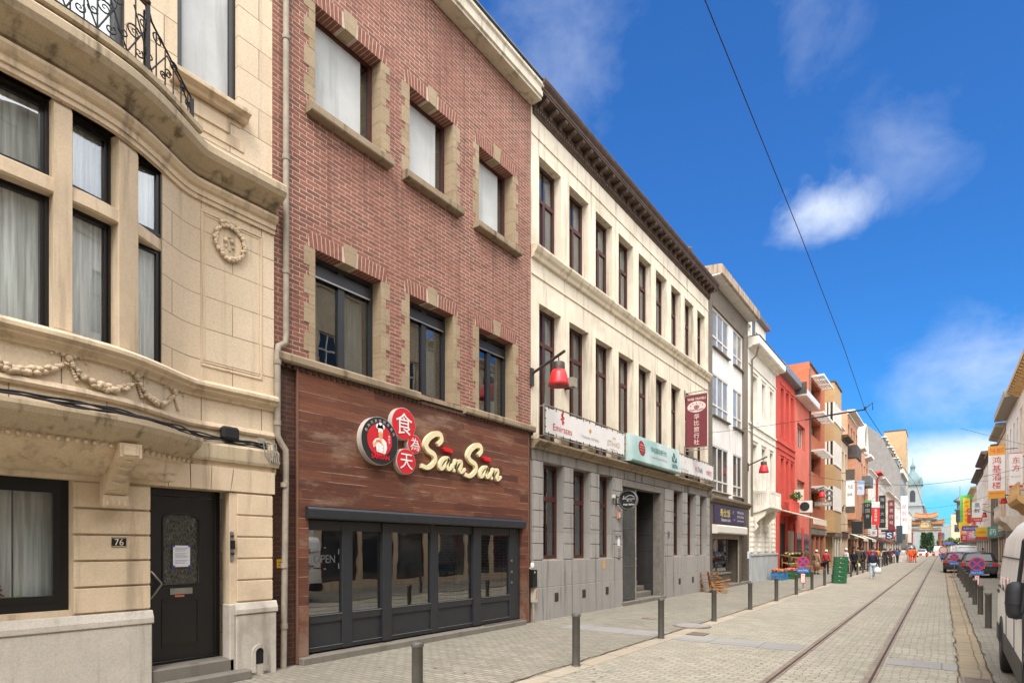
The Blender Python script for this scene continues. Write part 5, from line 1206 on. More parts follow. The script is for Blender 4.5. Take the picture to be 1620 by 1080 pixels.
m.build('balustrade', RED1, bs)
MB().prism([(-8, 2.9), (-7.85, 2.95), (-7.75, 3.3), (-7.5, 3.5), (-7.42, 3.75), (-8, 3.75)], 'y', 40.6, 41.0).build('console', RED1, B6, bevel=.02)
for y in (37.9, 40.2, 43.0): MB().box(-8, -7.88, y-.25, y+.25, 0, 3.9).build('pier', RED1, B6, bevel=.01)
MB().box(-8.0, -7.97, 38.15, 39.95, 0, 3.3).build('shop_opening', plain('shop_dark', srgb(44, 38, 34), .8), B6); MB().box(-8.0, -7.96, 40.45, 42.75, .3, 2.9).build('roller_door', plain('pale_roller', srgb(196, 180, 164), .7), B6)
pot = thing('balcony_plant', 'leafy green plant in a pot on the red balcony', 'plant', (-7.43, 40.4, 4.7)); MB().lathe([(.10, 4.7), (.14, 4.9)], (-7.43, 40.4, 0), 10).build('pot', plain('clay', srgb(150, 80, 60), .8), pot)
def leafmass(c, rx, ry, rz, n, sz, seed, m=None):
    m = m or MB(); rr = random.Random(seed)
    for i in range(n):
        a, b, q = rr.uniform(0, 2*pi), rr.uniform(-1, 1), rr.uniform(.3, 1)**.5
        s_ = sqrt(max(0, 1-b*b)); p = Vector((c[0]+rx*q*s_*cos(a), c[1]+ry*q*s_*sin(a), c[2]+rz*q*b))
        u = Vector((rr.uniform(-1, 1), rr.uniform(-1, 1), rr.uniform(-1, 1))).normalized(); v = u.cross(Vector((rr.uniform(-1, 1), rr.uniform(-1, 1), 1))).normalized(); k = sz*rr.uniform(.6, 1.3)
        m.add([p-u*k, p+v*k*.5, p+u*k, p-v*k*.5], [(0, 1, 2, 3)])
    return m
LEAF = plain('foliage', srgb(88, 120, 52), .7, 0, .3, .5, 3); LEAFD = plain('dark_foliage', srgb(58, 92, 46), .7, 0, .3, .5, 2)
leafmass((-7.43, 40.4, 5.05), .38, .4, .25, 160, .09, 3).build('leaves', LEAF, pot, fix=False)
B7 = house('salmon_red_house', 'salmon red rendered house with wide white windows under a deep white roof overhang', -8, 1, 43.3, 48.7, 12.3, RED2, [(8.72, 10.42), (4.82, 6.5)], [(44.1, 46.9)], WHITEP, .3, ground=None, cornice=None, vb=3, hb=0)
MB().box(-8.6, -7.32, 43.32, 48.72, 12.0, 12.05).build('soffit', WPAN, B7); MB().box(-8.6, -7.30, 43.30, 48.74, 12.051, 12.45).build('roof_box', plain('pale_roof_box', srgb(208, 206, 202), .5), B7); MB().box(-9, -7.28, 43.29, 43.34, 12.1, 12.9).build('roof_side', ROOFT, B7)
MB().box(-8, -7.95, 43.7, 45.4, .2, 2.8).box(-8, -7.95, 46.2, 48.2, .2, 2.8).build('shop_opening', FARP, B7); MB().box(-8, -7.93, 45.45, 46.1, 0, 3.2).build('red_pilaster', RED1, B7)
r = thing('rain_pipe', 'dark downpipe between the salmon house and the orange brick one', 'downpipe', (-7.95, 48.7, 0)); MB().tube([(-7.95, 48.72, 15.2), (-7.95, 48.72, 0)], .06, 8).build('pipe', plain('pipe_brown', srgb(104, 88, 76), .6), r)
# awning, air conditioner, grocery
aw = thing('grocery_awning', 'cream fabric awning sloping out over the grocery stall', 'awning', (-7, 40.4, 3.5)); CAN = plain('cream_canvas', srgb(222, 212, 190), .8, 0, .2, .1)
MB().prism([(-7.88, 4.10), (-6.05, 3.52), (-6.05, 3.55), (-7.88, 4.15)], 'y', 38.1, 42.8).build('canvas', CAN, aw); MB().box(-6.06, -6.03, 38.1, 42.8, 3.2, 3.53).build('valance', CAN, aw)
MB().tube([(-7.88, 38.15, 4.08), (-6.05, 38.15, 3.5)], .03, 6).tube([(-6.05, 38.1, 3.52), (-6.05, 42.8, 3.52)], .03, 6).tube([(-7.88, 42.75, 4.08), (-6.05, 42.75, 3.5)], .03, 6).build('frame', WHITEP, aw)
ac = thing('air_conditioner', 'white outdoor air conditioner unit with a dark fan above the awning', 'air conditioner', (-7.6, 43.7, 3.9)); MB().box(-7.9, -7.0, 43.4, 43.8, 4.15, 4.95).build('casing', WHITEP, ac, bevel=.02); MB().disc((-7.42, 43.39, 4.57), .30, RT, (0, 0, 1), 0, .02, 24).build('fan', SBLK, ac); MB().box(-8, -7.1, 43.45, 43.75, 4.08, 4.15).build('bracket', PIPE, ac)
ad = thing('satellite_panel', 'small cream wall box with a green mark beside the red console', 'box', (-7.8, 42.6, 5)); MB().box(-7.9, -7.35, 42.6, 42.7, 4.95, 5.65).box(-7.7, -7.55, 42.59, 42.6, 5.1, 5.5, 1).build('panel', [CREAM_S, PGREEN], ad)
# ================================================================ 8-9. orange and yellow brick flats
ORB = blocks('orange_brick', srgb(190, 110, 78), srgb(172, 96, 68), srgb(176, 120, 90), .4, .08, .006, .5, .004, .1, grain=.2); YEB = blocks('yellow_brick', srgb(190, 158, 114), srgb(174, 142, 100), srgb(190, 168, 134), .4, .08, .006, .5, .004, .1, grain=.2)
B8 = house('orange_brick_flats', 'orange brick flats with slatted white sunshades over recessed windows', -8, 1, 48.75, 55.7, 15.75, ORB, [(13.1, 14.55), (10.4, 11.7), (7.6, 9.0), (4.86, 6.2)], [(49.35, 53.5)], BROWNF, .55, ground='shop', cornice=(.04, .2), cm=ROOFT, vb=2, hb=0, gm=DKP, cat='block of flats')
for z in (14.75, 11.95, 9.15, 6.4):
    m = MB(); f = .0
    for k in range(8): x = -7.97+k*.11; m.box(x, x+.05, 49.2, 53.9, z-.02*k*.5, z+.04-.02*k*.5)
    for y in (49.2, 50.7, 52.3, 53.8): m.box(-7.99, -7.12, y, y+.08, z-.08, z+.05)
    m.box(-7.15, -7.10, 49.15, 53.95, z-.12, z+.06); m.build('sunshade', WHITEP, B8)
B9 = house('yellow_brick_flats', 'yellow brick flats with a projecting bay of white glazed bands', -8, 1, 55.75, 60.4, 15.9, YEB, [(4.8, 6.8)], [(59.4, 60.2)], WHITEP, .15, ground='shop', cornice=(.05, .15), gm=PIPE, cat='block of flats')
m = MB()
for z0, z1 in ((14.1, 15.75), (8.9, 10.8-.02), (10.8, 12.5-1.7+.0), (5.1+1.9, 8.9), (3.1, 5.1)):
    pass
for z0, z1 in ((14.1, 15.75), (10.8, 12.45), (7.0, 8.85), (3.1, 5.0)): m.box(-8, -7.3, 56.0, 60.2, z0, z1)
m.build('bay_band', YEB, B9)
for z0, z1 in ((12.45, 14.1), (8.85, 10.8), (5.0, 7.0)):
    m = MB(); m.box(-7.99, -7.35, 56.05, 60.15, z0+.001, z1-.001); bw = m.build('bay_window', FARP, B9); q = MB()
    for k in range(9): y = 56.0+k*.5; q.box(-7.35, -7.28, y, y+.13, z0, z1)
    for x in (-8.0, -7.75, -7.42): q.box(x, x+.14, 55.98, 56.05, z0, z1)
    q.box(-7.34, -7.27, 56.0, 60.2, z0, z0+.12); q.box(-7.36, -7.24, 55.96, 60.25, z0-.06, z0-.001); q.build('mullion', WHITEP, bw)
MB().box(-8, -7.22, 55.95, 60.25, 15.751, 15.9).build('bay_roof', ROOFT, B9)
# ================================================================ far left row
SAL = blocks('salmon_brick', srgb(206, 152, 120), srgb(190, 134, 102), srgb(200, 164, 138), .4, .08, .006, .5, .003, .1, grain=.2)
LG = plaster('light_stone', srgb(222, 210, 192), srgb(140, 124, 104), .35, 0, .35); WHR = plaster('white_render', srgb(228, 222, 214), srgb(160, 150, 138), .3, 0, .3); BEI = plaster('beige_render', srgb(208, 186, 158), srgb(130, 112, 92), .35, 0, .35)
def cols(y0, y1, n, w=.5): c = (y1-y0)/n; return [(y0+c*(i+.5)-c*w/2, y0+c*(i+.5)+c*w/2) for i in range(n)]
house('pale_stone_house', 'narrow pale stone house just beyond the yellow brick bay', -8, 1, 60.4, 66, 13.4, LG, [(9.9, 12), (6.9, 9), (4, 6)], cols(60.4, 66, 3), WHITEP, gm=DKP)
house('eaved_stone_house', 'grey stone house with a heavy dark projecting eave', -8, 1, 66, 70.5, 12.9, BEI, [(9.4, 11.4), (6.6, 8.6), (3.9, 5.9)], cols(66, 70.5, 2), BROWNF, cornice=(.6, .5), cm=CORN, gm=BROWNF)
b = house('salmon_brick_house', 'tall salmon brick house with a dark balcony on a brick bay', -8, 1, 70.5, 80, 16.2, SAL, [(13.2, 14.9), (10.2, 12.2), (7.0, 9.2), (4.0, 6.0)], cols(70.5, 80, 4), BROWNF, cornice=(.7, .4), cm=WHR, gm=PIPE)
MB().box(-8, -7.25, 71.0, 75, 4.8, 11.2).build('brick_bay', SAL, b); balcony(b, -8, 1, 70.9, 75.1, 11.4, 1.2, .85, ROOFT, True)
b = house('arched_gable_house', 'salmon brick house with a white rimmed arched gable and grey balconies', -8, 1, 80, 92, 13.8, SAL, [(9.9, 12.2), (6.5, 8.9), (3.9, 5.6)], cols(80, 92, 4), WHITEP, cornice=None, gm=BROWNF)
m = MB(); A = [(83+2.5*(1-cos(pi*k/12)), 13.8+3.3*sin(pi*k/12)) for k in range(13)]; m.prism(A, 'x', -12, -7.95); m.build('arched_gable', WHR, b); m = MB(); m.tube([(-7.8, p_[0], p_[1]) for p_ in A], .22, 6); m.build('gable_rim', WHITEP, b)
MB().prism([(-8, 13.3), (-7.3, 13.5), (-7.3, 13.8), (-8, 13.9)], 'y', 80, 83).build('cornice', WHR, b); MB().prism([(-8, 13.3), (-7.3, 13.5), (-7.3, 13.8), (-8, 13.9)], 'y', 88, 92).build('cornice', WHR, b)
for z in (9.6, 6.2): balcony(b, -8, 1, 84.5, 88.5, z, 1.1, .9, ZINC, True)
house('white_dark_roof_house', 'white rendered house with a dark pitched roof and tall windows', -8, 1, 92, 103, 12.4, WHR, [(9, 11.2), (5.8, 8)], cols(92, 103, 4), WHITEP, pitched=2.5, gm=BROWNF)
house('red_striped_house', 'narrow white house with a brick red stripe and red roof end', -8, 1, 103, 108, 13.2, plaster('brick_red_paint', srgb(176, 74, 60), srgb(110, 60, 50), .3, 0, .3), [(9, 11.5), (5.8, 8)], cols(103, 108, 2), WHITEP, pitched=1.6, cornice=(.7, .5), cm=RED1)
b = house('white_stone_house', 'white stone house with a wide moulded eave beyond the red stripe', -8, 1, 108, 122, 12.8, WHR, [(9.2, 11.4), (6, 8.4)], cols(108, 122, 5), BROWNF, cornice=(.9, .6))
house('cream_corner_house', 'cream house in front of the tall grey gable', -8, 1, 122, 142, 11.8, LG, [(8.4, 10.4), (5.4, 7.4)], cols(122, 142, 6), WHITEP, cornice=(.6, .5))
house('white_sign_house', 'white shop building carrying a column of pink Chinese characters', -8, 1, 142, 168, 12.2, WHR, [(9, 11), (5.8, 7.8)], cols(142, 168, 7), WHITEP, cornice=(.5, .5))
gt = thing('grey_gable_block', 'very tall grey slate gabled block with dormers, rising over the far left houses', 'building', (-15, 182, 0)); SLATE = plaster('grey_slate', srgb(134, 130, 126), srgb(96, 92, 88), .3, .3, .5)
MB().prism([(-8, 0), (-8, 20.5), (-8.4, 21), (-12.2, 29.5), (-16, 33), (-20, 34.5), (-30, 33), (-36, 20), (-36, 0)], 'y', 169, 193.8).build('wall', SLATE, gt)
MB().box(-8, -7.4, 169, 193.8, 19.8, 20.6).build('gutter', WHR, gt)
for k, z in enumerate((22, 24.8, 27.4)):
    for y in (170.5, 176, 182, 188): MB().box(-14, -8.6-1.25*k, y, y+2.6, z, z+1.5).box(-14, -8.4-1.25*k, y-.1, y+2.7, z+1.5, z+1.75, 1).build('dormer', [FARP, WHITEP], gt)
for z in (4, 7.2, 10.4, 13.6, 16.8):
    for y in range(171, 192, 4): MB().box(-8, -7.96, y, y+2, z, z+1.8).build('window', FARP, gt)
tt = thing('tan_tower_block', 'plain tan brick tower block behind the grey gable', 'building', (-11, 200, 0)); MB().box(-13, -8.0, 194, 207, 0, 34.0).build('wall', plaster('tan_brick', srgb(184, 156, 120), srgb(144, 118, 90), .2, 0, .2), tt); MB().box(-13.1, -7.9, 193.9, 207.1, 34.001, 34.3).build('parapet', ROOFT, tt)
for k in range(9): MB().box(-7.998, -7.94, 196, 200, 3+k*3.3, 4.8+k*3.3).build('window', FARP, tt)
house('far_white_house', 'white house at the end of the left row next to the gate', -8, 1, 207.2, 232, 12.5, WHR, [(9, 11), (6, 8)], cols(207, 232, 7), WHITEP)
# ================================================================ right row
OCH = plaster('ochre_stone', srgb(214, 178, 122), srgb(140, 110, 80), .3, 0, .3)
near = [(-22, -14, 12.5, BEI, 'beige rendered house far behind the camera'), (-14, -6.5, 13, BRICK, 'red brick house behind the camera on the right'), (-6.5, .5, 12.2, LG, 'light stone house beside the camera'), (.5, 7.5, 13.2, DKP, 'taupe rendered shop house opposite the restaurant'), (7.5, 14.5, 12.4, WHR, 'white rendered house opposite the travel agency'), (14.5, 21.5, 13.1, BEI, 'beige rendered house opposite the grey doorway'), (21.5, 29, 12.3, BEI, 'beige house opposite the white panelled house'), (29, 37, 13, WHR, 'white rendered house opposite the ivory house'), (37, 44.9, 12.6, LG, 'light stone house opposite the red houses')]
for k, (a, b, h, wm, lb) in enumerate(near): house('town_house', lb, 4.6, -1, a, b, h, wm, [(9, 11), (5.4, 7.8)], cols(a, b, 3, .42), WHITEP if k % 2 else BROWNF, depth=.16, gm=BROWNF if k % 2 else ANTH, sm=LG)
def bracketed(B, X, y0, y1, z, out, n, mat):
    for i in range(n): y = y0+.2+(y1-y0-.4)*i/(n-1); MB().prism([(X, z-.5), (X-.15, z-.45), (X-out*.9, z-.1), (X-out*.9, z), (X, z)], 'y', y-.09, y+.09).build('eave_bracket', mat, B)
b = house('ochre_eaved_house', 'pale house with a broad ochre eave on rows of brackets, nearest on the right', 4.6, -1, 45, 56.8, 13.3, LG, [(9.2, 11.6), (5.2, 7.8)], cols(45, 56.8, 4, .4), WHITEP, cornice=None, surround=LG, depth=.18)
MB().box(3.92, 4.62, 44.9, 56.9, 13.3, 13.6).build('eave', plaster('weathered_eave', srgb(186, 158, 122), srgb(120, 96, 74), .4, 0, .5), b); bracketed(b, 4.6, 45, 56.8, 13.3, .7, 15, OCH)
for z in (5.0,):
    m = MB(); m.prism([(4.6, z-1.1), (4.3, z-1.0), (4.1, z-.7), (3.75, z-.5), (3.6, z-.25), (3.6, z-.1), (4.6, z-.1)], 'y', 46, 52); o = m.build('balcony', OCH, b, bevel=.03); m = MB(); m.box(3.65, 3.75, 46, 52, z+.6, z+.72); m.box(3.75, 4.6, 51.9, 52, z+.6, z+.72)
    for k in range(24): m.lathe([(.06, z-.1), (.08, z+.1), (.04, z+.3), (.06, z+.6)], (3.7, 46.1+k*.25, 0), 8)
    m.build('balustrade', OCH, o)
b = house('white_box_eave_house', 'white house under a boxy grey flat eave, second on the right', 4.6, -1, 56.9, 67.8, 13.0, WHR, [(9.4, 11.6), (5.4, 7.8)], cols(56.9, 67.8, 4, .4), WHITEP, cornice=None, depth=.18); MB().box(3.75, 4.62, 56.9, 67.8, 13.0, 13.55).build('eave', PIPE, b)
m = MB(); m.prism([(4.6, 3.0), (4.3, 3.1), (4.0, 3.6), (3.6, 3.9), (3.5, 4.2), (4.6, 4.2)], 'y', 58, 64); o = m.build('balcony', LG, b, bevel=.03); m = MB(); m.box(3.52, 3.66, 58, 64, 4.9, 5.05)
for k in range(22): m.lathe([(.07, 4.2), (.09, 4.4), (.05, 4.6), (.07, 4.9)], (3.6, 58.1+k*.27, 0), 8)
m.build('balustrade', LG, o)
house('stepped_eave_house', 'beige house with a deep moulded eave, third on the right', 4.6, -1, 67.9, 77, 12.9, BEI, [(9.2, 11.2), (5.4, 7.6)], cols(67.9, 77, 3, .4), WHITEP, cornice=(.75, .7), cm=PIPE)
house('grey_pilaster_house', 'grey house with dark pilasters behind the tall white restaurant sign', 4.6, -1, 77.1, 88, 12.3, DKP, [(8.8, 11), (5.4, 7.6)], cols(77.1, 88, 3, .4), ANTH, cornice=(.6, .5))
house('brown_cornice_house', 'pale house with a heavy brown cornice above the white sign', 4.6, -1, 88.1, 103, 13.1, LG, [(9.2, 11.4), (5.6, 7.8)], cols(88.1, 103, 5, .4), WHITEP, cornice=(.9, .8), cm=CORN)
house('white_corniced_house', 'white house with a brown cornice behind the yellow sign', 4.6, -1, 103.1, 122, 12.6, WHR, [(8.8, 11), (5.4, 7.6)], cols(103, 122, 6, .4), BROWNF, cornice=(.8, .7), cm=CORN)
house('beige_roofed_house', 'beige house with a dark pitched roof beyond the yellow sign', 4.6, -1, 122.1, 146, 11.8, BEI, [(8.4, 10.2), (5, 7.2)], cols(122.1, 146, 7, .4), WHITEP, cornice=(.8, .5), pitched=2)
house('small_white_house', 'low white house in the distance on the right row', 4.6, -1, 146.1, 172, 11, WHR, [(7.6, 9.6), (4.6, 6.6)], cols(146.1, 172, 7, .4), WHITEP, cornice=(.8, .4), pitched=1.6)
b = house('domed_corner_house', 'distant corner house topped by a little round lantern turret', 4.6, -1, 172.1, 200, 13, LG, [(9, 11), (5, 7.4)], cols(172.1, 200, 7, .4), WHITEP, cornice=(.7, .5))
MB().lathe([(.3, 7), (.8, 8), (.8, 10.5), (1.1, 10.7), (1.1, 10.9), (.6, 11), (.6, 12.4), (1.3, 12.8), (1.2, 13.2), (.5, 13.7), (.1, 14.2), (.05, 16.5)], (3.5, 176, 0), 14).build('turret', ZINC, b)
house('last_right_house', 'last beige house of the right row before the square', 4.6, -1, 200.1, 232, 12, BEI, [(8.6, 10.6), (5, 7)], cols(200.1, 232, 7, .4), WHITEP)
# ================================================================ end of the street
SQ = thing('station_building', 'domed grey stone railway station with a tall copper green bell tower behind the gate', 'station', (-10, 380, 0)); CT = plain('copper_green', srgb(112, 132, 134), .8, 0, .3, .2, .3); SSTN = plaster('station_stone', srgb(148, 156, 156), srgb(130, 120, 108), .4, 0, .3)
MB().box(-75, 45, 350, 400, 0, 13).build('wall', SSTN, SQ); MB().prism([(-34, 13), (-34, 22), (-31, 27), (-27, 31), (-20, 32.5), (-14, 31.5), (-9, 27), (-6, 20), (-6, 13)], 'y', 352, 396).build('great_roof', plain('slate_far', srgb(132, 128, 128), .8, 0, .3, .2, .3), SQ)
tw = MB(); cx, cy = -11.5, 349
tw.box(cx-4, cx+4, cy-4, cy+4, 0, 22); tw.box(cx-4.6, cx+4.6, cy-4.6, cy+4.6, 22, 23); tw.box(cx-3.5, cx+3.5, cy-3.5, cy+3.5, 23, 32); tw.build('bell_tower', SSTN, SQ)
tw = MB(); tw.box(cx-4.2, cx+4.2, cy-4.2, cy+4.2, 32, 33); tw.lathe([(3.6, 33), (3.3, 35), (2.4, 37.2), (1.4, 38.6), (1.0, 39), (1.0, 41), (1.3, 41.2), (.5, 42.6), (.15, 43.5), (.1, 46)], (cx, cy, 0), 16)
for a in (-1, 1):
    for b_ in (-1, 1): tw.lathe([(.7, 33), (.7, 34.5), (.1, 36.2)], (cx+a*3.4, cy+b_*3.4, 0), 8)
tw.build('cupola', CT, SQ)
tw = MB(); tw.prism([(cx-1.1, 24), (cx-1.1, 28.5), (cx-.7, 29.4), (cx, 29.8), (cx+.7, 29.4), (cx+1.1, 28.5), (cx+1.1, 24)], 'y', cy-3.56, cy-3.4); tw.build('belfry_opening', plain('belfry_dark', srgb(60, 62, 66), .9), SQ)
MB().box(-22, -18, 351.6, 352, 22, 27).build('dormer', WHR, SQ); 
for k in range(14): MB().box(-40+k*5.5, -37.5+k*5.5, 349.94, 350, 3, 9).build('window', FARP, SQ)
bf = thing('square_building', 'pale building across the square on the right, beyond the gate', 'building', (8, 300, 0)); MB().box(3, 30, 290, 320, 0, 15).build('wall', BEI, bf); MB().prism([(3, 15), (16, 20), (30, 15)], 'y', 290, 320).build('roof', ROOFT, bf)
for k in range(6): MB().box(4+k*3, 5.6+k*3, 289.95, 290, 8, 11).build('window', FARP, bf)
# ---- ceremonial gate
G = thing('ceremonial_gate', 'Chinese gate with orange tiled roofs and red columns across the street end', 'gate', (-4.1, 235, 0)); TILE = plain('orange_tile', srgb(166, 112, 74), .6, 0, .4, .3, 2.5); REDC = plain('column_red', srgb(150, 50, 44), .5); GST = plaster('gate_stone', srgb(176, 170, 156), srgb(150, 138, 120), .3, 0, .2); GOLDB = plain('gold_board', srgb(222, 176, 104), .5)
gx0, gx1, gy = -8.0, -.4, 235; cxg = (gx0+gx1)/2
for x in (gx0, gx1): MB().lathe([(.55, 0), (.55, .6), (.36, .7), (.36, 6.9)], (x, gy, 0), 14).build('column', REDC, G)
for x in (gx0+2.2, gx1-2.2): MB().box(x-.2, x+.2, gy-.3, gy+.3, 7.2, 11).build('upper_post', GST, G)
MB().box(gx0-.4, gx1+.4, gy-.3, gy+.3, 6.9, 7.3).box(gx0-.2, gx1+.2, gy-.2, gy+.2, 7.6, 8.3).build('beam', GST, G); MB().box(gx0-.3, gx1+.3, gy-.35, gy+.35, 7.302, 7.6).build('painted_beam', plain('painted_beam', srgb(120, 84, 70), .6), G)
MB().box(cxg-1.9, cxg+1.9, gy-.35, gy+.2, 8.31, 10.3).build('name_board', GOLDB, G); MB().box(cxg-1.3, cxg+1.3, gy-.39, gy-.35, 8.8, 9.9).build('name_panel', plain('pale_gold', srgb(238, 222, 180), .5), G); MB().text('中華門', (cxg, gy-.40, 9.35), .8, RT, fit=2.2, height=.75).build('name', REDC, G)
def groof(x0, x1, z, h, d, nm='tiled_roof'):
    m = MB(); V = []; n = 12; c = (x0+x1)/2; L = (x1-x0)/2
    for i in range(n+1):
        t = -1+2*i/n; lift = .55*abs(t)**3
        for (y, zz) in ((-d, 0), (-d*.55, h*.35), (0, h), (d*.55, h*.35), (d, 0)): V.append((c+t*L*(1-(.12 if zz == h else 0)), gy+y, z+zz+lift))
        V.append((c+t*L, gy+d, z-.18+lift)); V.append((c+t*L, gy-d, z-.18+lift))
    F = [(i*7+k, (i+1)*7+k, (i+1)*7+(k+1) % 7, i*7+(k+1) % 7) for i in range(n) for k in range(7)]; m.add(V, F); m.add(V[:7], [tuple(range(7))]); m.add(V[-7:], [tuple(range(7))])
    for i in range(16):
        t = -1+2*(i+.5)/16; lift = .55*abs(t)**3; m.tube([(c+t*L, gy-d-.02, z+.03+lift), (c+t*L, gy-d*.55, z+h*.37+lift), (c+t*L*.9, gy, z+h+.03+lift)], .06, 5)
    m.tube([(c+t_*L*.9, gy, z+h+.1+.55*abs(t_)**3) for t_ in [-1+k/6 for k in range(13)]], .16, 6)
    m.build(nm, TILE, G)
    m = MB()
    for i in range(14): x = x0+.5+(x1-x0-1)*i/13; m.box(x-.12, x+.12, gy-d*.7, gy+d*.7, z-.5, z-.2)
    m.box(x0+.4, x1-.4, gy-.4, gy+.4, z-.85, z-.51); m.build('bracket_row', GST, G)
groof(cxg-3.3, cxg+3.3, 11.6, 1.2, 1.6); groof(gx0-1.2, gx0+2.6, 9.6, 1.0, 1.4); groof(gx1-2.6, gx1+1.2, 9.6, 1.0, 1.4)
def cypress(x, y, h, r, seed, label):
    t = thing('cypress_tree', label, 'tree', (x, y, 0), 'trees on the square'); MB().tube([(x, y, 0), (x, y, h*.6)], [.2, .08], 6).build('trunk', plain('bark', srgb(90, 70, 52), .9), t)
    m = MB(); rr = random.Random(seed)
    for k in range(26): z = h*.08+h*.9*k/25; q = r*(1-(k/25)**1.8)+.15; leafmass((x+rr.uniform(-.1, .1), y, z), q, q, h*.06, 60, .28, seed*31+k, m)
    m.build('crown', LEAFD, t, fix=False)
cypress(-5.0, 243, 9.2, 1.15, 1, 'slim dark green cypress seen left of centre through the gate'); cypress(-3.1, 243, 9.6, 1.25, 2, 'slim dark green cypress seen right of centre through the gate'); 
def roundtree(x, y, h, r, seed, label):
    t = thing('round_tree', label, 'tree', (x, y, 0), 'trees on the square'); m = MB().tube([(x, y, 0), (x, y, h*.5)], [.22, .12], 7); rr = random.Random(seed)
    for k in range(5): a = k*1.3; m.tube([(x, y, h*.42), (x+r*.5*cos(a), y+r*.5*sin(a), h*.7)], [.09, .03], 5)
    m.build('trunk', MATS.get('bark') or plain('bark', srgb(90, 70, 52), .9), t); m = MB()
    for k in range(22): a, b_ = rr.uniform(0, 6.28), rr.uniform(-.7, .9); leafmass((x+r*.7*cos(a), y+r*.7*sin(a), h*.68+r*.6*b_), r*.4, r*.4, r*.35, 60, .3, seed*77+k, m)
    m.build('crown', LEAF if seed % 2 else LEAFD, t, fix=False)
roundtree(.8, 262, 5.2, 2.3, 11, 'low round green tree right of the gate'); roundtree(4.8, 266, 5.6, 2.4, 12, 'darker round tree farther right behind the gate'); roundtree(-11, 262, 5.0, 2.2, 13, 'round tree partly hidden left of the gate')
# ================================================================ bollards
BOLM = plain('bollard_grey', srgb(92, 88, 82), .55, .2, .4, .12, 9, local=False)
def make_bollard(label, loc, rotz=0):
    t = thing('bollard', label, 'bollard', loc, 'grey steel bollards along both pavements', rotz); x, y, z = loc
    MB().lathe([(.060, 0), (.060, .74), (.062, .742)], loc, 20).build('post', BOLM, t)
    MB().lathe([(.069, .742), (.069, .768), (.062, .786), (.001, .79)], loc, 20).build('cap', BOLM, t)
    MB().lathe([(.072, 0), (.066, .012)], loc, 20).build('collar', BOLM, t); return t
LB = ['nearest grey bollard standing in front of the restaurant shopfront', 'grey bollard in front of the first grey stone piers', 'grey bollard in front of the gated stone doorway', 'grey bollard beside the broken wooden pallets', 'grey bollard in front of the purple signed shop door', 'grey bollard in front of the ivory house', 'grey bollard left of the no parking sign at the grocery', 'grey bollard right of the no parking sign at the grocery', 'grey bollard between the women and the green crates']
proto = make_bollard(LB[0], (-4.5, 4.45, .012))
for i in range(1, 24):
    dup(proto, (-4.5, 4.45+3.36*i, .012), 0, (LB[i] if i < len(LB) else 'far bollard %s along the left pavement kerb' % ['at the green crates','just past the green crates','left of the man in jeans','behind the man in jeans','beside the person in black','past the person in black','by the standing group','at the far edge of the group','in front of the dark shop fronts','before the orange jacket','beside the orange jacket','past the orange jacket','near the far barrier','at the white fence panel','last one visible'][i-9]))
for i in range(10):
    dup(proto, (.84, 16.9+3.35*i, .006), 0, ['nearest bollard of the right line, beside the back of the van', 'second bollard of the right line counted from the van', 'third bollard of the right line counted from the van'][i] if i < 3 else 'right row bollard, %s counted from the van' % ['fourth','fifth','sixth','seventh','eighth','ninth','tenth','eleventh','twelfth','thirteenth','fourteenth'][i-3])
# ================================================================ street lamps
LRD = plain('lamp_red', srgb(214, 44, 48), .4, 0, .5, .08); LGR = plain('lamp_grey', srgb(74, 68, 62), .5, .3, .5)
def make_lamp(label):   # arm reaches +x from the wall at x = 0; height of the arm end 6.36
    t = thing('street_lamp', label, 'street lamp', (0, 0, 0), 'red bell shaped lamps on wall arms')
    MB().tube([(0, 0, 5.98), (.95, 0, 6.36)], .034, 10).build('arm', LGR, t); MB().box(-.0, .05, -.06, .06, 5.70, 6.12).build('wall_plate', LGR, t)
    MB().tube([(.78, 0, 6.29), (.78, 0, 6.12)], .014, 6).lathe([(.02, 6.14), (.135, 6.12), (.145, 6.10), (.145, 5.94)], (.78, 0, 0), 24).build('lamp_head', LGR, t)
    m = MB(); P = [(.142, 5.94), (.175, 5.86), (.20, 5.76), (.225, 5.64), (.235, 5.57)]; m.lathe(P, (.78, 0, 0), 28); m.f = [f for f in m.f if len(f) == 4]; m.mi = m.mi[:len(m.f)]; m.sm = [True]*len(m.f)
    s_ = m.build('lamp_shade', LRD, t, fix=False); so = s_.modifiers.new('thickness', 'SOLIDIFY'); so.thickness = .008
    MB().lathe([(.228, 5.60), (.05, 5.61), (.04, 5.58)], (.78, 0, 0), 24).build('diffuser', plain('lamp_mesh', srgb(150, 96, 92), .7, 0, .3, .5, 40, local=True), t); return t
lp = make_lamp('red bell lamp on a wall arm in front of the first cream window')
lp.location = (-8, 11.72, 0)
for y, lb in ((31.3, 'red bell lamp hanging between the white panelled house and ivory house'), (49.0, 'red bell lamp hanging by the orange brick flats'), (67.5, 'red bell lamp hanging before the salmon brick house'), (92, 'small red bell lamp near the white house with dark roof'), (108, 'small red bell lamp farther along past the red striped house'), (130, 'tiny red bell lamp seventh along the left row')): dup(lp, (-8, y, 0), 0, lb)
for y, lb in ((58.4, 'red bell lamp on the right row below the tall white restaurant sign'), (83.5, 'red bell lamp on the right row beside the blue lettered sign'), (110, 'small red bell lamp on the right row past the white sign')): dup(lp, (4.6, y, -.4), pi, lb)
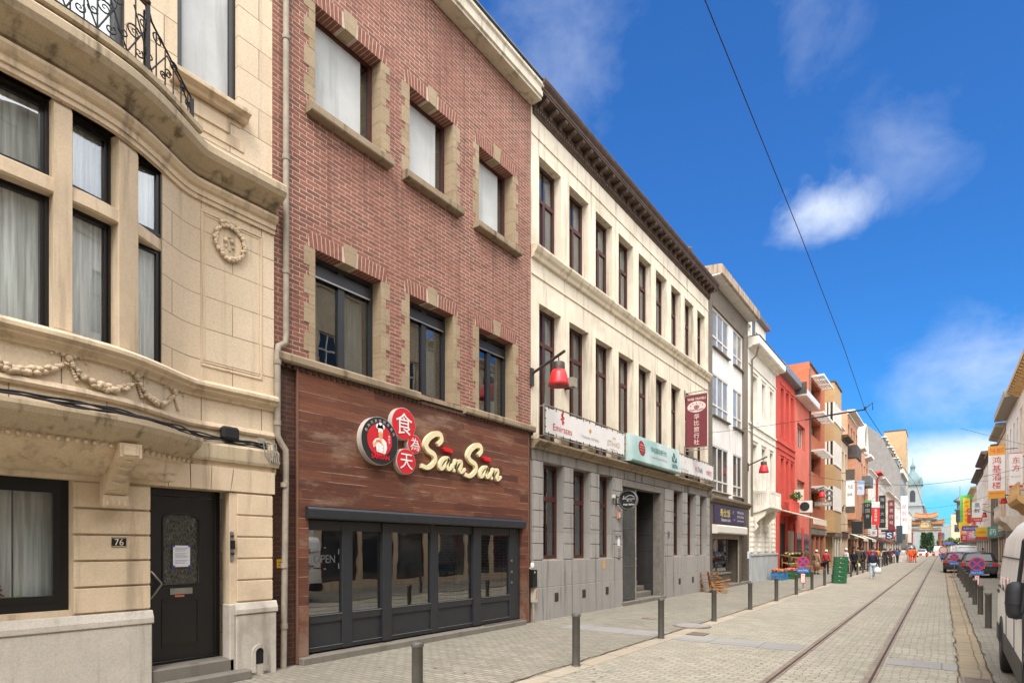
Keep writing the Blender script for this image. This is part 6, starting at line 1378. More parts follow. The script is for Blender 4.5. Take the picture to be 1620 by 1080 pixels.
# ================================================================ tram wires
tw_ = thing('tram_wires', 'thin black overhead tram wire with span wires between the facades', 'overhead wire', (-1.4, 20, 5.7)); WIRE = plain('wire_black', srgb(40, 40, 46), .6)
def sag(a, b, s, n=12): return [tuple(a[j]+(b[j]-a[j])*k/n-(s*4*(k/n)*(1-k/n) if j == 2 else 0) for j in range(3)) for k in range(n+1)]
J = [(-1.34, -6, 5.75), (-1.36, 4.0, 5.7), (-1.78, 19.6, 5.76), (-1.30, 45, 5.75), (-1.5, 75, 5.7), (-1.3, 110, 5.7), (-1.5, 150, 5.7), (-1.3, 220, 5.7)]
MB().tube([J[0], J[1], (-1.42, 8, 5.69), (-1.54, 13, 5.70), J[2]], [.0035, .004, .0045, .0055, .006], 6).tube([J[2], (-1.55, 32, 5.68), J[3]], .009, 6).tube(J[3:], .011, 5).build('contact_wire', WIRE, tw_)
m = MB(); m.tube(sag((-8, 25.5, 6.75), J[2], .05), .008, 5); m.tube(sag((-3.6, 21.2, 5.98), J[2], -.02), .02, 6)
m.tube(sag((-8, 48, 7.2), J[3], .2), .012, 5); m.tube(sag(J[3], (4.6, 49, 7.0), .2), .012, 5)
for y in (75, 110, 150): m.tube(sag((-8, y, 7.3), (4.6, y, 7.3), 1.4), .012, 5)
m.tube(sag((4.6, 46, 7.6), (.9, 44, 8.9), 0, 3), .01, 5); m.each('span_wire', WIRE, tw_)
m = MB(); m.lathe([(.03, 0), (.03, .09)], (-1.78, 19.6, 5.75), 8); m.tube([(-1.78, 19.6, 5.8), (-1.6, 19.7, 5.95), (-1.6, 19.7, 5.75)], .014, 5); m.build('clamp', WIRE, tw_)
m = thing('ceiling_cable', 'thin cables crossing the street in front of the right row', 'cables', (3, 57, 7)); MB().tube(sag((4.6, 56, 7.4), (2.2, 60, 7.2), .3), .012, 5).tube(sag((4.6, 61, 6.0), (1.8, 90, 6.2), .4), .014, 5).build('cable', WIRE, m)
# ================================================================ no parking signs
SRED = plain('traffic_red', srgb(212, 48, 44), .45, 0, .5, .03); SBLU = plain('traffic_blue', srgb(48, 70, 150), .45, 0, .5, .03); SLBL = plain('plate_blue', srgb(50, 110, 190), .45, 0, .5, .03)
def ring(m, c, r0, r1, y, mi, n=40):
    V = []
    for k in range(n): a = 2*pi*k/n; V += [(c[0]+r0*cos(a), y, c[1]+r0*sin(a)), (c[0]+r1*cos(a), y, c[1]+r1*sin(a))]
    m.add(V, [(2*k, 2*((k+1) % n), 2*((k+1) % n)+1, 2*k+1) for k in range(n)], mi)
def nopark(label, loc, dz=0., red_plate=True, r=.23):
    t = thing('no_parking_sign', label, 'road sign', loc, 'temporary no parking signs'); x, y, z = loc; zc_ = z+1.20+dz
    MB().tube([(x, y+.03, z+.03), (x, y+.03, z+1.45+dz)], .02, 8).build('pole', STEEL, t); MB().lathe([(.26, 0), (.26, .04), (.05, .07)], (x, y+.03, z), 20).build('base', RAILM, t)
    m = MB(); m.disc((x, y, zc_), r, RT, (0, 0, 1), -.004, .004, 40, 0)
    yy = y-.006; m.disc((x, y, zc_), r*.80, RT, (0, 0, 1), .004, .006, 40, 1)
    for a in (pi/4, -pi/4):
        d = Vector((cos(a), 0, sin(a))); w = Vector((-sin(a), 0, cos(a)))*.028; c = Vector((x, yy-.002-(.001 if a > 0 else 0), zc_)); m.add([c-d*r*.8-w, c+d*r*.8-w, c+d*r*.8+w, c-d*r*.8+w], [(0, 1, 2, 3)], 0)
    m.build('disc', [SRED, SBLU], t)
    m = MB(); m.box(x-.23, x+.23, y-.006, y+.002, zc_-.46, zc_-.27); m.text('ma-vr 7-18 u', (x, y-.006, zc_-.365), .1, RT, fit=.38, height=.07, mi=1, depth=.002); m.build('blue_plate', [SLBL, SWH], t)
    if red_plate:
        m = MB(); m.box(x-.09, x+.09, y-.006, y+.002, zc_-.90, zc_-.49, 0); m.box(x-.065, x+.065, y-.008, y-.0062, zc_-.875, zc_-.515, 1); m.box(x-.008, x+.008, y-.010, y-.0082, zc_-.82, zc_-.57, 2)
        for s_ in (1, -1): m.add([(x-.03, y-.0105, zc_-.695+s_*.11), (x+.03, y-.0105, zc_-.695+s_*.11), (x, y-.0105, zc_-.695+s_*.155)], [(0, 1, 2)], 2)
        m.build('arrow_plate', [SRED, SWH, INK], t)
nopark('round no parking sign on a stand in front of the grocery crates', (-4.75, 27.4, .012))
nopark('large round no parking sign between the right bollards and the van', (1.22, 32.2, .006), -.10, True, .29)
nopark('small round no parking sign farther along behind the right bollards', (.62, 45.5, .006), 0, False)
t = thing('parking_disc_sign', 'small round white and red sign on a post beside the dark parked car', 'road sign', (.1, 58, 0)); m = MB(); m.disc((.1, 58, 1.62), .30, RT, (0, 0, 1), 0, .01, 30, 0); m.disc((.1, 58, 1.62), .23, RT, (0, 0, 1), .01, .013, 30, 1); m.build('disc', [SRED, plain('faded_white', srgb(220, 206, 190), .5)], t); MB().tube([(.1, 58.03, 0), (.1, 58.03, 1.9)], .025, 6).build('pole', STEEL, t); MB().box(-.12, .32, 57.99, 58.0, .98, 1.22).build('blue_plate', SLBL, t)
# ================================================================ crates, produce, pallets
CRG = plain('green_crate', srgb(38, 98, 62), .5, 0, .4, .1); CRB = plain('blue_crate', srgb(60, 120, 170), .5, 0, .4, .1)
def make_crate(mat, label, loc, rotz, L=.58, W=.40, H=.22, group='plastic crates'):
    t = thing('plastic_crate', label, 'crate', loc, group, rotz); m = MB(); w = .012
    def wall(u0, u1, v0, v1):      # with a hand slot
        m.box(u0, u1, v0, v1, .01, H*.55); m.box(u0, u1, v0, v1, H*.80, H)
        if u1-u0 > v1-v0: c = (u0+u1)/2; m.box(u0, c-.09, v0, v1, H*.5501, H*.7999); m.box(c+.09, u1, v0, v1, H*.5501, H*.7999)
        else: c = (v0+v1)/2; m.box(u0, u1, v0, c-.06, H*.5501, H*.7999); m.box(u0, u1, c+.06, v1, H*.5501, H*.7999)
    wall(-L/2, L/2, -W/2, -W/2+w); wall(-L/2, L/2, W/2-w, W/2); wall(-L/2, -L/2+w, -W/2+w, W/2-w); wall(L/2-w, L/2, -W/2+w, W/2-w); m.box(-L/2+w, L/2-w, -W/2+w, W/2-w, .01, .03)
    m.box(-L/2-.01, L/2+.01, -W/2-.01, -W/2, H-.03, H); m.box(-L/2-.01, L/2+.01, W/2, W/2+.01, H-.03, H)
    for k in range(7): u = -L/2+.03+k*(L-.06)/6; m.box(u-.006, u+.006, -W/2-.008, -W/2, .01, H-.035)
    o = m.build('basket', mat); o.parent = t
    l = MB().box(-.09, .09, -W/2-.012, -W/2-.001, H*.56, H*.62).box(-L/2-.008, -L/2-.001, -.06, .06, H*.56, H*.62); o = l.build('handle_lip', plain('crate_lip', srgb(150, 190, 160), .5)); o.parent = t; return t
names = ['bottom green crate of the tall pavement stack', 'second green crate from the bottom of the tall pavement stack', 'third green crate from the bottom of the tall stack', 'third green crate from the top of the tall stack', 'second green crate from the top of the tall stack', 'top green crate of the tall pavement stack']
cg = make_crate(CRG, names[0], (-4.22, 33.9, .012), .35, .60, .42)
for i in range(1, 6): dup(cg, (-4.22+.02*i-.01*(i % 2), 33.9, .012+.222*i), .35+.03*((i*5) % 3-1), names[i])
gs = [(-7.05, 36.6, 0, 'lower green crate beneath the grocery stall, next to the blue ones'), (-7.05, 36.6, 1, 'upper green crate beneath the grocery stall, next to the blue ones'), (-6.95, 38.0, 0, 'lower green crate in the middle of the grocery front'), (-6.95, 38.0, 1, 'upper green crate in the middle of the grocery front'), (-6.85, 40.2, 0, 'lower green crate at the far end of the stall'), (-6.85, 40.2, 1, 'upper green crate at the far end of the stall')]
for x, y, k, lb in gs: dup(cg, (x, y, .012+.225*k), pi/2*0+.05, lb, 1.25 if False else 1)
cb = make_crate(CRB, 'lower blue crate at the near end of the grocery stall', (-7.35, 35.0, .012), 0, .62, .42)
for x, y, k, lb in ((-7.35, 35.0, 1, 'upper blue crate at the near end of the grocery stall'), (-7.3, 35.7, 0, 'lower blue crate behind the nearest blue pair'), (-7.3, 35.7, 1, 'upper blue crate behind the nearest blue pair')): dup(cb, (x, y, .012+.222*k), 0, lb)
def produce(name, label, x0, x1, y0, y1, z, cols_, n, r, seed):
    rr = random.Random(seed); m = MB()
    for i in range(n):
        c = (rr.uniform(x0, x1), rr.uniform(y0, y1), z+rr.uniform(0, .10)); q = rr.uniform(.7, 1.2)*r; k = len(m.f); m.lathe([(.001, -q), (q*.8, -q*.6), (q, 0), (q*.8, q*.6), (.001, q)], c, 7, i % len(cols_))
    o = m.build(name, [plain('produce_%d_%d_%d' % tuple(c_), srgb(*c_), .5, 0, .4, .2) for c_ in cols_]); tag(o, label, 'fruit'); o['kind'] = 'stuff'
produce('oranges', 'heap of oranges and apples in trays over the blue crates', -7.6, -7.0, 34.7, 36.2, .50, [(206, 130, 60), (190, 120, 70), (170, 60, 50)], 120, .045, 1)
produce('tomatoes', 'heap of red tomatoes over the green crates', -7.3, -6.7, 36.4, 38.6, .50, [(200, 84, 70), (214, 130, 110), (190, 60, 56)], 150, .045, 2)
produce('vegetables', 'heap of dark aubergines and green vegetables on the raised shelf', -7.8, -7.1, 38.3, 41.6, 1.38, [(50, 46, 72), (70, 100, 60), (200, 190, 110), (60, 60, 66)], 200, .07, 3)
sh = thing('produce_shelf', 'sloping wooden produce shelf under the awning', 'shelf', (-7.4, 40, 0)); WDK = plain('crate_wood', srgb(150, 112, 72), .8, 0, .2, .3, 8)
MB().prism([(-7.85, 1.36), (-7.0, 1.16), (-7.0, 1.20), (-7.85, 1.40)], 'y', 38.2, 41.8).build('board', WDK, sh); MB().prism([(-7.7, .9), (-6.7, .60), (-6.7, .64), (-7.7, .94)], 'y', 38.0, 41.6).build('lower_board', WDK, sh)
m = MB()
for y in (38.3, 41.6): m.box(-7.08, -7.02, y, y+.06, 0, 1.17); m.box(-7.82, -7.76, y, y+.06, 0, 1.36)
m.each('leg', WDK, sh)
produce('citrus', 'pale red and yellow fruit on the lower sloping board', -7.5, -6.8, 38.1, 41.5, .78, [(214, 120, 100), (220, 190, 120), (120, 150, 80)], 160, .05, 4)
pl = thing('broken_pallet', 'broken wooden pallet leaning in a heap by the grey wall corner', 'pallet', (-7.6, 24.3, .012)); rr = random.Random(8); PW = plain('old_pallet_wood', srgb(150, 108, 70), .85, 0, .2, .4, 7)
def plank(c, L, W, T, rot, nm='plank', par=None, mat=PW):
    R = Matrix.Rotation(rot[2], 3, 'Z') @ Matrix.Rotation(rot[1], 3, 'Y') @ Matrix.Rotation(rot[0], 3, 'X'); m = MB()
    V = [Vector(c)+R @ Vector((sx*L/2, sy*W/2, sz*T/2)) for sz in (-1, 1) for sx, sy in ((-1, -1), (1, -1), (1, 1), (-1, 1))]
    m.add(V, [(0, 3, 2, 1), (4, 5, 6, 7), (0, 1, 5, 4), (1, 2, 6, 5), (2, 3, 7, 6), (3, 0, 4, 7)]); return m.build(nm, mat, par)
for k in range(6): plank((-7.62+.03*k, 23.85+.0*k, .80-.125*k), .95, .10, .022, (0, .12*sin(k*2), .06*sin(k*3)+.2), par=pl)
for k, x in enumerate((-7.95, -7.6, -7.25)): plank((x, 23.95, .42), .85, .06, .08, (0, pi/2-.15, .2), 'bearer', pl)
pl2 = thing('wooden_crate_slats', 'second broken pallet lying against the first with splintered slats', 'pallet', (-7.2, 24.2, .012))
for k in range(5): plank((-7.15+.02*k, 23.55+.05*k, .06+.10*k), .80, .11, .022, (.5, .25-.12*k, -.25), par=pl2)
plank((-7.3, 23.6, .22), .5, .08, .08, (0, 1.2, .3), 'bearer', pl2)
# ================================================================ hanging signs down the street
def hsign(name, label, x0, x1, y, z0, z1, base, bands=(), texts=(), facing=-1, arm=-8, th=.12):
    """box sign at right angles to the wall; bands: (z0, z1, material); texts: (string, z, fit, height, material)"""
    t = thing(name, label, 'sign', ((x0+x1)/2, y, z0), 'shop signs'); m = MB(); m.box(x0, x1, y-th/2, y+th/2, z0, z1, 0); mats = [base]
    for a, b, mm in bands:
        mats.append(mm); m.box(x0-.01, x1+.01, y-th/2-.01, y+th/2+.01, a, b, len(mats)-1)
    m.build('panel', mats, t)
    p = MB(); pm = []
    for s_, z, ft, h_, mm in texts:
        if mm not in pm: pm.append(mm)
        p.text(s_, ((x0+x1)/2, y-th/2-.012, z), .3, RT, fit=ft, height=h_, mi=pm.index(mm), depth=.004)
    if texts: p.build('lettering', pm, t)
    q = MB(); q.box(min(arm, x0), max(arm, x0), y-.02, y+.02, z1-.3, z1-.25) if arm < 0 else q.box(x1, arm, y-.02, y+.02, z1-.3, z1-.25); q.box(min(arm, x0), max(arm, x0), y-.02, y+.02, z0+.2, z0+.25) if arm < 0 else q.box(x1, arm, y-.02, y+.02, z0+.2, z0+.25)
    q.each('bracket', LGR, t); return t
OSN = plain('orange_sign', srgb(238, 170, 66), .5, 0, .4, .04); GSN = plain('green_sign', srgb(92, 176, 96), .5); YSN = plain('yellow_sign', srgb(240, 196, 50), .5); BLS = plain('black_sign', srgb(36, 42, 40), .5); PUR = plain('purple_sign', srgb(92, 72, 160), .5); PNK = plain('pink_char', srgb(222, 110, 130), .6); NAV = plain('navy_char', srgb(60, 72, 110), .6)
hsign('restaurant_sign', 'tall white sign with red characters and orange ends reading THE BEST', 2.88, 3.86, 58, 5.55, 9.55, SWH, [(8.85, 9.55, OSN), (5.55, 6.15, OSN)], [('THE BEST', 9.2, .85, .32, SRED)]+[(c, 8.45-.63*k, .52, .55, SRED) for k, c in enumerate('鸿基酒楼')]+[('RESTAURANT', 5.95, .8, .14, SRED)], arm=4.6)
hsign('east_sign', 'white sign with a red border and two red characters, nearest on the right', 3.55, 4.2, 50, 5.7, 7.95, SWH, [(7.90, 7.95, SRED), (5.7, 5.85, SRED)], [('东', 7.45, .38, .42, SRED), ('方', 6.95, .38, .42, SRED), ('RESTAURANT', 6.4, .5, .1, GREYP)], arm=4.6)
hsign('green_yellow_sign', 'tall green sign with a yellow panel of orange characters', 2.6, 4.35, 131, 6.2, 11.1, GSN, [], [], arm=4.6); m = thing('yellow_panel_sign', 'yellow vertical panel with characters mounted on the green sign', 'sign', (3.5, 130.8, 5), 'shop signs'); MB().box(3.0, 4.0, 130.7, 130.9, 5.3, 10.5).box(2.4, 3.4, 130.6, 130.69, 5.2, 6.3).build('panel', YSN, m); p = MB(); [p.text(c, (3.5, 130.69, 9.9-.8*k), .6, RT, fit=.6, height=.6) for k, c in enumerate('东方大酒楼')]; p.build('lettering', plain('orange_char', srgb(214, 110, 30), .6), m)
hsign('blue_character_sign', 'white vertical sign with navy characters beside the yellow one', 3.0, 4.0, 92, 5.0, 7.4, SWH, [(5.0, 5.5, SRED)], [('黑', 7.0, .55, .55, NAV), ('鲜', 6.35, .55, .55, NAV), ('SUSHI', 5.25, .7, .2, SWH)], arm=4.6)
hsign('red_strip_sign', 'narrow red vertical sign left of the navy lettered one', 2.7, 3.1, 98, 5.0, 7.0, SRED, [], [('火', 6.7, .3, .3, SWH), ('锅', 6.3, .3, .3, SWH)], arm=4.6)
hsign('purple_strip_sign', 'low purple sign under the yellow panel', 2.2, 3.9, 100, 4.1, 4.75, PUR, [], [('KARAOKE', 4.4, 1.3, .3, SWH)], arm=4.6)
hsign('brown_white_sign', 'white vertical sign with brown oval ends on the yellow brick flats', -7.15, -6.45, 62, 5.0, 9.0, SWH, [(8.0, 9.0, BRN), (5.0, 5.6, BRN)], [('YUE', 7.4, .4, .3, INK), ('BAR', 6.7, .4, .25, INK)])
hsign('grey_letters_sign', 'long grey sign board with ring letters over the orange flats shop', -7.95, -6.75, 50.6, 5.0, 5.35, PIPE, [], [('AZIË MARKT', 5.17, 1.1, .2, SWH)])
t = thing('ring_sign', 'two linked grey rings on top of the long grey sign board', 'sign', (-6.2, 50.6, 5.6), 'shop signs'); m = MB()
for z in (5.6, 6.0): m.tube([(-6.95+.20*cos(a), 50.6, z+.20*sin(a)) for a in [2*pi*k/16 for k in range(17)]], .07, 8)
m.build('rings', ZINC, t)
hsign('dark_green_sign', 'dark green vertical sign with pale characters below the salmon houses', -7.0, -6.3, 76, 3.9, 7.0, BLS, [(6.8, 7.05, GSN)], [(c, 6.5-.6*k, .4, .4, GREYP) for k, c in enumerate('中国食')])
hsign('red_white_sign', 'red and white vertical sign on the salmon houses', -6.9, -6.1, 84, 4.6, 7.4, SRED, [(6.7, 7.4, SWH)], [(c, 6.4-.4*k, .3, .32, SWH) for k, c in enumerate('金龙酒楼')])
hsign('pale_blue_sign', 'pale blue and white square sign high on the salmon houses', -7.6, -6.6, 72, 7.4, 8.9, plain('pale_blue', srgb(196, 210, 226), .6), [(8.5, 8.9, plain('sky_plate', srgb(150, 180, 214), .6))], [('HOTEL', 8.1, .7, .25, SBLU)])
hsign('black_column_sign', 'tall black vertical sign with faint characters by the white houses', -7.2, -6.4, 98, 4.6, 9.2, BLS, [], [(c, 8.6-1.0*k, .5, .5, GREYP) for k, c in enumerate('海鲜大酒')])
hsign('maroon_column_sign', 'tall maroon vertical sign next to the black one', -6.3, -5.5, 101, 4.3, 8.7, MAR, [], [(c, 8.1-.9*k, .5, .5, PINK) for k, c in enumerate('永发行号')])
hsign('black_box_sign', 'plain black box sign low over the far pavement', -6.9, -6.0, 64, 3.1, 4.3, BLS)
hsign('billboard_sign', 'wide white sign board lettered in grey above a dark canopy', -7.4, -5.6, 104.5, 3.7, 4.2, WHITEP, [(4.2, 4.5, BLS)], [('HONG KONG', 3.95, 1.4, .25, INK)])
hsign('blue_swirl_sign', 'blue square sign with white swirl above the far crowd', -5.9, -5.0, 90, 2.9, 3.9, NAV, [], [('S', 3.4, .55, .7, SWH)])
hsign('pink_character_column', 'white column sign with pink characters left of the gate', -7.5, -6.2, 160, 5.0, 13.5, SWH, [], [(c, 12.6-1.5*k, 1.0, 1.1, PNK) for k, c in enumerate('中華貿易')])
hsign('small_red_white_sign', 'small white sign with red bands next to the pink character column', -8.2, -7.2, 150, 5.0, 9.0, SWH, [(7.5, 9.0, SWH), (5.0, 5.9, SRED)], [('旺', 8.2, .7, .8, SRED)])
hsign('dark_panel_sign', 'dark slate coloured vertical panel above the barriers', -6.3, -5.4, 120, 2.6, 5.6, plain('slate_panel', srgb(58, 74, 84), .5), [])
hsign('yellow_door_sign', 'yellow and red shop sign low on the right row', 3.2, 4.3, 88, 2.8, 4.2, YSN, [(2.8, 3.1, SRED)], [('OPEN', 3.6, .8, .3, SRED)], arm=4.6)
t = thing('purple_parasol', 'purple parasol roof in the distance right of the gate', 'parasol', (1.2, 150, 0)); MB().lathe([(1.3, 2.5), (.8, 2.8), (.1, 3.1)], (1.2, 150, 0), 10).build('canopy', PUR, t); MB().tube([(1.2, 150, 0), (1.2, 150, 3.0)], .06, 6).build('pole', STEEL, t)
# ================================================================ construction barrier on the far road
t = thing('work_barrier', 'low white site fence panels beside the orange workers', 'barrier', (-4, 88, 0)); MB().box(-5.4, -3.3, 87.9, 88, .05, 1.0).build('panel', plain('barrier_white', srgb(214, 206, 196), .6, 0, .3, .3), t)
for x in (-5.3, -4.4, -3.4): MB().box(x-.03, x+.03, 87.84, 88.1, 0, 1.1).build('foot', STEEL, t)
t = thing('striped_barrier', 'red and white striped barrier across the road before the gate', 'barrier', (-2, 135, 0)); m = MB()
for k in range(9): m.box(-4.0+k*.5, -3.5+k*.5, 134.9, 135, .35, .75, k % 2)
m.build('plank', [SWH, SRED], t); [MB().box(x-.05, x+.05, 134.8, 135.1, 0, .8).build('foot', STEEL, t) for x in (-3.9, .3)]

for nm, lb, x0, x1, y, z0, z1, c, tx in (
    ('pink_sign', 'small pink and white sign low on the far right row', 3.2, 4.3, 118, 3.0, 4.6, (216, 120, 140), '茶'), ('round_orange_sign', 'orange square sign under the green framed sign', 2.5, 3.5, 124, 4.0, 5.0, (232, 150, 60), '福'),
    ('white_small_sign', 'small white sign with navy character behind the yellow shop sign', 3.4, 4.4, 104, 3.2, 4.6, (224, 222, 216), '美'), ('red_corner_sign', 'small red sign on the right row beyond the purple strip', 2.9, 3.9, 140, 3.0, 4.4, (200, 50, 50), '发'),
    ('teal_sign', 'small teal sign low on the right row near the lamp', 3.5, 4.3, 72, 2.8, 3.8, (90, 150, 140), '药')):
    hsign(nm, lb, x0, x1, y, z0, z1, plain('c_%d_%d' % c[:2], srgb(*c), .5), [], [(tx, (z0+z1)/2, (x1-x0)*.6, (z1-z0)*.6, SWH if c[0] != 224 else NAV)], arm=4.6)
for nm, lb, x0, x1, y, z0, z1, c, tx in (
    ('red_lantern_sign', 'small red vertical sign beyond the maroon column', -6.8, -6.2, 116, 3.2, 5.2, (190, 50, 50), '福'), ('green_shop_sign', 'green shop sign board low on the white houses', -7.6, -6.6, 124, 3.0, 3.9, (60, 120, 80), '茶'),
    ('white_cube_sign', 'white square sign beneath the red and white vertical sign', -7.3, -6.6, 87, 3.3, 4.1, (226, 224, 220), '米'), ('amber_sign', 'amber coloured sign near the end of the left row', -7.2, -6.2, 136, 3.0, 4.4, (220, 160, 70), '金')):
    hsign(nm, lb, x0, x1, y, z0, z1, plain('c_%d_%d' % c[:2], srgb(*c), .5), [], [(tx, (z0+z1)/2, (x1-x0)*.6, (z1-z0)*.6, SWH if c[0] != 226 else NAV)])
CAN2 = plain('dark_canvas', srgb(70, 62, 60), .8); CAN3 = plain('red_canvas', srgb(170, 60, 56), .8)
for lb, y0, y1, mm in (('cream shop awning in front of the salmon brick house', 71.5, 76, CAN), ('dark shop awning in front of the white dark roofed house', 93, 101, CAN2), ('cream shop awning under the arched gable house', 81, 86, CAN), ('red shop awning before the white stone house', 110, 118, CAN3)):
    t = thing('shop_awning', lb, 'awning', (-7.5, y0, 3), 'shop awnings'); MB().prism([(-7.85, 3.25), (-6.6, 2.75), (-6.6, 2.79), (-7.85, 3.31)], 'y', y0, y1).build('canvas', mm, t); MB().box(-6.61, -6.58, y0, y1, 2.5, 2.76).build('valance', mm, t)
# ================================================================ the white van
VAN_W = plain('van_paint', srgb(236, 232, 226), .38, .0, .5, .10, 1.5); VDK = plain('van_black_plastic', srgb(40, 40, 42), .55, 0, .4, .1); TYRE = plain('tyre', srgb(36, 35, 34), .85, 0, .3, .2); HUB = plain('wheel_hub', srgb(110, 108, 104), .5, .5); CARG = plain('car_glass', srgb(22, 26, 28), .05, 0, .9, .1); LRED2 = plain('tail_lamp', srgb(170, 28, 30), .25, 0, .6, .1)
def wheel(parent, x, y, r, w, sd):
    o = MB().lathe([(r*.62, -w/2), (r*.94, -w/2), (r, -w/2+.03), (r, w/2-.03), (r*.94, w/2), (r*.62, w/2)], (x, y, r), 28, 0, 'x').build('wheel', TYRE, parent)
    xx = x+sd*w/2
    m = MB().lathe([(r*.62, 0), (r*.60, -sd*.02), (r*.30, -sd*.03), (r*.28, sd*.0), (.001, sd*.005)], (xx, y, r), 20, 0, 'x')
    for k in range(5): a = k*2*pi/5; m.lathe([(.02, 0), (.02, sd*.008)], (xx-sd*.015, y+cos(a)*r*.45, r+sin(a)*r*.45), 8, 0, 'x')
    m.build('hub', HUB, o); return o
def van(label, loc, rotz=0):
    """front towards -y; width 2.0, origin on the ground below the rear left corner of the body"""
    t = thing('delivery_van', label, 'van', (0, 0, 0))
    L = 5.9; # y from -L (nose) to 0 (rear)
    def sec(y):    # half section (x outward, z) at station y
        if y > -4.35:
            top = 2.12+.10*min(1, -y/1.2) if y > -1.2 else 2.22
            ro = 0; return [(.90, .36), (.985, .42), (1.0, .62), (1.0, .98), (.985, 1.14), (.955, 1.5), (.90, 1.92), (.84, top-.12), (.72, top-.02), (.0, top+.02)]
        k = min(1, (-4.35-y)/1.55)
        top = 2.2-1.25*min(1, k*1.25)**1.15 if k < .8 else .95-.25*(k-.8)/.2
        belt = min(1.12-.1*k, top)
        wd = 1-.10*k*k
        return [(.90*wd, .30), (.985*wd, .38), (1.0*wd, .60), (.99*wd, .85*min(1, top)), (.98*wd, belt*.95), (.95*wd-.06*k, belt+(top-belt)*.3), (.88*wd-.12*k, belt+(top-belt)*.62), (.80*wd-.14*k, belt+(top-belt)*.86), (.68*wd-.14*k, belt+(top-belt)*.97), (0, top)]
    ys = [0, -.06, -.3, -.8, -1.2, -2, -3, -3.9, -4.35, -4.6, -4.9, -5.2, -5.5, -5.7, -5.85, -5.9]
    V = []; F = []; S = 19
    for y in ys:
        s_ = sec(min(y, -.001)); q = [(-a, b) for a, b in s_]+[(a, b) for a, b in s_[::-1][1:]]
        sh_ = .965 if y == 0 else 1.0
        for a, b in q: V.append((a*sh_, y, .36+(b-.36)*(.985 if y == 0 else 1)))
    n = len(V)//len(ys)
    for i in range(len(ys)-1):
        for k in range(n-1): F.append((i*n+k, i*n+k+1, (i+1)*n+k+1, (i+1)*n+k))
    m = MB(); m.add(V, F, 0, True); m.add(V[:n], [tuple(range(n))]); m.add(V[-n:], [tuple(range(n))]); m.add(V, [(i*n, (i+1)*n, (i+1)*n+n-1, i*n+n-1) for i in range(len(ys)-1)])
    body = m.build('body', VAN_W, t)
    for sx in (-1, 1):
        m = MB()
        m.box(sx*.985, sx*1.012, -4.4, -1.65, .36, .62); m.box(sx*.985, sx*1.012, -.55, -.02, .36, .62); m.build('sill_trim', VDK, t, bevel=.01)
        m = MB(); m.box(sx*.992, sx*1.006, -3.3, -.35, 1.20, 1.235); m.box(sx*.990, sx*1.004, -.35, -.02, 1.10, 1.14); m.build('door_rail', VDK, t)
        m = MB()
        for y, z0, z1 in ((-3.35, .45, 1.95), (-2.05, .5, 1.95), (-4.4, .45, 1.2)): m.box(sx*.90, sx*1.0075, y-.006, y+.006, z0, min(z1, 1.12))
        for y in (-3.35, -2.05):
            m.add([(sx*1.002, y-.005, 1.12), (sx*.90-sx*.0+sx*.012, y-.005, 1.92), (sx*.912, y+.005, 1.92), (sx*1.002, y+.005, 1.12)], [(0, 1, 2, 3)])
        m.box(sx*.925, sx*.952, -3.3, -.1, 1.655, 1.667); m.build('panel_gap', VDK, t)
        wx = [(-4.28, 1.14, .990), (-3.42, 1.14, .990), (-3.42, 1.88, .918), (-4.0, 1.88, .918), (-4.28, 1.55, .955)]
        MB().add([(sx*c, a, b) for a, b, c in wx]+[(sx*(c-.02), a, b) for a, b, c in wx], [(0, 1, 2, 3, 4)]+[(i, (i+1) % 5, 5+(i+1) % 5, 5+i) for i in range(5)]).build('side_window', CARG, t)
        m = MB()
        for (a, b, c), (d, e, f) in zip(wx, wx[1:]+wx[:1]): m.tube([(sx*(c+.004), a, b), (sx*(f+.004), d, e)], .018, 5)
        m.build('window_seal', VDK, t)
        for y in (-3.62, -3.1): MB().lathe([(.01, -.085), (.03, -.05), (.036, 0), (.03, .05), (.01, .085)], (sx*1.012, y, 1.03), 8, 0, 'y').box(sx*.99, sx*1.02, y-.09, y+.09, 1.0, 1.06).build('door_handle', VDK, t, bevel=.012)
        m = MB(); m.lathe([(.02, 1.05), (.07, 1.06), (.092, 1.11), (.097, 1.2), (.095, 1.34), (.08, 1.41), (.03, 1.44)], (sx*1.03, 0, 0), 16); m.v = [(x, -4.14+y*.85, z) for x, y, z in m.v]; m.lathe([(.099, 1.205), (.1005, 1.215), (.099, 1.225)], (sx*1.03, -4.14, 0), 16); m.box(sx*.90, sx*.96, -4.18, -4.10, 1.12, 1.2); mo = m.build('wing_mirror', VDK, t)
        m = MB(); m.box(sx*.97, sx*1.09, -4.058, -4.05, 1.24, 1.39); m.box(sx*.97, sx*1.09, -4.058, -4.05, 1.10, 1.21); m.build('mirror_glass', CARG, mo)
        m = MB()
        for yw in (-1.1, -4.85):
            A = [(yw+.44*cos(pi*k/14), .36+.44*sin(pi*k/14)) for k in range(15)]; A2 = [(yw+.37*cos(pi*k/14), .36+.37*sin(pi*k/14)) for k in range(14, -1, -1)]
            for k in range(14): m.add([(sx*1.014, *A[k]), (sx*1.014, *A[k+1]), (sx*1.014, *A2[13-k]), (sx*1.014, *A2[14-k]), (sx*.96, *A[k]), (sx*.96, *A[k+1]), (sx*.96, *A2[13-k]), (sx*.96, *A2[14-k])], [(0, 1, 2, 3), (0, 4, 5, 1), (2, 6, 7, 3), (4, 7, 6, 5)])
            m.add([(sx*1.004, *q) for q in A2], [tuple(range(15))])
        m.build('wheel_arch', VDK, t)
        for yw in (-1.1, -4.85): wheel(t, sx*.90, yw, .34, .23, sx)
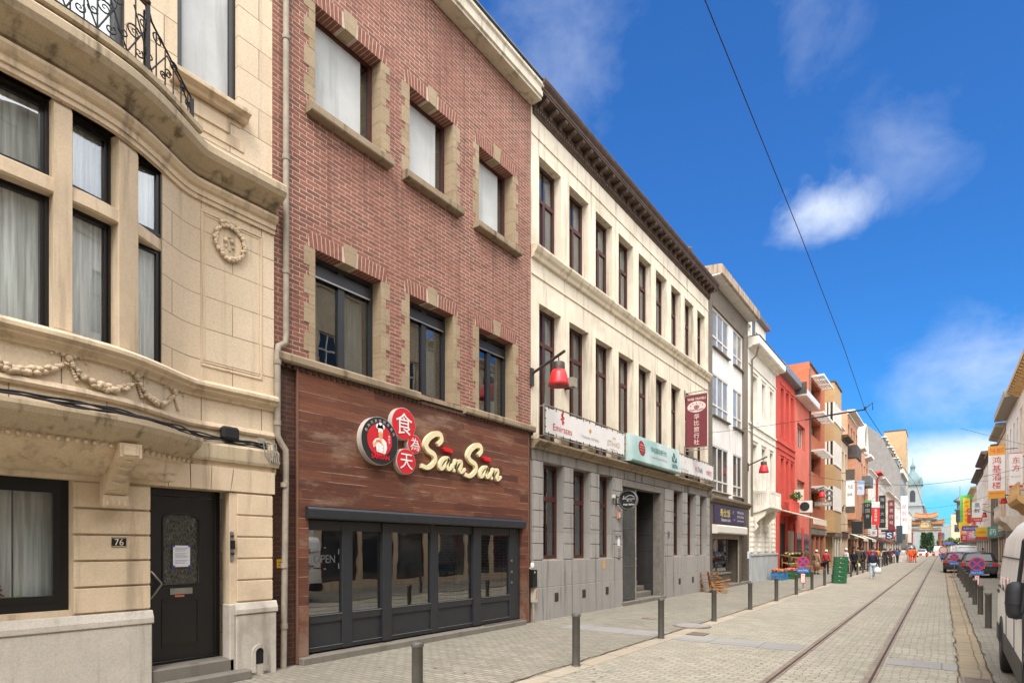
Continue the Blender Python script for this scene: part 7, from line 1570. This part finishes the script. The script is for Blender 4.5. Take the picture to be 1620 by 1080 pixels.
        MB().box(sx*.80, sx*.975, -.03, .012, .75, 1.35).build('tail_light', LRED2, t, bevel=.01); MB().box(sx*.45, sx*.80, -5.86, -5.78, .62, .82).build('headlight', plain('lamp_glass', srgb(200, 205, 210), .1, 0, .8), t, bevel=.02)
    MB().box(-.95, .95, -.04, .08, .36, .56).build('rear_bumper', VDK, t, bevel=.03); MB().box(-.92, .92, -5.98, -5.72, .28, .58).build('front_bumper', VDK, t, bevel=.04)
    MB().add([(-.72, -5.15, 1.30), (.72, -5.15, 1.30), (.62, -4.55, 2.06), (-.62, -4.55, 2.06)], [(0, 1, 2, 3)]).build('windscreen', CARG, t)
    MB().box(-.006, .006, .0, .012, .6, 2.0).box(-.8, .8, .0, .006, .62, .632).build('rear_door_gap', VDK, t); MB().box(-.26, .26, .08, .09, .44, .55).build('number_plate', SWH, t)
    # faint red scribble on the side panel facing the street
    m = MB(); rr = random.Random(9)
    for k in range(3): m.tube([(-1.006+.0*q, -1.6-.9*k*.6+.08*q, 1.28+.10*sin(q*1.3+k)+.02*k) for q in range(7)], .006, 4)
    m.build('faded_scribble', plain('faded_red', srgb(222, 196, 188), .7), t)
    t.location = loc; t.rotation_euler = (0, 0, rotz); return t
van('dusty white panel van with a black door mirror parked at the right edge', (1.72, 12.2, .006), radians(-.8))
# ================================================================ parked cars
def car(name, label, paint, loc, rotz, kind='hatch', h=1.5, L=4.2, W=1.78, group='cars parked on the right beyond the bollards', cat='car'):
    """rear end faces -y"""
    t = thing(name, label, cat, (0, 0, 0), group); hw = W/2
    P = [(0, .30), (-.02, .62), (.04, .92), (.10, .98), (.42, h-.10), (.60, h-.02), (1.6, h), (2.25, h-.08), (3.0, 1.0), (3.9, .82), (L-.05, .66), (L, .32)] if kind != 'van' else [(0, .30), (-.02, .9), (.06, h-.1), (.2, h), (3.2, h), (3.6, h-.1), (4.4, 1.15), (L-.05, .95), (L, .35)]
    st = [0, .08, .25, .45, .62, 1.0, 1.6, 2.25, 2.7, 3.1, 3.6, L-.1, L]
    def topat(y):
        pts = [p for p in P if p[1] > .5]; 
        for (a, za), (b, zb) in zip(pts, pts[1:]):
            if a <= y <= b: return za+(zb-za)*(y-a)/max(1e-6, b-a)
        return pts[0][1] if y < pts[0][0] else pts[-1][1]
    V = []; F = []; n = 13
    for y in st:
        z = topat(y); b = min(.92, z-.02); e = 1-.08*max(0, (y-3)/(L-3))-.06*(y < .05); g = z > 1.05
        half = [(.80*hw, .26), (.97*hw*e, .32), (hw*e, .60), (.97*hw*e, b), ((.86 if g else .93)*hw*e, b+(z-b)*.55), ((.74 if g else .80)*hw*e, z-.03), (0, z)]
        for a, c in [(-a, c) for a, c in half]+half[::-1][1:]: V.append((a, y, c))
    for i in range(len(st)-1):
        for k in range(n-1): F.append((i*n+k, i*n+k+1, (i+1)*n+k+1, (i+1)*n+k))
    m = MB(); m.add(V, F, 0, True); m.add(V[:n], [tuple(range(n))]); m.add(V[-n:], [tuple(range(n))]); m.add(V, [(i*n, (i+1)*n, (i+1)*n+n-1, i*n+n-1) for i in range(len(st)-1)]); m.build('body', paint, t)
    zt = h-.14
    MB().add([(-.70*hw, -.012+.08, 1.03), (.70*hw, .068, 1.03), (.62*hw, .38 if kind != 'van' else .07, zt), (-.62*hw, .38 if kind != 'van' else .07, zt)], [(0, 1, 2, 3)]).build('rear_window', CARG, t)
    for sx in (-1, 1):
        x0, x1 = sx*(.972*hw), sx*(.80*hw)
        MB().add([(x0, .5, .97), (x0, 2.85, .97), (x1, 2.1, zt), (x1, .75, zt)], [(0, 1, 2, 3)]).build('side_window', CARG, t)
        MB().box(sx*.70*hw, sx*.99*hw, -.03, .05, .70, .92).build('tail_light', LRED2, t, bevel=.01)
        MB().box(sx*hw*.97, sx*(hw+.14), 2.45, 2.6, .92, 1.06).build('wing_mirror', VDK, t, bevel=.02)
        for y in (.75, L-.85): wheel(t, sx*(hw-.12), y, .31, .2, sx)
    MB().box(-hw*.9, hw*.9, -.06, .03, .30, .52).build('rear_bumper', VDK, t, bevel=.02); MB().box(-.26, .26, -.045, -.03, .58, .69).build('number_plate', plain('plate_white', srgb(226, 214, 190), .5), t)
    t.location = loc; t.rotation_euler = (0, 0, rotz); return t
DKC = plain('car_dark', srgb(52, 50, 52), .2, .3, .6, .1); MARC = plain('car_maroon', srgb(60, 36, 38), .22, .3, .6, .1); SILC = plain('car_silver', srgb(170, 172, 174), .25, .5, .6, .1); WHC = plain('car_white', srgb(214, 214, 212), .3, 0, .6, .05)
car('parked_car', 'dark estate car seen from behind, beyond the no parking signs', DKC, (1.78, 44.5, .006), 0, h=1.55, L=4.4)
car('parked_car', 'dark maroon car parked left of the dark estate car', MARC, (.95, 52.5, .006), 0, h=1.5)
car('parked_car', 'black car with a pale roof behind the maroon one', SILC, (1.15, 60.5, .006), 0, h=1.5)
car('parked_van', 'white van parked behind the row of cars', WHC, (1.9, 70, .006), 0, 'van', h=2.0, L=4.9, W=1.95, cat='van'); car('parked_van', 'pale van at the far end of the parked row', WHC, (1.8, 84, .006), 0, 'van', h=2.1, L=4.9, W=1.95, cat='van')
car('distant_car', 'silver car standing beyond the striped barrier', SILC, (-3.2, 142, 0), 0, h=1.6, group='vehicles before the gate'); car('distant_van', 'grey van beyond the striped barrier, left of the silver car', plain('car_grey', srgb(110, 110, 112), .3, .2), (-5.4, 150, 0), 0, 'van', h=2.4, L=5.2, W=2.0, group='vehicles before the gate', cat='van'); car('distant_van', 'white van far off right of the striped barrier', WHC, (-.6, 158, 0), 0, 'van', h=2.2, L=5.2, W=2.0, group='vehicles before the gate', cat='van')
# ================================================================ people
def skin_mesh(name, chain, edges, mat, parent, sub=1, root=0):
    me = bpy.data.meshes.new(name); me.from_pydata([c[0] for c in chain], edges, []); me.materials.append(mat)
    o = bpy.data.objects.new(name, me); COL.objects.link(o); o.parent = parent
    sk = o.modifiers.new('skin', 'SKIN'); sk.use_smooth_shade = True
    d = me.skin_vertices[0].data
    for i, (_, r) in enumerate(chain): d[i].radius = (r if isinstance(r, tuple) else (r, r)); d[i].use_root = (i == root)
    sb = o.modifiers.new('subdivision', 'SUBSURF'); sb.levels = sub; sb.render_levels = sub; return o
HAIRS = {}
def person(label, loc, rotz, top, legs_c, skin=(196, 148, 118), hair=(48, 36, 30), coat=0., stride=.18, armL=(.12, -.02), armR=(.12, .02), H=1.7, hat=None, bag=None, shoes=(40, 38, 38), lean=0., longhair=False, belly=0., group='people walking on the street', elbow=.06):
    """faces -y at rotz 0; coat = how far the top hangs below the hip"""
    t = thing('person', label, 'person', (0, 0, 0), group); k = H/1.72
    SK = plain('skin_%d' % skin[0], srgb(*skin), .55, 0, .4, .06); TP = plain('cloth_%d_%d_%d' % top, srgb(*top), .85, 0, .2, .15, 9); LG_ = plain('cloth_%d_%d_%d' % legs_c, srgb(*legs_c), .85, 0, .2, .15, 9); HR = plain('hair_%d' % hair[0], srgb(*hair), .7, 0, .3, .2); SH = plain('shoe_%d' % shoes[0], srgb(*shoes), .6)
    def v(x, y, z): return (x*k, (y-lean*max(0, z-.9))*k, z*k)
    s_ = stride
    J = dict(pel=v(0, 0, .93), wst=v(0, 0, 1.08), chs=v(0, .01, 1.28), shc=v(0, .01, 1.40), nck=v(0, .005, 1.46), nkt=v(0, -.01, 1.53), hd=v(0, -.015, 1.60), hdt=v(0, -.01, 1.67),
             hl=v(-.09, 0, .88), kl=v(-.10, -s_*.5, .50), al=v(-.10, -s_+.03, .09), fl=v(-.105, -s_-.12, .035), hr=v(.09, 0, .88), kr=v(.10, s_*.25-.03, .50), ar=v(.10, s_+.04, .10), fr=v(.105, s_-.10, .04),
             sl=v(-.175, .01, 1.385), el=v(-.235, armL[1]*.5+.02, 1.13), wl=v(-.22-armL[0]*.3, armL[1]-elbow, .89), gl=v(-.225-armL[0]*.3, armL[1]-elbow-.02, .82), sr=v(.175, .01, 1.385), er=v(.235, armR[1]*.5+.02, 1.13), wr=v(.22+armR[0]*.3, armR[1]-elbow, .89), gr=v(.225+armR[0]*.3, armR[1]-elbow-.02, .82))
    R0 = dict(pel=.135, wst=.12, chs=.135, shc=.11, nck=.052, nkt=.05, hd=.088, hdt=.075, hl=.085, kl=.055, al=.038, fl=.035, hr=.085, kr=.055, ar=.038, fr=.035, sl=.06, el=.04, wl=.027, gl=.03, sr=.06, er=.04, wr=.027, gr=.03)
    E_ = [('pel', 'wst'), ('wst', 'chs'), ('chs', 'shc'), ('shc', 'nck'), ('nck', 'nkt'), ('nkt', 'hd'), ('hd', 'hdt'), ('pel', 'hl'), ('hl', 'kl'), ('kl', 'al'), ('al', 'fl'), ('pel', 'hr'), ('hr', 'kr'), ('kr', 'ar'), ('ar', 'fr'), ('shc', 'sl'), ('sl', 'el'), ('el', 'wl'), ('wl', 'gl'), ('shc', 'sr'), ('sr', 'er'), ('er', 'wr'), ('wr', 'gr')]
    def sub(name, keys, rad, mat, grow=0.0):
        ks = list(keys); ch = [(J[q], tuple(x*k for x in rad[q]) if isinstance(rad[q], tuple) else (rad[q]+grow)*k) for q in ks]
        ed = [(ks.index(a), ks.index(b)) for a, b in E_ if a in ks and b in ks]; return skin_mesh(name, ch, ed, mat, t, 1, 0)
    Rb = {**R0, 'pel': .11, 'wst': (.11, .08), 'chs': (.12, .085), 'shc': (.09, .06), 'sl': .04, 'hl': .07}
    sub('body', ['pel', 'wst', 'chs', 'shc', 'nck', 'nkt', 'hd', 'hdt', 'hl', 'kl', 'al', 'fl', 'hr', 'kr', 'ar', 'fr', 'sl', 'el', 'wl', 'gl', 'sr', 'er', 'wr', 'gr'], {**Rb, 'hd': (.072, .09), 'hdt': (.062, .075)}, SK)
    sub('jacket', ['pel', 'wst', 'chs', 'shc', 'nck', 'sl', 'el', 'wl', 'sr', 'er', 'wr'], {**R0, 'pel': (.17+belly, .135+belly), 'wst': (.165+belly, .135+belly), 'chs': (.185, .14), 'shc': (.165, .12), 'nck': .075, 'sl': .085, 'el': .06, 'wl': .046, 'sr': .085, 'er': .06, 'wr': .046}, TP)
    sub('trousers', ['pel', 'hl', 'kl', 'al', 'hr', 'kr', 'ar'], {**R0, 'pel': (.155, .125), 'hl': .105, 'kl': .078, 'al': .062, 'hr': .105, 'kr': .078, 'ar': .062}, LG_)
    if coat: m = MB().lathe([(.16*k, 1.0*k), (.19*k, .85*k), (.21*k, (.9-coat)*k), (.19*k, (.9-coat)*k+.01)], (0, 0, 0), 16); o = m.build('coat_skirt', TP); o.parent = t
    for q, nm in (('al', 'fl'), ('ar', 'fr')):
        a, b = Vector(J[q]), Vector(J[nm]); m = MB(); m.tube([(a.x, a.y+.05*k, .045), (a.x, a.y, .06), (b.x, (a.y+b.y)/2, .055), (b.x, b.y-.02, .035)], [.045*k, .052*k, .05*k, .03*k], 8); o = m.build('shoe', SH); o.parent = t
    hx, hy, hz = J['hd']; m = MB(); m.lathe([(.001, .115*k), (.06*k, .10*k), (.088*k, .05*k), (.092*k, .0), (.08*k, -.05*k)], (hx, hy+.022*k, hz+.02*k), 14)
    if longhair: m.lathe([(.07*k, .02*k), (.09*k, -.08*k), (.085*k, -.20*k), (.05*k, -.24*k)], (hx, hy+.045*k, hz), 12)
    o = m.build('hair', HR); o.parent = t
    m = MB(); m.box(hx-.012*k, hx+.012*k, hy-.115*k, hy-.085*k, hz-.03*k, hz+.01*k); 
    for sx in (-1, 1): m.box(hx+sx*.03*k-.011*k, hx+sx*.03*k+.011*k, hy-.098*k, hy-.088*k, hz+.012*k, hz+.022*k, 1)
    m.box(hx-.022*k, hx+.022*k, hy-.096*k, hy-.086*k, hz-.055*k, hz-.047*k, 2); o = m.build('face', [SK, SBLK, plain('lips', srgb(160, 90, 84), .6)]); o.parent = t
    if hat: m = MB(); m.lathe([(.001, .15*k), (.07*k, .13*k), (.10*k, .07*k), (.105*k, .02*k), (.10*k, .0)], (hx, hy+.01, hz+.03*k), 16); o = m.build('hat', plain('hat_%d_%d' % hat[:2], srgb(*hat), .85)); o.parent = t
    t.location = loc; t.rotation_euler = (0, 0, rotz)
    if bag:
        nm, side, dz, c, sz, lb = bag; g = J['gl'] if side < 0 else J['gr']; b = thing('carrier_bag' if nm == 'bag' else nm, lb, 'bag', (0, 0, 0), 'bags carried by people')
        m = MB(); m.lathe([(.001, -sz*1.0), (sz*.62, -sz*.95), (sz*.80, -sz*.45), (sz*.62, .05), (sz*.18, sz*.42), (.02, sz*.62)], (0, 0, -sz*.75+dz), 12); m.v = [(x, y*.6+.02*sin(z*40+x*30), z) for x, y, z in m.v]
        o = m.build('pouch', plain('bag_%d_%d' % c[:2], srgb(*c), .6, 0, .3, .1)); o.parent = b; m = MB(); m.tube([(-.02, 0, dz-sz*.3), (0, 0, .0), (.02, 0, dz-sz*.3)], .006, 5); o = m.build('strap', SBLK); o.parent = b
        w = Matrix.Rotation(rotz, 3, 'Z') @ Vector(g); b.location = Vector(loc)+w+Vector((0, 0, -.02)); b.rotation_euler = (0, 0, rotz)
    return t
Pz = .012
person('man in a navy jacket and light blue jeans walking with a white carrier bag', (-3.25, 39.9, 0), .35, (42, 44, 62), (176, 190, 202), stride=.14, H=1.64, belly=.035, shoes=(214, 212, 208), bag=('bag', 1, .0, (226, 226, 224), .26, 'bulging white plastic carrier bag held by the man in jeans'), hair=(70, 50, 42), skin=(206, 140, 112), hat=(160, 92, 78))
person('woman in a long beige coat and white hat by the grocery', (-6.85, 44.3, Pz), 2.6, (186, 154, 128), (170, 138, 110), coat=.55, stride=.03, H=1.62, hat=(232, 226, 218), longhair=False)
person('woman in a red jacket and white headscarf carrying a black bag', (-6.35, 44.9, Pz), 2.9, (186, 62, 72), (44, 42, 52), stride=.08, H=1.62, hat=(228, 216, 210), bag=('handbag', 1, .1, (36, 34, 36), .2, 'black handbag carried by the woman in red'))
person('person in a white hooded top half hidden behind the green crates', (-5.35, 46.5, Pz), 2.2, (214, 212, 210), (46, 46, 54), stride=.12, H=1.72, hat=(210, 206, 204))
person('person dressed in black walking this way with a pale bag', (-5.2, 49.6, Pz), .2, (36, 36, 42), (38, 38, 46), stride=.16, coat=.25, H=1.62, skin=(216, 156, 120), hair=(60, 44, 36), bag=('bag', 1, 0, (226, 214, 160), .22, 'pale yellow bag held by the person in black'))
person('tall person in a dark olive coat standing by the kerb bollards', (-5.3, 53.5, Pz), 3.0, (84, 80, 66), (60, 56, 50), coat=.35, stride=.05, H=1.85)
person('slim person in black standing against the shop fronts', (-5.9, 56.5, Pz), 1.2, (40, 38, 40), (44, 42, 44), stride=.05, H=1.88)
person('person in a purple top beside the person with the blue backpack', (-4.6, 57.5, Pz), .5, (124, 58, 96), (70, 66, 66), stride=.1, H=1.78, belly=.02)
person('person in dark clothes with a blue backpack facing the shops', (-5.15, 55.0, Pz), 2.4, (44, 50, 84), (64, 60, 60), stride=.1, H=1.78)
person('person in an amber orange jacket walking away', (-5.15, 68, Pz), pi, (214, 150, 66), (64, 62, 58), stride=.2, H=1.75, belly=.03)
person('person in a dark jacket walking away beside the amber jacket', (-4.5, 69, Pz), pi, (56, 54, 52), (52, 52, 52), stride=.15, H=1.7)
person('far person in a purple coat near the white fence panels', (-4.9, 82, Pz), .2, (104, 56, 84), (60, 58, 60), stride=.1, H=1.7)
person('far person in a blue jacket near the white fence panels', (-4.3, 84, 0), .6, (66, 96, 140), (58, 58, 64), stride=.1, H=1.7)
person('far person in a pink top behind the white fence panels', (-3.9, 92, 0), 2.8, (206, 130, 130), (70, 66, 66), stride=.1, H=1.72)
person('road worker in orange high visibility clothes, nearer of the pair', (-3.1, 87, 0), .4, (246, 106, 46), (240, 92, 46), stride=.08, H=1.8, belly=.05, group='road workers')
person('road worker in orange high visibility clothes, behind the first', (-2.75, 88.5, 0), 2.4, (244, 116, 54), (238, 96, 48), stride=.08, H=1.82, belly=.05, group='road workers')
person('far person in a dark coat right of the road workers', (-5.0, 101, Pz), .2, (58, 52, 60), (50, 48, 52), stride=.1, H=1.74)
person('far person in a maroon coat in the distance by the shops', (-5.3, 97, Pz), .2, (110, 50, 58), (56, 52, 54), stride=.1, H=1.7)
person('person in white walking beside the bicycle in the distance', (.15, 96, 0), 2.9, (226, 222, 218), (60, 62, 84), stride=.2, H=1.75)
# two bicycles leaning by the far right row, a red flower tub
def bicycle(label, loc, rotz, c):
    t = thing('bicycle', label, 'bicycle', (0, 0, 0), 'bicycles by the right row'); FR = plain('bike_%d' % c[0], srgb(*c), .4, .2)
    for y in (-.52, .52):
        o = MB(); o.tube([(0, y+.33*cos(a), .34+.33*sin(a)) for a in [2*pi*k/20 for k in range(21)]], .022, 6); w = o.build('wheel', TYRE, None); w.parent = t
        s_ = MB(); [s_.tube([(0, y, .34), (0, y+.32*cos(a), .34+.32*sin(a))], .004, 3) for a in [2*pi*k/10 for k in range(10)]]; q = s_.build('spokes', STEEL); q.parent = w
    m = MB(); B_, S_, Hd = (0, .0, .32), (0, .15, .78), (0, -.40, .80)
    for a, b in ((B_, S_), (S_, Hd), (B_, Hd), (B_, (0, .52, .34)), (S_, (0, .52, .34)), (Hd, (0, -.52, .34))): m.tube([a, b], .016, 6)
    q = m.build('frame', FR); q.parent = t; m = MB(); m.tube([(-.25, -.36, 1.0), (0, -.42, .98), (.25, -.36, 1.0)], .012, 6); m.tube([(0, -.40, .78), (0, -.42, .98)], .014, 6); q = m.build('handlebar', STEEL); q.parent = t
    m = MB(); m.box(-.07, .07, .05, .30, .88, .93); m.tube([(0, .15, .78), (0, .17, .9)], .014, 6); q = m.build('saddle', SBLK, None, bevel=.02); q.parent = t
    t.location = loc; t.rotation_euler = (0, 0, rotz)
bicycle('dark bicycle leaning by the right row behind the parked estate car', (3.6, 47, .006), .5, (50, 48, 52)); bicycle('red bicycle parked beside the dark one on the right', (3.3, 49.5, .006), .8, (170, 50, 50))
pt_ = thing('flower_tub', 'round tub of red and green flowers on the right pavement behind the van', 'plant pot', (3.35, 43, 0)); MB().lathe([(.2, 0), (.28, .45), (.26, .45)], (3.35, 43, 0), 14).build('tub', ZINC, pt_)
leafmass((3.35, 43, .7), .35, .35, .32, 160, .06, 5).build('leaves', LEAF, pt_, fix=False); leafmass((3.35, 43, .78), .36, .36, .3, 60, .05, 6).build('flowers', plain('red_petals', srgb(210, 60, 50), .7), pt_, fix=False)
# litter and small marks
m = MB(); rr = random.Random(21)
for i in range(260):
    x, y = rr.uniform(-7.8, 1.2), 3+50*rr.random()**1.6; s_ = rr.uniform(.006, .02); z = .0135 if x < -4.62 else .0055 if x < .2 else .0075
    a = rr.uniform(0, 3); m.add([(x+s_*cos(a+q*2.1)*rr.uniform(.6, 1.4), y+s_*sin(a+q*2.1)*rr.uniform(.6, 1.4), z) for q in range(3)], [(0, 1, 2)])
o = m.build('litter', plain('litter_pale', srgb(206, 198, 182), .9)); tag(o, 'small scraps of pale litter and grit scattered over the paving', 'litter'); o['kind'] = 'stuff'
t = thing('paper_scrap', 'crumpled white paper scrap beside the drain grate in the foreground', 'litter', (.1, 9.45, .0)); MB().add([(.02, 9.42, .006), (.14, 9.38, .01), (.2, 9.47, .035), (.1, 9.52, .012), (.06, 9.47, .04)], [(0, 1, 4), (1, 2, 4), (2, 3, 4), (3, 0, 4)]).build('sheet', PAPER, t)

extra = [
 ((-5.9, 60.0), 2.9, (150, 130, 110), (60, 60, 66), 'far person in a beige coat walking past the pale stone house'), ((-4.9, 62.0), .1, (70, 74, 84), (48, 48, 54), 'far person in a slate jacket coming this way by the kerb'),
 ((-6.2, 64.5), 1.3, (190, 186, 180), (70, 70, 76), 'far person in pale grey looking at the shop windows'), ((-5.6, 66.0), .3, (150, 60, 60), (50, 50, 56), 'far person in a brick red jumper behind the amber jacket'),
 ((-5.9, 72.0), pi, (60, 80, 70), (52, 52, 50), 'far person in a dark green jacket under the first shop awning'), ((-5.0, 74.5), .2, (200, 190, 176), (80, 84, 100), 'far person in a cream sweater beyond the amber jacket'),
 ((-6.1, 77.0), 2.0, (52, 54, 62), (44, 44, 48), 'far person in charcoal by the dark green vertical sign'), ((-5.3, 79.5), pi, (120, 130, 150), (58, 58, 64), 'far person in a grey blue coat walking away before the fence'),
 ((-5.7, 86.0), .1, (90, 60, 50), (60, 56, 52), 'far person in a brown coat left of the fence panels'), ((-4.0, 90.0), .4, (228, 222, 214), (64, 66, 80), 'far person in a white shirt right behind the fence panels'),
 ((-5.6, 108.0), .2, (120, 60, 70), (58, 54, 56), 'tiny person in wine red far along the left pavement'), ((-4.9, 114.0), 2.8, (70, 76, 92), (54, 54, 58), 'tiny person in dark blue far along the left pavement'),
 ((2.9, 66.0), .2, (60, 60, 66), (50, 50, 54), 'person in black on the narrow right pavement beyond the cars'), ((3.0, 80.0), pi, (170, 150, 90), (60, 60, 62), 'person in a mustard jacket far on the right pavement')]
for (x, y), rz, tp, lg, lb in extra: person(lb, (x, y, .01), rz, tp, lg, stride=.12, H=1.66+.01*(int(y) % 14), skin=(200, 150, 122) if int(y) % 2 else (188, 140, 112))
